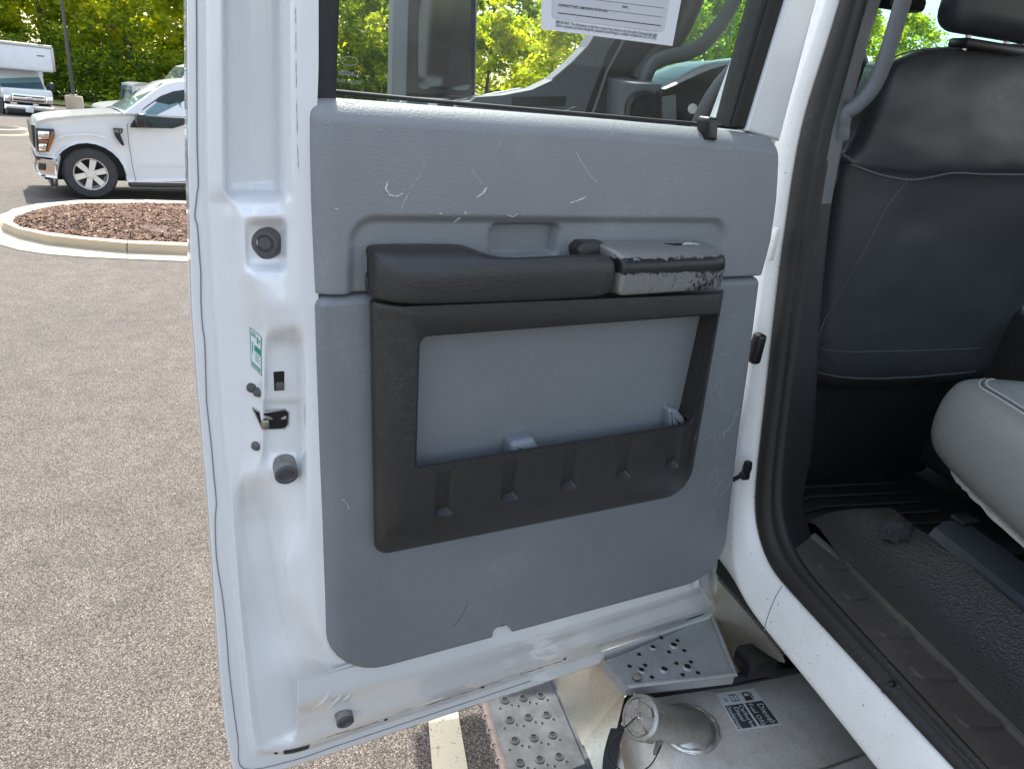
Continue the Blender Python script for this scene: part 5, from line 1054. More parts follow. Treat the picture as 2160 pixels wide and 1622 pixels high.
# windscreen pillar with seal and grab handle
ap = [Vector(p) for p in [(0.9888,2.5,-0.188),(1.2926,2.5,-0.166),(1.2856,2.5,0.0249),(1.3557,2.5,0.1253),(1.4328,2.5,0.1979),(1.5084,2.5,0.371),(1.5778,2.5,0.5515),(1.3604,2.5,0.5195),(1.3063,2.5,0.345),(1.1641,2.5,0.1473)]]
apil = part('windscreen_pillar', loft([ap, [p+Vector((.02, .09, 0)) for p in ap]], True, True, True), 'seal', truck, smooth=False)
for q in ([(1.1117,2.49,-0.1456),(1.1546,2.49,0.0468),(1.2213,2.49,0.1891),(1.3311,2.49,0.3758)], [(1.0464,2.49,-0.1426),(1.1291,2.49,0.0898),(1.1854,2.49,0.1851)]):
    part('pillar_strip', tube([Vector(p) for p in q], .006, 6), 'cabin_grey', apil)
hl = [(1.2625,2.42,-0.0019), (1.2843,2.42,0.0764), (1.3392,2.42,0.1091), (1.4194,2.42,0.1324), (1.4861,2.42,0.1757), (1.5422,2.42,0.261), (1.5781,2.42,0.3456), (1.6262,2.42,0.4516)]
part('windscreen_grab_handle', tube(smooth_path(hl, 5), .026, 12), 'cabin_mid', apil)
hl2 = [(1.2552,2.46,0.0266), (1.3137,2.46,0.1121), (1.3791,2.46,0.1613), (1.4186,2.46,0.2405), (1.4591,2.46,0.3903)]
part('pillar_garnish', tube(smooth_path(hl2, 5), .03, 10), 'cabin_dark', apil)
wsx = [Vector(p) for p in [(1.3761,2.75,-0.1677),(4.0264,2.75,0.0289),(3.0453,2.45,0.9015),(1.3757,2.45,0.6333)]]
part('windscreen', loft([wsx, [p+Vector((0, .005, .0)) for p in wsx]], True, True, True), 'windscreen', truck, smooth=False)
# dashboard: end cap with round vent, hooded gauge pod
dz = [Vector(p) for p in [(1.1368,2.32,0.012),(1.2831,2.32,0.0226),(1.3271,2.32,-0.1607),(1.4262,2.32,-0.7113),(1.2795,2.32,-0.7121),(1.1601,2.32,-0.1569)]]
dash = part('dashboard', loft([dz, [p+Vector((.06, .38, .03)) for p in dz]], True, True, True), 'cabin_grey', truck, smooth=False)
vc = Vector((1.2197,2.315,-0.0634))
part('air_vent', lathe([(.062, 0), (.062, .012), (.050, .016), (.047, .004), (.040, .003), (.036, .010), (.0001, .012)], vc, (0, -1, 0), 28), 'black', dash)
hd = [[Vector(p) for p in r] for r in ([(1.2535,2.26,-0.0037),(1.3375,2.25,0.0451),(1.4125,2.24,0.0857),(1.4895,2.24,0.1092),(1.6636,2.24,0.1326),(2.0053,2.26,0.1358)], [(1.2549,2.27,0.0163),(1.3219,2.26,0.0606),(1.3865,2.25,0.0987),(1.4841,2.25,0.1201),(1.6676,2.25,0.1446),(2.0097,2.27,0.1484)], [(1.4399,2.6,0.0255),(1.5193,2.6,0.0762),(1.6006,2.6,0.1205),(1.7133,2.6,0.1452),(1.925,2.6,0.1737),(2.2994,2.6,0.1769)])]
part('gauge_hood', loft(hd, False), 'cabin_grey', dash, sub=1)
gb = [Vector(p) for p in [(1.2646,2.28,-0.0038),(1.3554,2.28,0.0457),(1.4377,2.28,0.0873),(1.5161,2.28,0.1112),(1.6933,2.28,0.1349),(2.023,2.28,0.137),(2.391,2.28,-0.864),(1.4417,2.28,-0.852)]]
part('gauge_panel', loft([gb, [p+Vector((0, .3, 0)) for p in gb]], True, True, True), 'black', dash, smooth=False)
part('dash_button', lathe([(.017, 0), (.016, .006), (.0001, .007)], (1.3913,2.275,-0.0433), (0, -1, 0), 18), 'sticker_white', dash)
part('dash_insert', loft([[Vector(p) for p in [(1.2653,2.27,-0.0164),(1.3151,2.27,-0.0046),(1.3501,2.27,-0.138),(1.2953,2.27,-0.142)]], [Vector(p) for p in [(1.2708,2.28,-0.0165),(1.3209,2.28,-0.0047),(1.356,2.28,-0.1386),(1.301,2.28,-0.1426)]]], True, True, True), 'cabin_grey', dash, smooth=False)
swc = Vector((1.5178,1.98,-0.0397)); rad = (Vector((1.2542,1.98,-0.0407))-swc).length
sp_ = [swc+Vector((math.cos(t)*rad, -math.sin(t)*rad*.45, math.sin(t)*rad*.90)) for t in [2*math.pi*k/40 for k in range(41)]]
swh = part('steering_wheel', tube(sp_, .024, 12, False), 'cabin_mid', truck)
part('steering_hub', rbox(swc+Vector((0, .05, 0)), (.16, .07, .13), .03), 'black', swh)
for t in (0, math.pi, -math.pi/2):
    part('steering_spoke', tube([swc+Vector((0, .05, 0)), swc+Vector((math.cos(t)*rad, -math.sin(t)*rad*.45, math.sin(t)*rad*.9))], .012, 6), 'black', swh)
part('bonnet', rbox((2.1, 3.55, -.42), (1.9, 1.5, .5), .12, 3), 'white', truck)
part('front_wing', rbox((1.22, 3.4, -.75), (.25, 1.6, .55), .08, 3), 'white', truck)
def gz(y): return -(1.9+y*math.sin(TILT))/math.cos(TILT)
for x, y in ((1.28, 3.35), (1.28, -2.3), (2.95, 3.35), (2.95, -2.3)):
    wc = Vector((x, y, gz(y)+.40))
    wh = part('wheel', lathe([(.24, -.11), (.36, -.125), (.398, -.09), (.4, 0), (.398, .09), (.36, .125), (.24, .11)], wc, (1, 0, 0), 32), 'tyre', truck)
    part('rim', lathe([(.24, -.10), (.21, -.06), (.10, -.02), (.06, -.08), (.0001, -.08)], wc, (1, 0, 0), 24), 'chrome', wh)
part('chassis_rail', rbox((1.75, .6, -1.42), (.10, 6.6, .2), .01), 'black', truck)
part('chassis_rail', rbox((2.5, .6, -1.42), (.10, 6.6, .2), .01), 'black', truck)

# ------------------------------------------------------------------ fuel tank, filler, steps below the door
TZ = -1.50
tk = [Vector(p) for p in [(0.8794,1.2222,-1.5),(1.4777,1.2145,-1.5),(1.3944,0.6454,-1.5),(0.675,0.828,-1.5)]]
ty0, ty1 = 0.62, 1.27; tx0 = .86
def tank_row(y, e):
    return [Vector((tx0+.03, y, TZ-.42)), Vector((tx0+.002, y, TZ-.36)), Vector((tx0, y, TZ-.12-e)), Vector((tx0+.012, y, TZ-.045-e)), Vector((tx0+.05, y, TZ-.010-e)), Vector((tx0+.10, y, TZ-e)), Vector((tx0+.35, y, TZ-e)), Vector((1.75, y, TZ-e)), Vector((1.75, y, TZ-.42))]
tank = part('fuel_tank', loft([tank_row(y, e) for y, e in ((.50, .02), (.52, 0), (.70, 0), (1.0, 0), (1.24, 0), (1.262, .004), (1.275, .02))], False), 'tank', truck, sub=2)
part('tank_end', (tank_row(1.275, .02), [tuple(range(9))]), 'polished', tank, smooth=False)
part('tank_seam', tube([(1.1485,0.8979,-1.5), (1.2731,0.8919,-1.5), (1.4178,0.9019,-1.5)], .004, 6), 'weld', tank)
# filler: welded collar, neck, cap
fb = Vector((0.9932,1.0802,-1.5)); fc = Vector((0.8138,1.0547,-1.385))
ax = (fc-fb).normalized()
col = []
for k in range(29):
    t = 2*math.pi*k/28
    col.append(fb+Vector((math.cos(t)*.078, math.sin(t)*.070, .003+.0015*math.sin(9*t))))
part('weld_bead', tube(col, [.0065+.002*math.sin(k*2.6) for k in range(29)], 8, False), 'weld', tank)
part('filler_collar', lathe([(.078, .0), (.074, .006), (.060, .013), (.05, .016), (.0001, .016)], fb, (0, 0, 1), 28), 'weld', tank)
neck = part('filler_neck', lathe([(.052, -.02), (.046, .02), (.044, .05), (.0445, (fc-fb).length-.03)], fb, ax, 28), 'cast', tank)
cl = (fc-fb).length
capo = part('fuel_cap', lathe([(.047, cl-.045), (.052, cl-.040), (.0535, cl-.02), (.0535, cl-.004), (.050, cl), (.045, cl+.001), (.043, cl-.004), (.036, cl-.004), (.034, cl-.001), (.012, cl), (.010, cl+.003), (.0001, cl+.004)], fb, ax, 32), 'cast', tank)
e_u = ax.orthogonal().normalized(); e_v = ax.cross(e_u)
top = fb+ax*(cl+.001)
for t in (0.4, 1.97, 3.54, 5.11):
    d = e_u*math.cos(t)+e_v*math.sin(t); s2 = ax.cross(d)
    q = [top+d*.040+s2*.011, top+d*.040-s2*.011, top+d*.020-s2*.007, top+d*.020+s2*.007]
    part('cap_lug', loft([[p-ax*.003 for p in q], [p+ax*.003 for p in q]], True, True, True), 'cast', capo, angle=20)
    e = top+d*.0525-ax*.018
    part('cap_rib', tube([e-ax*.016, e+ax*.016], .0045, 6), 'cast', capo)
part('cap_rivet', lathe([(.008, 0), (.008, .004), (.005, .008), (.0001, .0085)], top, ax, 14), 'chrome', capo)
cbl = smooth_path([top+ax*.008, (0.7312,1.0067,-1.36), (0.716,1.0115,-1.4), (0.7225,0.9977,-1.44), (0.7619,0.9699,-1.46), (0.811,0.9718,-1.45), (0.8595,1.009,-1.45), (0.8772,1.0268,-1.45)], 6)
part('cap_tether', tube(cbl, .0016, 6), 'black', capo)
part('tether_lug', tube([(0.9035,1.0531,-1.46), (0.8702,1.0284,-1.45), (0.8408,1.0015,-1.455)], [.012, .009, .004], 8), 'cast', capo)
# fuel label: panel, black fields, lettering
LQ = [Vector(p) for p in [(1.131,1.1644,-1.4985),(1.2513,1.1579,-1.4985),(1.2492,1.0333,-1.4985),(1.1184,1.0424,-1.4985)]]
lab = part('fuel_label', loft([LQ, [p+Vector((0, 0, .0006)) for p in LQ]], True, True, True), 'sticker_white', tank, smooth=False)
def lq(s, t, h=.0009):      # s across the words' top (0) to bottom? s: 0 left..1 right edge pair, t along reading direction
    a, b_, c_, d_ = LQ
    return a.lerp(b_, s).lerp(d_.lerp(c_, s), t)+Vector((0, 0, h))
def lblock(s0, t0, s1, t1, mat, h=.0009, name='label_field'):
    part(name, ([lq(s0, t0, h), lq(s1, t0, h), lq(s1, t1, h), lq(s0, t1, h)], [(0, 1, 2, 3)]), mat, lab, smooth=False)
lblock(.03, .36, .475, .97, 'ink'); lblock(.525, .36, .97, .97, 'ink')
def ltext(s, size, s0, t0):
    v_, f_ = text_mesh(s, size, .0006)
    wd = max(p.x for p in v_); ln = .52
    k = min(1.0, ln/ (wd if wd > 0 else 1))
    # reading direction runs along t, letter height runs along +s
    part('label_lettering', ([lq(s0+p.y, t0+p.x, .0013) for p in v_], f_), 'sticker_white', lab, smooth=False)
ltext('Diesel', .20, .78, .42); ltext('Fuel Only', .155, .58, .39)
ltext('Carburant', .145, .34, .39); ltext('Diesel', .15, .20, .42); ltext('Seulement', .14, .055, .39)
# pump and book pictograms
lblock(.60, .08, .78, .28, 'ink'); lblock(.64, .12, .74, .19, 'sticker_white', .0012); lblock(.80, .10, .83, .27, 'ink'); lblock(.58, .28, .80, .31, 'ink')
lblock(.27, .09, .45, .28, 'ink'); lblock(.29, .12, .35, .26, 'sticker_white', .0012); lblock(.37, .12, .43, .26, 'sticker_white', .0012)
lblock(.10, .16, .18, .26, 'ink_faint')
# worn specks on the label's lower edge
for k in range(26):
    s0 = rnd.random()*.95; t0 = 1-abs(rnd.gauss(0, .08)); z = rnd.uniform(.008, .03)
    if t0 < .99: lblock(s0, t0-z, s0+z, t0, 'sticker_white', .0015, 'label_chip')
# rubber strap and rear channel
st_ = smooth_path([(0.7742,1.0551,-1.62), (0.7909,1.1022,-1.58), (0.8271,1.1488,-1.55), (0.8701,1.1883,-1.51), (0.9008,1.1935,-1.485), (0.9822,1.1965,-1.485), (1.2179,1.1833,-1.485), (1.4573,1.1849,-1.485)], 5)
nst = len(st_)
sv = []
for i, p in enumerate(st_):
    d = (st_[min(i+1, nst-1)]-st_[max(i-1, 0)]).normalized(); s2 = d.cross(Vector((0, 0, 1))).normalized(); s2 = s2 if s2.length > .1 else Vector((1, 0, 0))
    sv.append([p-s2*.017-Vector((0, 0, .004)), p-s2*.017+Vector((0, 0, .004)), p+s2*.017+Vector((0, 0, .004)), p+s2*.017-Vector((0, 0, .004))])
part('tank_strap', loft(sv, True, True, True), 'rubber', truck, angle=30)
ch = [Vector(p) for p in [(0.8361,1.1717,-1.4),(0.8517,1.1431,-1.4),(0.9954,1.1268,-1.4),(1.1522,1.1213,-1.4),(1.3558,1.1245,-1.4),(1.4093,1.1306,-1.4)]]
part('rubber_channel', tube(ch, .012, 8), 'rubber', truck)
blk = Vector((1.1968,1.132,-1.36))
part('channel_block', rbox(blk, (.085, .07, .06), .008), 'black', truck)
part('channel_block', rbox(Vector((1.272,1.1222,-1.39)), (.09, .05, .03), .006), 'black', truck)
# upper step: punched plate
def plate_pts(px, z): return [Vector(p) for p in px]
def dimple(name, c, r, parent, raised=True, mat='step', hole=True):
    part(name, lathe([(r*1.55, -.001), (r*1.4, .002), (r*1.05, .0045), (r*.9, .004), (r*.8, -.002)] if raised else [(r*1.1, .0006), (r, .0010)], c, (0, 0, 1), 14, False), mat, parent)
    part(name+'_hole', lathe([(r*.9, .0015 if raised else .0012), (.0001, .0013 if raised else .0010)], c, (0, 0, 1), 12), 'blackhole', parent, smooth=False)
UP = [Vector(p) for p in [(0.7917,1.2129,-1.36),(1.1722,1.3063,-1.36),(1.1105,1.0977,-1.36),(0.8115,1.1261,-1.36)]]
ustep = part('upper_step', loft([[p+Vector((0, 0, -.03)) for p in UP], UP], True, True, True), 'step', truck, angle=20)
part('step_edge', tube([UP[1]+Vector((0, 0, .004)), UP[2]+Vector((0, 0, .004)), UP[3]+Vector((0, 0, .0))], .007, 8), 'step', ustep)
for (p, r) in [((1.0045,1.2289,-1.36), .010), ((0.9352,1.1572,-1.36), .010), ((1.0008,1.1511,-1.36), .011), ((0.8742,1.1672,-1.36), .009), ((0.943,1.2331,-1.36), .008)]:
    dimple('step_punch', Vector(p), r, ustep)
for p in [(0.9782,1.2082,-1.36),(1.0222,1.204,-1.36),(0.8898,1.1398,-1.36),(0.9737,1.1293,-1.36),(1.017,1.1263,-1.36),(1.0185,1.1638,-1.36),(0.9778,1.1676,-1.36),(0.8936,1.2178,-1.36),(0.8494,1.1857,-1.36),(0.8918,1.1797,-1.36),(1.0233,1.241,-1.36),(0.9839,1.2601,-1.36)]:
    dimple('step_hole', Vector(p), .0065, ustep, False)
part('step_bolt', lathe([(.013, 0), (.013, .007), (.009, .009), (.0001, .009)], (0.8489,1.1453,-1.358), (0, 0, 1), 12), 'steel', ustep)
# risers of the steps: polished sheet
r1 = [Vector(p) for p in [(0.7975,1.2219,-1.37),(0.8161,1.1316,-1.37)]]
RL = [Vector(p) for p in [(0.7614,1.4112,-1.63),(0.7499,1.1127,-1.63)]]
r1b = Vector((0.8041,1.0202,-1.55))
part('step_riser', loft([[Vector((0.8359,1.3294,-1.37)), Vector((0.7975,1.2219,-1.37)), Vector((0.834,1.1564,-1.4)), Vector((0.8303,1.1556,-1.55)), Vector((0.8162,1.0184,-1.62))], [Vector((0.7661,1.6292,-1.63)), Vector((0.7586,1.4118,-1.63)), Vector((0.7553,1.291,-1.63)), Vector((0.7528,1.1891,-1.63)), Vector((0.7446,1.0303,-1.63))]], False), 'polished', truck, angle=80)
LP = [Vector(p) for p in [(0.5492,1.5326,-1.63),(0.7622,1.4864,-1.63),(0.7512,1.1096,-1.63),(0.7441,1.0435,-1.63),(0.5308,1.0957,-1.63),(0.5352,1.1727,-1.63)]]
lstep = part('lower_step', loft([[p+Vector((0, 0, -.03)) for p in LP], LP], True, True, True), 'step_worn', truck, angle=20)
part('step_fold', tube([LP[1]+Vector((0, 0, .004)), LP[2]+Vector((0, 0, .004)), LP[3]+Vector((0, 0, .004))], .006, 8), 'step_worn', lstep)
e_ = [LP[0], LP[5], LP[4]]
part('worn_edge', tube([p+Vector((-.006, 0, .0)) for p in e_], .012, 8), 'copper_edge', lstep)
for k in range(6):
    p = LP[0].lerp(LP[5], .42+.13*k)+Vector((-.012, 0, .004))
    part('edge_punch', lathe([(.011, 0), (.010, .006), (.005, .007), (.004, .003), (.0001, .003)], p, (-.4, -.1, 1), 12), 'copper_edge', lstep)
A0 = Vector((0.5997,1.3819,-1.63)); A1 = Vector((0.6532,1.3785,-1.63)); B0 = Vector((0.5926,1.3153,-1.63))
du1 = A1-A0; dv1_ = B0-A0
for j in range(-2, 5):
    for i in range(3):
        c_ = A0+du1*i+dv1_*j
        dimple('step_punch', c_, .0095, lstep, True, 'step_worn')
        for ox, oy in ((-.45, .38), (.38, .28)):
            dimple('step_hole', c_+du1*ox*.8+dv1_*oy, .0055, lstep, False)
# polished box side ahead of the steps, below the cab
sb_ = []
for k in range(9):
    t = k/8; a = math.pi*.5*t
    sb_.append([Vector((1.02+.10*(1-math.cos(a)), 1.33, -1.75+.42*math.sin(a)+.1*t)), Vector((1.02+.10*(1-math.cos(a)), 2.3, -1.75+.42*math.sin(a)+.1*t))])
part('chassis_side_panel', loft(sb_, False), 'polished', truck, angle=80)
pa_ = [Vector(p) for p in ((1.16,1.4889,-1.2439), (1.16,1.3635,-1.2262), (1.16,1.2011,-1.2249), (1.16,1.078,-1.2255), (1.16,0.9998,-1.2259))]
pb_ = [Vector(p) for p in ((1.1119,1.4419,-1.45), (1.1714,1.3473,-1.45), (1.2324,1.2533,-1.45), (1.2766,1.1797,-1.42), (1.285,1.1027,-1.36))]
part('sill_under_panel', loft([pa_, [a.lerp(b, .45)+Vector((-.02, 0, .0)) for a, b in zip(pa_, pb_)], pb_], False), 'polished', truck, sub=2)
part('side_panel_end', ([r[0] for r in sb_]+[Vector((1.3, 1.33, -1.75))], [tuple(range(10))]), 'polished', truck, smooth=False)

# ------------------------------------------------------------------ loose things in and on the truck
def truck_world(p):
    c, s = math.cos(TILT), math.sin(TILT)
    return Vector((p[0], p[1]*c-p[2]*s, p[1]*s+p[2]*c+CAM_H))
# dealer's form stuck on the glass
PQ = [Vector(p) for p in [(0.5812,0.067,-0.0545),(0.331,0.0701,-0.0545),(0.328,0.1888,-0.0545),(0.5905,0.1711,-0.0545)]]
pb = truck_world(D(PQ[0]))
paper = empty('window_form', pb); tag(paper, 'white printed dealer form stuck on the rear door glass', 'paper')
def pp(s, t, w): return truck_world(D(PQ[0].lerp(PQ[1], s).lerp(PQ[3].lerp(PQ[2], s), t)+Vector((0, 0, w))))-pb
def pmk(name, vf, mat): return mk(name, vf[0], vf[1], mat, paper, smooth=False)
curl = lambda s: .0015+.004*max(0, s-.8)
V_ = []; F_ = []
for j in range(2):
    for i in range(13): V_.append(pp(i/12, j, curl(i/12)-.0005))
for i in range(12): F_.append((i, i+1, i+14, i+13))
pmk('sheet', (V_, F_), 'paper')
rr_ = rpoly([(.07, .155), (.91, .155), (.91, 1.0), (.07, 1.0)], [.04, .04, .001, .001], 5)
pmk('printed_panel', ([pp(p.x, p.y, curl(p.x)+.0001) for p in rr_], [tuple(range(len(rr_)))]), 'paper_grey')
def pbar(s0, t0, s1, t1, mat): pmk('print_line', ([pp(s0, t0, curl(s0)+.0006), pp(s1, t0, curl(s1)+.0006), pp(s1, t1, curl(s1)+.0006), pp(s0, t1, curl(s0)+.0006)], [(0, 1, 2, 3)]), mat)
pbar(.11, .225, .875, .236, 'ink'); 
for t in (.335, .445, .60): pbar(.11, t, .88, t+.005, 'ink_faint' if t > .5 else 'ink')
PW = (PQ[1]-PQ[0]).length; PH = (PQ[3]-PQ[0]).length
def ptext(s, size, s0, t0, mat='ink', width=None):
    v_, f_ = text_mesh(s, size, .00006)
    wd = max(p.x for p in v_); k = (width*PW/wd) if width else 1.0
    pmk('print_text', ([pp(s0+p.x*k/PW, t0+p.y/PH, curl(s0)+.0007) for p in v_], f_), mat)
ptext('IMPORTANT: The information on this form is part of any contract to buy this vehicle. Removal of this label', .0058, .10, .095, width=.76)
ptext('before consumer purchase (except for purpose of test-driving) is a violation of federal law (16 C.F.R. 455).', .0058, .10, .055, width=.76)
ptext('CONTACT FOR COMPLAINTS AFTER SALE', .0046, .11, .312); ptext('TELEPHONE', .0046, .11, .42); ptext('EMAIL', .0046, .56, .39)
# dirty rag on the floor
rc = Vector((1.5933,1.1737,-1.02)); rb = truck_world(rc)
rag = empty('rag', rb+Vector((0, 0, -.02))); tag(rag, 'crumpled dark rag lying on the cab floor beside the seat', 'rag')
bm = bmesh.new(); bmesh.ops.create_icosphere(bm, subdivisions=4, radius=1.0)
from mathutils import noise as mnoise
for v in bm.verts:
    n_ = mnoise.noise(v.co*2.3)*.35+mnoise.noise(v.co*5.1)*.22
    r_ = 1+n_
    v.co = Vector((v.co.x*r_*.058, v.co.y*r_*.034, max(-.6, v.co.z*r_)*.026+.018))
    v.co = Matrix.Rotation(.5, 3, 'Z') @ v.co
me = bpy.data.meshes.new('cloth'); bm.to_mesh(me); bm.free(); me.materials.append(M['rag'])
me.polygons.foreach_set('use_smooth', [True]*len(me.polygons))
o = bpy.data.objects.new('cloth', me); COL.objects.link(o); o.parent = rag

# ================================================================== kerbed island with mulch
isl = [ # gutter outer, kerb foot, top outer, top inner
 ((1.8119,8.2665,0), (1.9169,8.769,0), (1.9261,8.8404,0.13), (1.9645,9.0245,0.13)),
 ((-0.0125,8.4293,0), (-0.0102,8.7807,0), (-0.0054,8.8035,0.13), (-0.0043,8.9733,0.13)),
 ((-0.8393,8.6027,0), (-0.864,8.9035,0), (-0.8532,8.8851,0.13), (-0.8669,9.0521,0.13)),
 ((-1.4505,8.6677,0), (-1.4977,8.9907,0), (-1.477,8.9347,0.13), (-1.5011,9.0994,0.13)),
 ((-1.864,8.7241,0), (-1.9442,9.1488,0), (-1.9186,9.0908,0.13), (-1.9448,9.2297,0.13)),
 ((-2.2451,8.831,0), (-2.3601,9.3384,0), (-2.3304,9.2807,0.13), (-2.3692,9.4519,0.13)),
 ((-2.5572,9.0209,0), (-2.7325,9.7107,0), (-2.6878,9.6058,0.13), (-2.7169,9.7577,0.13)),
 ((-2.8389,9.3263,0), (-3.035,10.1836,0), (-2.9351,9.9729,0.13), (-2.8739,10.0882,0.13)),
 ((-3.1529,10.034,0), (-3.2466,10.7559,0), (-3.0682,10.4312,0.13), (-2.9369,10.4275,0.13)),
 ((-3.3336,11.2266,0), (-3.2826,11.4414,0), (-3.0962,10.9635,0.13), (-2.8915,10.8203,0.13)),
 ((-3.1944,11.9841,0), (-3.133,12.0939,0), (-2.9412,11.4787,0.13), (-2.7632,11.3132,0.13)),
 ((-2.7631,12.799,0), (-2.7139,12.7121,0), (-2.529,11.9383,0.13), (-2.4185,11.736,0.13)),
 ((-1.8913,13.2,0), (-1.8708,13.0427,0), (-1.7555,12.2476,0.13), (-1.7241,12.007,0.13)),
 ((-1.2162,13.2037,0), (-1.2074,13.0964,0), (-1.133,12.3003,0.13), (-1.1168,12.1019,0.13)),
 ((0.0178,13.0418,0), (0.0164,12.827,0), (0.016,12.0486,0.13), (0.014,11.7553,0.13)),
 ((2.5879,11.9797,0), (2.5468,11.7831,0), (2.4108,11.16,0.13), (2.3354,10.7993,0.13))]
isl = [[Vector(p) for p in s] for s in isl]
kerb = empty('kerb', tuple(isl[4][0])); tag(kerb, 'rounded pale concrete kerb ringing the mulch bed', 'kerb', kind='structure')
kb0 = isl[4][0].copy()
def kerb_piece(stn):
    rows = []
    for g, f_, t, i_ in stn:
        out_ = (t-i_); out_.z = 0; out_.normalize()
        rows.append([g+Vector((0, 0, -.03)), g+Vector((0, 0, .012)), f_+Vector((0, 0, .02)), f_.lerp(t, .3)+Vector((0, 0, .02)), Vector((f_.lerp(t, .75).x, f_.lerp(t, .75).y, .112)), t, t.lerp(i_, .5), i_, i_+Vector((0, 0, -.09))])
    V_, F_ = loft(rows, False)
    return mk('kerb_stone', [v-kb0 for v in V_], F_, 'concrete', kerb, angle=70)
def between(a, b, t): return [p.lerp(q, t) for p, q in zip(a, b)]
kerb_piece(isl[0:3]+[between(isl[2], isl[3], .99)])
kerb_piece([between(isl[2], isl[3], 1.005)]+isl[4:8])
kerb_piece(isl[7:12]); kerb_piece(isl[11:16])
bed = [s[3]+Vector((0, 0, -.012)) for s in isl]; cen = sum(bed, Vector((0, 0, 0)))/len(bed)
V_ = []; F_ = []; nb_ = len(bed)
for k, h in ((1.0, 0), (.8, .03), (.5, .06), (.2, .07)):
    V_ += [cen.lerp(p, k)+Vector((0, 0, h)) for p in bed]
for r in range(3):
    for j in range(nb_):
        F_.append((r*nb_+j, r*nb_+(j+1) % nb_, (r+1)*nb_+(j+1) % nb_, (r+1)*nb_+j))
F_.append(tuple(3*nb_+j for j in range(nb_)))
soil = tag(mk('mulch_bed', V_, F_, 'mulch_soil'), 'low soil mound inside the kerb', 'flower bed', kind='structure')
def in_poly(x, y, P):
    c = False; j = len(P)-1
    for i in range(len(P)):
        if (P[i].y > y) != (P[j].y > y) and x < (P[j].x-P[i].x)*(y-P[i].y)/(P[j].y-P[i].y)+P[i].x: c = not c
        j = i
    return c
V_ = []; F_ = []; tones = []
xs_ = [p.x for p in bed]; ys_ = [p.y for p in bed]
bb = BVHTree.FromPolygons([v.co for v in soil.data.vertices], [tuple(p.vertices) for p in soil.data.polygons])
n_ch = 0
while n_ch < 24000:
    x = rnd.uniform(min(xs_), min(max(xs_), 1.2)); y = rnd.uniform(min(ys_), max(ys_))
    if not in_poly(x, y, bed): n_ch += .2; continue
    if mnoise.noise(Vector((x*1.3, y*2.2, 3))) > .32 and rnd.random() < .85: n_ch += .3; continue
    h = bb.ray_cast(Vector((x, y, 1)), Vector((0, 0, -1)))
    z = (h[0].z if h[0] else .13)+rnd.uniform(.0, .018)
    a = rnd.uniform(0, 6.28); l = rnd.uniform(.008, .028); w = rnd.uniform(.004, .010); tl = rnd.uniform(-.5, .5)
    d = Vector((math.cos(a), math.sin(a), tl)); s = Vector((-math.sin(a), math.cos(a), rnd.uniform(-.5, .5)))
    k = len(V_); c = Vector((x, y, z))
    V_ += [c-d*l-s*w, c+d*l-s*w, c+d*l+s*w, c-d*l+s*w]; F_.append((k, k+1, k+2, k+3)); tones += [rnd.random()]*4; n_ch += 1
me = bpy.data.meshes.new('bark_mulch'); me.from_pydata([tuple(v) for v in V_], [], F_); me.materials.append(M['mulch'])
at = me.attributes.new('tone', 'FLOAT', 'POINT'); at.data.foreach_set('value', tones)
o = bpy.data.objects.new('bark_mulch', me); COL.objects.link(o); tag(o, 'brown bark mulch chips filling the kerbed island', 'mulch', kind='stuff')
# second island nose further off
k2 = empty('kerb', (-7.1595,25.2819,0)); tag(k2, 'distant kerb nose on the asphalt in front of the box truck', 'kerb', kind='structure')
k2b = Vector((-7.1595,25.2819,0)); pts = []
for k in range(13):
    t = math.pi*(k/12)-math.pi/2
    pts.append((math.cos(t), math.sin(t)))
R_ = []
for r_, z in ((1.12, .0), (.98, .015), (.96, .13), (.80, .14), (.78, .06)):
    R_.append([Vector((-2.0, -r_*1.0, z))]+[Vector((c*r_*.9-.2, s*r_, z)) for c, s in pts]+[Vector((-2.0, r_, z))])
V_, F_ = loft(R_, False); mk('kerb_stone', V_, F_, 'concrete', k2, angle=60)
mk('bed_soil', [p for p in R_[-1]], [tuple(range(len(R_[-1])))], 'mulch_soil', k2, smooth=False)
# lawn beyond the lot
V_, F_ = [], []
for j in range(13):
    for i in range(41): V_.append((-60+i*4, 46+j*9, .05+.25*mnoise.noise(Vector((i*.5, j*.7, 0)))*min(1, j*.4)+.02*j))
for j in range(12):
    for i in range(40): F_.append((j*41+i, j*41+i+1, (j+1)*41+i+1, (j+1)*41+i))
tag(mk('lawn', V_, F_, 'lawn', angle=180), 'sunlit grass strip in front of the tree line', 'grass', kind='structure')

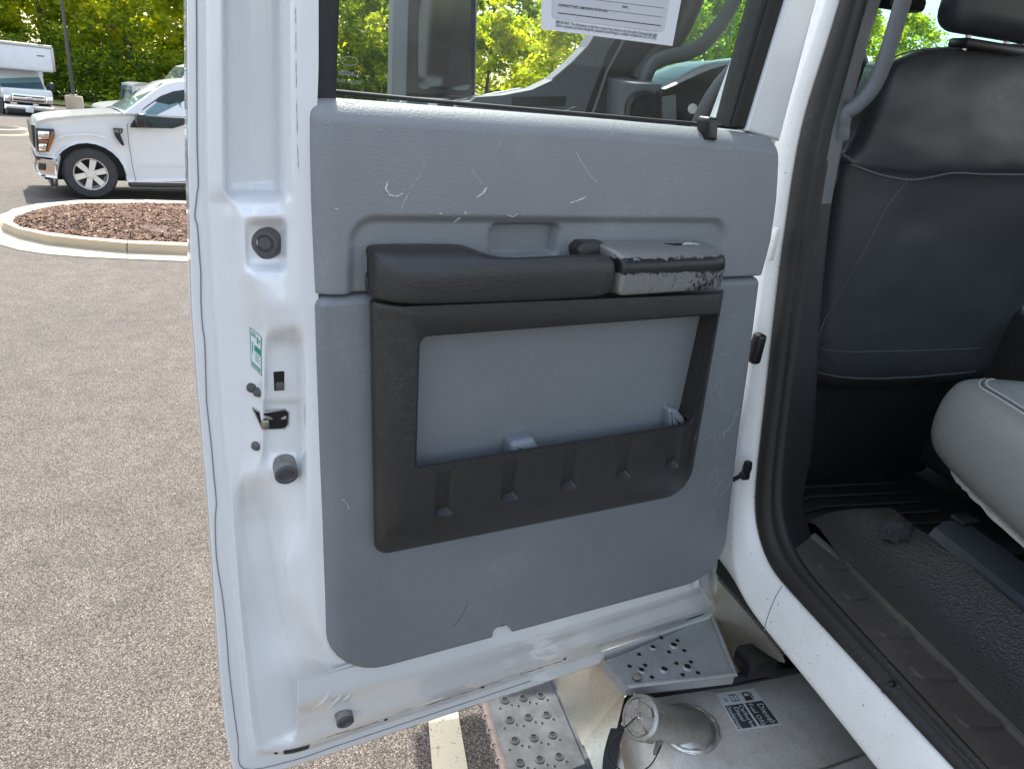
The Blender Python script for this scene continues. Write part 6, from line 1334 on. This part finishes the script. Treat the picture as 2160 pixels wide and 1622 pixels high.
# ================================================================== parked pickup
PK_A = math.atan2(0.272609, 0.962125)
def wheel(parent, c, r, wd, side, mat_r='silver_wheel', spokes=6):
    c = Vector(c)
    t = mk('wheel', *[x for x in lathe([(r*.62, -wd/2), (r*.9, -wd/2), (r*.985, -wd*.36), (r, -wd*.2), (r, wd*.2), (r*.985, wd*.36), (r*.9, wd/2), (r*.62, wd/2)], c, (0, 1, 0), 36, False)], 'tyre', parent)
    s = -1 if side < 0 else 1; f = c+Vector((0, s*wd*.40, 0))
    rim = mk('rim', *lathe([(r*.64, s*wd*.5), (r*.60, s*wd*.48), (r*.56, s*wd*.30), (r*.555, -s*wd*.1), (.0001, -s*wd*.1)], c, (0, 1, 0), 32, False), M['silver_wheel'], t)
    mk('brake_dark', *lathe([(r*.54, -s*wd*.09), (.0001, -s*wd*.085)], c, (0, 1, 0), 24), M['black'], t)
    for k in range(spokes):
        a = 2*math.pi*k/spokes+.26; d = Vector((math.cos(a), 0, math.sin(a))); q = Vector((-math.sin(a), 0, math.cos(a)))
        lo_ = [f+d*r*.08+q*r*.09, f+d*r*.08-q*r*.09, f+d*r*.57-q*r*.12, f+d*r*.57+q*r*.12]
        mk('spoke', *loft([[p-Vector((0, s*.025, 0)) for p in lo_], [p+Vector((0, s*.006, 0)) for p in lo_]], True, True, True), M[mat_r], t, angle=25)
    mk('hub_cap', *lathe([(r*.20, 0), (r*.17, s*.02), (.0001, s*.022)], f, (0, 1, 0), 16), M['silver_wheel'], t)
    for k in range(6):
        a = 2*math.pi*k/6; p = f+Vector((math.cos(a), 0, math.sin(a)))*r*.13+Vector((0, s*.02, 0))
        mk('wheel_nut', *lathe([(r*.028, 0), (.0001, s*.012)], p, (0, 1, 0), 6), M['chrome'], t, smooth=False)
    return t
def side_prism(name, poly, y0, y1, mat, parent, bev=.05, angle=35, **kw):
    """side outline (a,h) swept across the car's width, both edges rounded"""
    poly = [Vector(p[:2]) for p in poly]; loops = []
    for q in range(4):
        a = math.pi/2*q/3; loops.append([Vector((p.x, y0+bev*(1-math.sin(a)), p.y)) for p in inset(poly, bev*(1-math.sin(a)))])
    for q in range(4):
        a = math.pi/2*q/3; loops.append([Vector((p.x, y1-bev*(1-math.cos(a)), p.y)) for p in inset(poly, bev*(1-math.cos(a)))])
    return mk(name, *loft(loops, True, True, True), mat, parent, angle=angle, **kw)
W5 = 1.74
pk = empty('pickup', (-2.5645,13.0248,0), (0, 0, PK_A)); tag(pk, 'white pickup with silver six-spoke wheels parked beyond the mulch island', 'pickup', 'parked pickups')
wc0 = Vector(((0.0105,0.3351)[0], 0, (0.0105,0.3351)[1])); WR = .385
arch = (0.0097,0.3279)
def arc(cx_, cz_, r, a0, a1, n=14): return [(cx_+r*math.cos(a0+(a1-a0)*k/n), cz_+r*math.sin(a0+(a1-a0)*k/n)) for k in range(n+1)]
hz = (-0.6373,1.0682); cow = (0.5894,1.3186)
WB = 3.35
low = [(-0.6822,0.6286), (-0.653,0.9005), (-0.6381,1.0615), (-0.5938,1.1306), (-0.4448,1.1802), (-0.0213,1.249), (0.3193,1.2929), (0.6027,1.3195)]
ztop = low[-1][1]
low += [(low[-1][0]+.02, ztop), (2.9, ztop+.02), (3.05, ztop+.02), (4.45, ztop+.02), (4.5, ztop-.05), (4.5, .45)]
low += [(WB+.62, .40)]+arc(WB, arch[1]+.02, .50, -.15, math.pi+.15)+[(WB-.62, .34)]
low += [(0.6194,0.2828), ]+arc(arch[0], arch[1]+.02, .50, -.15, math.pi+.15)+[(-0.4134,0.5977)]
body = side_prism('body', low, .03, W5, 'car_white', pk, .045)
# wheel-arch lining
mk('arch_liner', *box((arch[0]+.02, W5/2, .62), (.98, W5-.22, .55)), 'blackhole', pk, smooth=False)
mk('arch_liner', *box((WB, W5/2, .62), (.98, W5-.22, .55)), 'blackhole', pk, smooth=False)
mk('underbody', *box((1.7, W5/2, .36), (4.6, W5-.4, .18)), 'blackhole', pk, smooth=False)
# cab
zr = (1.5262,1.8707)[1]; za = ztop-.01
def cab_y(h): return .05+.16*max(0, (h-za)/(zr-za))
cabp = [(0.5621,1.3097), (0.8346,1.5177), (1.0521,1.6817), (1.2117,1.7862), (1.3544,1.8339), (1.5262,1.8707), (1.9, zr+.03), (2.5, zr-.01), (2.75, za)]
L0 = [Vector((p[0], cab_y(p[1]), p[1])) for p in cabp]; L1 = [Vector((p[0], W5-cab_y(p[1])+.03, p[1])) for p in cabp]
L0b = [v+Vector((0, .03, .0)) for v in L0]
cab = mk('cab', *loft([L0, [v.lerp(w_, .04)+Vector((0, 0, .012)) for v, w_ in zip(L0, L1)], [v.lerp(w_, .5)+Vector((0, 0, .03)) for v, w_ in zip(L0, L1)], [v.lerp(w_, .96)+Vector((0, 0, .012)) for v, w_ in zip(L0, L1)], L1], True, True, True), 'car_white', pk, angle=30)
def on_cab(p, lift=.012): return Vector((p[0], cab_y(p[1])-lift, p[1]))
def cabslab(name, pts, mat, parent, th=.02, lift=.012):
    a = [on_cab(p, lift) for p in pts]; b2 = [v+Vector((0, th, 0)) for v in a]
    return mk(name, *loft([b2, a], True, True, True), mat, parent, smooth=False)
cabslab('window_trim', [(0.6361,1.111), (0.6549,1.1687), (0.8516,1.4071), (1.1285,1.611), (1.33,1.6982), (1.5457,1.7449), (2.45, (1.5457,1.7449)[1]-.01), (2.6, (1.5085,1.2219)[1]), (1.4795,1.2201), (1.2582,1.1336)], 'black', cab, .02, .008)
cabslab('side_window', [(0.8536,1.124), (0.8819,1.3671), (1.1395,1.5768), (1.3419,1.6709), (1.5292,1.715), (1.42, (1.5436,1.7162)[1]), (1.42, (1.5085,1.2219)[1]), (1.48,1.2274), (1.2593,1.1482)], 'car_glass', cab, .02, .014)
cabslab('side_window', [(1.52, (1.5436,1.7162)[1]), (2.38, (1.5436,1.7162)[1]-.02), (2.48, (1.5085,1.2219)[1]), (1.52, (1.5085,1.2219)[1])], 'car_glass', cab, .02, .014)
ws5 = [Vector(((0.6027,1.3195)[0], .16, (0.6027,1.3195)[1]+.03)), Vector(((0.6027,1.3195)[0], W5-.16, (0.6027,1.3195)[1]+.03)), Vector(((1.2245,1.7733)[0], W5-.26, (1.2245,1.7733)[1]+.005)), Vector(((1.2245,1.7733)[0], .26, (1.2245,1.7733)[1]+.005))]
nw = Vector((-.5, 0, .6)).normalized()*.03
mk('windscreen', *loft([ws5, [p+nw for p in ws5]], True, True, True), 'car_glass', cab, smooth=False)
sy = .012
def sideslab(name, pts, mat, parent=None, th=.03, y=0.018, bev=0.004):
    vf = slab2([Vector(p[:2]) for p in pts], 0, th, bev, 2)
    return mk(name, *xf(vf, lambda v: Vector((v.x, y+th-v.z, v.y))), mat, parent or pk, angle=30)
hl_ = sideslab('headlight', [(-0.6306,1.0288), (-0.4034,1.0288), (-0.4029,0.9342), (-0.511,0.6972), (-0.6502,0.6912), (-0.6498,0.8335)], 'black', None, .05, .0, .01)
sideslab('headlight_lens', [(-0.6119,0.9898), (-0.4683,0.9913), (-0.4819,0.8825), (-0.6206,0.8754)], 'chrome', hl_, .02, -.006)
sideslab('headlight_amber', [(-0.6224,0.8618), (-0.4844,0.862), (-0.5069,0.827), (-0.6216,0.8214)], 'amber', hl_, .02, -.006)
sideslab('headlight_amber', [(-0.438,0.9931), (-0.4084,0.988), (-0.4176,0.913), (-0.5085,0.7178), (-0.5328,0.7168)], 'amber', hl_, .02, -.005)
sideslab('headlight_lens', [(-0.6233,0.8078), (-0.5208,0.8127), (-0.551,0.716), (-0.6356,0.7123)], 'chrome', hl_, .02, -.006)
bmp = side_prism('front_bumper', [(-0.6969,0.6076), (-0.4168,0.5698), (-0.4484,0.31), (-0.6591,0.3399), (-0.7089,0.4218), (-0.7135,0.5249)], -.01, W5+.03, 'chrome', pk, .03)
sideslab('fog_lamp', [(-0.6585,0.5336), (-0.5631,0.5231), (-0.5815,0.4255), (-0.6709,0.4367)], 'black', bmp, .02, -.022)
mk('air_dam', *box(((-0.4917,0.2596)[0], W5/2, (-0.4917,0.2596)[1]), (.10, W5-.1, .16)), 'black', pk, smooth=False)
mk('grille', *rbox(((-0.659,0.9002)[0]-.0, W5/2, (-0.659,0.9002)[1]), (.06, W5-.3, .34), .02), 'black', pk)
sideslab('fender_vent', [(0.3893,1.0893), (0.5276,1.0904), (0.5154,1.0333), (0.4793,1.003), (0.5233,0.8417), (0.4891,0.833), (0.4035,0.9707)], 'black', None, .03, .012)
v_, f_ = text_mesh('XLT', .055, .002); pz = (0.3916,1.0474)
mk('fender_badge', [Vector((pz[0]+.01+p.x, .008, pz[1]-.02+p.y)) for p in v_], f_, 'chrome', pk, smooth=False)
for nm, ln in (('door_gap', [(0.5945,1.1649), (0.5887,0.895), (0.612,0.4971), (0.6346,0.298)]), ('wing_crease', [(-0.4382,0.844), (-0.3186,0.9251), (-0.1295,0.9558), (0.0613,0.9731), (0.2504,0.9414), (0.4091,0.8292)]), ('door_crease', [(0.6759,0.5212), (1.0262,0.5399), (1.4617,0.5616), (1.6, (1.4617,0.5616)[1])]), ('belt_line', [(0.6273,1.0893), (1.257,1.1189), (1.4929,1.2062)])):
    mk(nm, *tube([Vector((p[0], .031, p[1])) for p in ln], .006 if nm != 'wing_crease' else .009, 6), 'sealer' if nm == 'door_gap' else 'car_white', body)
mr = mk('door_mirror', *rbox(((0.7689,1.2395)[0], -.14, (0.7689,1.2395)[1]), (.14, .22, .2), .04, 3), 'black', pk)
mk('mirror_foot', *tube([Vector(((0.8039,1.178)[0], -.05, (0.8039,1.178)[1])), Vector(((0.9256,1.1641)[0], .06, (0.9256,1.1641)[1]))], .04, 8), 'black', mr)
mk('running_board', *rbox((1.75, .0, (0.9299,0.2363)[1]), (2.45, .18, .06), .015), 'black', pk)
for side, y in ((-1, .13), (1, W5-.12)):
    wheel(pk, (wc0.x, y, WR), WR, .25, side); wheel(pk, (WB, y, WR), WR, .25, side)
mk('rear_bumper', *rbox((4.5, W5/2, .48), (.16, W5, .2), .03), 'chrome', pk)
mk('tail_light', *rbox((4.46, .05, .85), (.09, .10, .36), .02), 'amber', pk)
mk('front_seat', *rbox((1.25, .5, .95), (.16, .5, .75), .06, 3), 'cabin_grey', cab)
mk('dash_top', *rbox((.62, W5/2, .98), (.3, 1.4, .12), .03), 'cabin_dark', cab)
ster = [Vector((.82+.10*math.sin(t)*.4, .5+.18*math.cos(t), 1.06+.18*math.sin(t))) for t in [2*math.pi*k/24 for k in range(25)]]
mk('steering_wheel', *tube(ster, .014, 6, False), 'black', cab)
def copy_tree(o, parent=None):
    c = o.copy(); COL.objects.link(c); c.parent = parent
    for ch in list(o.children): copy_tree(ch, c)
    return c
pk2 = copy_tree(pk); pk2.location = (-2.85, 20.0, 0); pk2.rotation_euler = (0, 0, PK_A+.05)
pk2['label'] = 'white pickup mostly hidden behind the silver-wheeled pickup, only its bonnet and screen showing'

# ================================================================== box truck facing us
bt = empty('box_truck', (-8.6037,34.4501,0), (0, 0, math.atan2(0.45915, 0.888359))); tag(bt, 'white box truck with overhanging cargo box and chrome grille by the light pole', 'box truck')
def B2(name, pts, y, th, mat, parent=bt, bev=.02):
    """front-on outline (a,h) given thickness th backwards from y"""
    vf = slab2([Vector(p[:2]) for p in pts], 0, th, bev, 2)
    return mk(name, *xf(vf, lambda v: Vector((v.x, y+th-v.z, v.y))), mat, parent, angle=30)
bx0 = (-1.2899,2.5353)[0]; bx1 = (1.2213,2.6307)[0]; zt_ = (1.1714,2.625)[1]; zb_ = (1.0483,1.6511)[1]
boxb = mk('cargo_box', *rbox(((bx0+bx1)/2, 3.4, (zt_+zb_)/2+.02), (bx1-bx0, 5.6, zt_-zb_), .10, 3), 'box_white', bt)
mk('cargo_box_lower', *rbox(((bx0+bx1)/2, 4.3, (zb_+.75)/2), (bx1-bx0-.02, 3.8, zb_-.75+.3), .03), 'box_white', boxb)
mk('corner_rail', *rbox((bx1-.02, .62, (zt_+zb_)/2), (.08, .08, zt_-zb_-.1), .02), 'steel', boxb)
mk('roof_rail', *rbox(((bx0+bx1)/2, .64, zt_-.03), (bx1-bx0, .12, .14), .04), 'steel', boxb)
lt = B2('box_lettering', [(0.6381,2.261), (0.8979,2.2719), (0.8935,2.2374), (0.6336,2.2267)], .585, .01, 'ink', boxb, 0)
cw0, cw1 = (-0.7929,0.7435)[0], (0.9218,0.7825)[0]; cm = (cw0+cw1)/2
hood_z = (0.0357,0.9774)[1]
mk('cab', *loft([[Vector((cw0+.02, .95, .45)), Vector((cw1-.02, .95, .45)), Vector((cw1-.02, 2.6, .45)), Vector((cw0+.02, 2.6, .45))],
                 [Vector((cw0, .95, hood_z)), Vector((cw1, .95, hood_z)), Vector((cw1, 2.6, hood_z)), Vector((cw0, 2.6, hood_z))],
                 [Vector((cw0+.16, 1.55, zb_+.02)), Vector((cw1-.16, 1.55, zb_+.02)), Vector((cw1-.10, 2.6, zb_+.02)), Vector((cw0+.10, 2.6, zb_+.02))]], True, True, True), 'car_white', bt, angle=30)
hd_ = mk('bonnet', *rbox((cm, .62, (hood_z+.55)/2+.02), (cw1-cw0-.04, 1.0, hood_z-.55), .09, 3), 'car_white', bt)
wsp = [(-0.6813,0.9889), (0.8195,1.0213), (0.8041,1.5423), (-0.5468,1.5043)]
wv = [Vector((p[0], .93 if i < 2 else 1.50, p[1])) for i, p in enumerate(wsp)]
mk('windscreen', *loft([wv, [p+Vector((0, -.03, .01)) for p in wv]], True, True, True), 'car_glass', bt, smooth=False)
gr = B2('grille', [(-0.5207,0.8148), (0.6235,0.7785), (0.5844,0.4764), (-0.5487,0.5052)], .06, .08, 'chrome', bt, .02)
B2('grille_opening', [(-0.4833,0.7494), (0.5669,0.7218), (0.56,0.6686), (-0.4906,0.6977)], .045, .02, 'black', gr, 0)
B2('grille_opening', [(-0.5027,0.6112), (0.5485,0.5799), (0.5416,0.5265), (-0.5099,0.5593)], .045, .02, 'black', gr, 0)
B2('grille_badge', [(-0.0961,0.709), (0.1272,0.7078), (0.1154,0.62), (-0.1079,0.6218)], .035, .02, 'chrome', gr, .01)
for q in ([(-0.7774,0.7447), (-0.5618,0.7436), (-0.5982,0.4847), (-0.8117,0.5044)], [(0.6212,0.7608), (0.8691,0.761), (0.8328,0.4749), (0.5867,0.4942)]):
    hl2_ = B2('headlight', q, .05, .08, 'chrome', bt, .02)
B2('front_bumper', [(-0.793,0.4203), (0.8719,0.3884), (0.8468,0.1903), (-0.8176,0.2476)], -.02, .2, 'chrome', bt, .03)
B2('lower_valance', [(-0.7708,0.2505), (0.8154,0.2063), (0.7779,0.0429), (-0.7823,0.0605)], .06, .2, 'black', bt, .02)
B2('number_plate', [(-0.1485,0.3241), (0.1217,0.306), (0.098,0.1289), (-0.1725,0.1481)], -.04, .02, 'sticker_white', bt, .005)
for s, x, z in ((-1, (-0.8334,0.9935)[0], (-0.8408,0.9425)[1]), (1, (1.1624,1.1009)[0], (1.1624,1.1009)[1])):
    m_ = mk('wing_mirror', *rbox((x, 1.25, z), (.22, .16, .34), .04, 3), 'black', bt)
    mk('mirror_arm', *tube([Vector((x, 1.25, z)), Vector((cm+s*(cw1-cw0)*.46, 1.3, z-.05))], .03, 6), 'black', m_)
for x in (cw0+.16, cw1-.16): wheel_c = mk('wheel', *lathe([(.22, -.12), (.36, -.13), (.40, -.08), (.40, .08), (.36, .13), (.22, .12), (.0001, .05)], (x, .95, .40), (1, 0, 0), 28), 'tyre', bt)
for x in (bx0+.35, bx1-.30): mk('wheel', *lathe([(.22, -.22), (.36, -.23), (.40, -.18), (.40, .18), (.36, .23), (.22, .22), (.0001, .1)], (x, 4.6, .40), (1, 0, 0), 28), 'tyre', bt)
mk('chassis', *box((cm, 3.2, .58), (1.1, 5.6, .2)), 'black', bt, smooth=False)

# ================================================================== vans behind
def van(loc, rz, label, hh=2.5, ln=5.4, wd=2.0, stripe=False, boxy=False):
    t = empty('van', loc, (0, 0, rz)); tag(t, label, 'van', 'white vans parked beyond')
    prof = [(0.05, .45), (0.0, .75), (.10, 1.12), (.95, 1.30), (1.75, hh-.12), (2.1, hh), (ln-.1, hh), (ln, hh-.15), (ln, .45)]
    if boxy: prof = [(0.05, .4), (0.0, .8), (.12, hh-.06), (.4, hh), (ln-.1, hh), (ln, hh-.15), (ln, .4)]
    bd = side_prism('body', prof, 0, wd, 'car_white', t, .09)
    w_ = [(1.10, 1.32), (1.78, hh-.38), (2.5, hh-.38), (2.5, 1.30)] if not boxy else [(.6, .98), (.66, hh-.16), (1.75, hh-.16), (1.75, .98)]
    wq = slab2([Vector(p) for p in w_], 0, .02, 0)
    mk('side_window', *xf(wq, lambda v: Vector((v.x, .005-v.z, v.y))), 'car_glass', t, smooth=False)
    wsq = [Vector((.98, .14, 1.36)), Vector((.98, wd-.14, 1.36)), Vector((1.70, wd-.2, hh-.16)), Vector((1.70, .2, hh-.16))]
    if boxy: wsq = [Vector((.02, .14, .98)), Vector((.02, wd-.14, .98)), Vector((.11, wd-.2, hh-.14)), Vector((.11, .2, hh-.14))]
    mk('windscreen', *loft([wsq, [p+Vector((-.04, 0, .02)) for p in wsq]], True, True, True), 'car_glass', t, smooth=False)
    mk('door_mirror', *rbox((1.15 if not boxy else .3, -.14, 1.42 if not boxy else 1.05), (.12, .2, .28), .03), 'black', t)
    mk('bumper', *rbox((.06, wd/2, .52), (.16, wd-.02, .22), .04), 'black', t)
    for x in (1.0, ln-1.15):
        for y in (.1, wd-.1): mk('wheel', *lathe([(.2, -.1), (.31, -.11), (.345, -.06), (.345, .06), (.31, .11), (.2, .1), (.0001, .02)], (x, y, .345), (0, 1, 0), 24), 'tyre', t)
    if stripe:
        mk('stripe', *box((ln/2+.8, -.004, .95), (ln-2.2, .012, .16)), 'amber', t, smooth=False)
        v_, f_ = text_mesh('Transport', .34, .01)
        mk('side_lettering', [Vector((2.6+p.x, -.006, 1.45+p.y)) for p in v_], f_, 'ink_faint', t, smooth=False)
    return t
van((-4.2, 29.0, 0), .33, 'low white boxy van standing between the light pole and the pickups', 1.64, boxy=True)
van((-3.4, 22.6, 0), .31, 'white high-roof van behind the pickup cab', 2.35)
van((3.9, 30.0, 0), .12, 'white van with amber stripe glimpsed through the rear door window', 2.35, 6.0, 2.0, True)

# ================================================================== light pole
lp_ = empty('light_pole', (-8.0183,39.2708,0)); tag(lp_, 'dark slender light pole on a round concrete base', 'light pole')
mk('concrete_base', *lathe([(.36, -.02), (.36, .70), (.33, .75), (.0001, .75)], (0, 0, 0), (0, 0, 1), 28), 'concrete', lp_)
mk('pole', *tube([(0, 0, .72), (0, 0, 4), (0, 0, 9)], [.08, .065, .05], 12), plain('pole_bronze', (.06, .055, .05), .5), lp_)
mk('pole_foot', *rbox((0, 0, .78), (.30, .30, .06), .01), 'steel', lp_)
hd = mk('lamp_arm', *tube([(0, 0, 8.9), (.9, 0, 9.0)], .04, 8), 'black', lp_)
mk('lamp_head', *rbox((1.15, 0, 9.0), (.6, .35, .12), .03), 'black', hd)

# ================================================================== trees and shrubs
nrng = np.random.default_rng(5)
def leaf_mesh(name, centers, crad, per, size, mat, tone_c):
    """leaf-sized faces gathered in clumps"""
    nC = len(centers); n = nC*per
    c = np.repeat(centers, per, 0); rr = np.repeat(crad, per)[:, None]
    off = nrng.normal(size=(n, 3)); off /= np.linalg.norm(off, axis=1)[:, None]; off *= nrng.random((n, 1))**.45
    p = c+off*rr*np.array([1, 1, .75])
    d = nrng.normal(size=(n, 3)); d[:, 2] *= .6; d /= np.linalg.norm(d, axis=1)[:, None]
    u = nrng.normal(size=(n, 3)); s = np.cross(d, u); s /= np.linalg.norm(s, axis=1)[:, None]
    L = size*(.6+.8*nrng.random((n, 1))); Wd = L*(.42+.25*nrng.random((n, 1)))
    q = np.stack([p-d*L*.5, p+s*Wd*.5-d*L*.05, p+d*L*.5, p-s*Wd*.5-d*L*.05], 1).reshape(-1, 3)
    me = bpy.data.meshes.new(name)
    me.vertices.add(4*n); me.vertices.foreach_set('co', q.ravel())
    me.loops.add(4*n); me.loops.foreach_set('vertex_index', np.arange(4*n))
    me.polygons.add(n); me.polygons.foreach_set('loop_start', np.arange(n)*4); me.polygons.foreach_set('loop_total', np.full(n, 4))
    me.update(); me.validate()
    t = np.clip(np.repeat(tone_c, per)+nrng.normal(0, .16, n), 0, 1)
    at = me.attributes.new('tone', 'FLOAT', 'POINT'); at.data.foreach_set('value', np.repeat(t, 4).astype(np.float32))
    me.materials.append(M[mat]); return me
def tree(x, y, h, r, label, mat='leaf', n=150, per=55, size=.30, low=.12, light=.5, group='trees behind the car park', z0=0.1, nm='tree'):
    t = empty(nm, (x, y, z0)); tag(t, label, 'tree', group)
    lean = Vector((rnd.uniform(-.4, .4), rnd.uniform(-.4, .4), 0))
    tops = [Vector((0, 0, -.2)), lean*.3+Vector((0, 0, h*.3)), lean*.7+Vector((0, 0, h*.6)), lean+Vector((0, 0, h*.92))]
    tr_ = mk('trunk', *tube(smooth_path(tops, 3), [max(.03, .020*h*(1-.9*k/9)) for k in range(10)], 8), 'bark', t)
    cen_ = []
    k = 0
    while len(cen_) < n:
        k += 1
        zz = rnd.random(); prof = math.sin(math.pi*min(1, (zz*.86+.12)))**.7 if mat == 'leaf' else (1-zz)**.8+.08
        a = rnd.uniform(0, 6.283); rr = r*prof*(.35+.65*math.sqrt(rnd.random()))
        p = Vector((math.cos(a)*rr, math.sin(a)*rr, h*(low+(1-low)*zz)))+lean*zz
        if mnoise.noise(Vector((p.x*.5+x, p.y*.5, p.z*.5+y))) < -.12 and k < 3000: continue
        cen_.append(p)
    for b_ in range(9):
        e = cen_[rnd.randrange(n)]; s = tops[1].lerp(tops[3], min(.9, max(.05, e.z/h-.25)))
        mk('limb', *tube([s, s.lerp(e, .5)+Vector((0, 0, .3)), e], [.05, .035, .015], 6), 'bark', tr_)
    crad = np.array([rnd.uniform(.45, .95)*max(.6, r*.26) for _ in cen_])
    tone = np.array([min(1, max(0, light+rnd.gauss(0, .22))) for _ in cen_])
    me = leaf_mesh('crown', np.array([tuple(c) for c in cen_]), crad, per, size, mat, tone)
    o = bpy.data.objects.new('crown', me); COL.objects.link(o); o.parent = t
    return t
TR = [(11, 64, 13.5, 5.5, .4), (18, 62, 14, 5.5, .45), (25, 62, 13, 5.5, .4), (31.5, 66, 11.5, 5.0, .42), (-16.5, 66, 19, 6.0, .4), (-10.5, 68, 20, 6.0, .42), (-4.5, 67, 19, 6.0, .4), (1.5, 66, 18, 6.0, .4), (-22, 68, 19, 6, .4), (-19.5, 56, 15, 4.6, .55), (-13.5, 60, 17, 5.0, .5), (-8.0, 56, 15.5, 4.6, .62), (-2.5, 60, 17, 5.0, .55), (3.0, 55, 15, 4.8, .5), (-25, 60, 16, 5, .5),
      (9.0, 52, 9.6, 3.8, .45), (13.2, 46, 8.0, 3.4, .6), (17.0, 38, 9.5, 4.0, .62), (21.5, 42, 11.5, 4.2, .55), (26.0, 44, 10, 4.2, .5), (31, 48, 10.5, 4.4, .5), (37, 50, 11, 4.6, .45), (45, 52, 12.5, 4.8, .5), (53, 54, 12, 4.8, .5)]
LB = ['wide tree far behind the tow mirror', 'wide tree far behind the front door sail', 'wide tree far behind the windscreen pillar', 'low wide tree far behind the dashboard', 'broad dark tree in the second row above the cargo box', 'broad tree in the second row above the light pole', 'broad tree in the second row above the low-roof van', 'broad tree in the second row above the high-roof van', 'broad tree in the second row left of the box truck', 'leafy tree behind the cargo box of the box truck', 'tall leafy tree rising above the box truck', 'yellow-green tree directly behind the light pole', 'leafy tree behind the white vans', 'leafy tree hidden partly by the rear door edge', 'leafy tree at the far end of the tree line',
      'small tree beside the tow mirror with sky above it', 'low tree over the white van roof seen through the door glass', 'bright tree between the tow mirror and the windscreen pillar', 'dark green tree crossed by the windscreen pillar', 'tree framed by the windscreen grab handle', 'tree standing above the dashboard', 'tree beside the steering wheel in the windscreen', 'tree beyond the front passenger window', 'tree seen between grab handle and headrest']
for (x, y, h, r, li), lb in zip(TR, LB):
    tree(x, y, h, r, lb, n=210 if x < 6 else 165, per=64, size=.42 if y > 50 else .34, light=li+(.2 if x < 6 else .1), low=.04)
for (x, y, h, lb) in ((28.5, 60, 17, 'tall pine standing behind the windscreen trees'), (33.5, 62, 18, 'taller pine with open top beyond the dashboard'), (41, 63, 16, 'pine at the edge of the windscreen view')):
    tree(x, y, h, 2.6, lb, 'needle', 120, 60, .30, .15, .5, nm='pine_tree', group='pines beyond the trees')
for k in range(14):
    x = -24+k*2.6; y = 52.5+rnd.uniform(-1, 1)
    t = empty('shrub', (x, y, .1)); tag(t, 'dense dark green shrub at the foot of the tree line', 'shrub', 'understorey shrubs along the lawn')
    cen_ = [(rnd.gauss(0, 1.1), rnd.gauss(0, .7), abs(rnd.gauss(1.3, 1.0))+.1) for _ in range(55)]
    me = leaf_mesh('foliage', np.array(cen_), np.full(55, .75), 50, .26, 'leaf', np.array([min(1, max(0, rnd.gauss(.2, .15))) for _ in cen_]))
    o = bpy.data.objects.new('foliage', me); COL.objects.link(o); o.parent = t
    mk('stem', *tube([(0, 0, -.1), (.05, 0, 1.2)], [.05, .02], 6), 'bark', t)
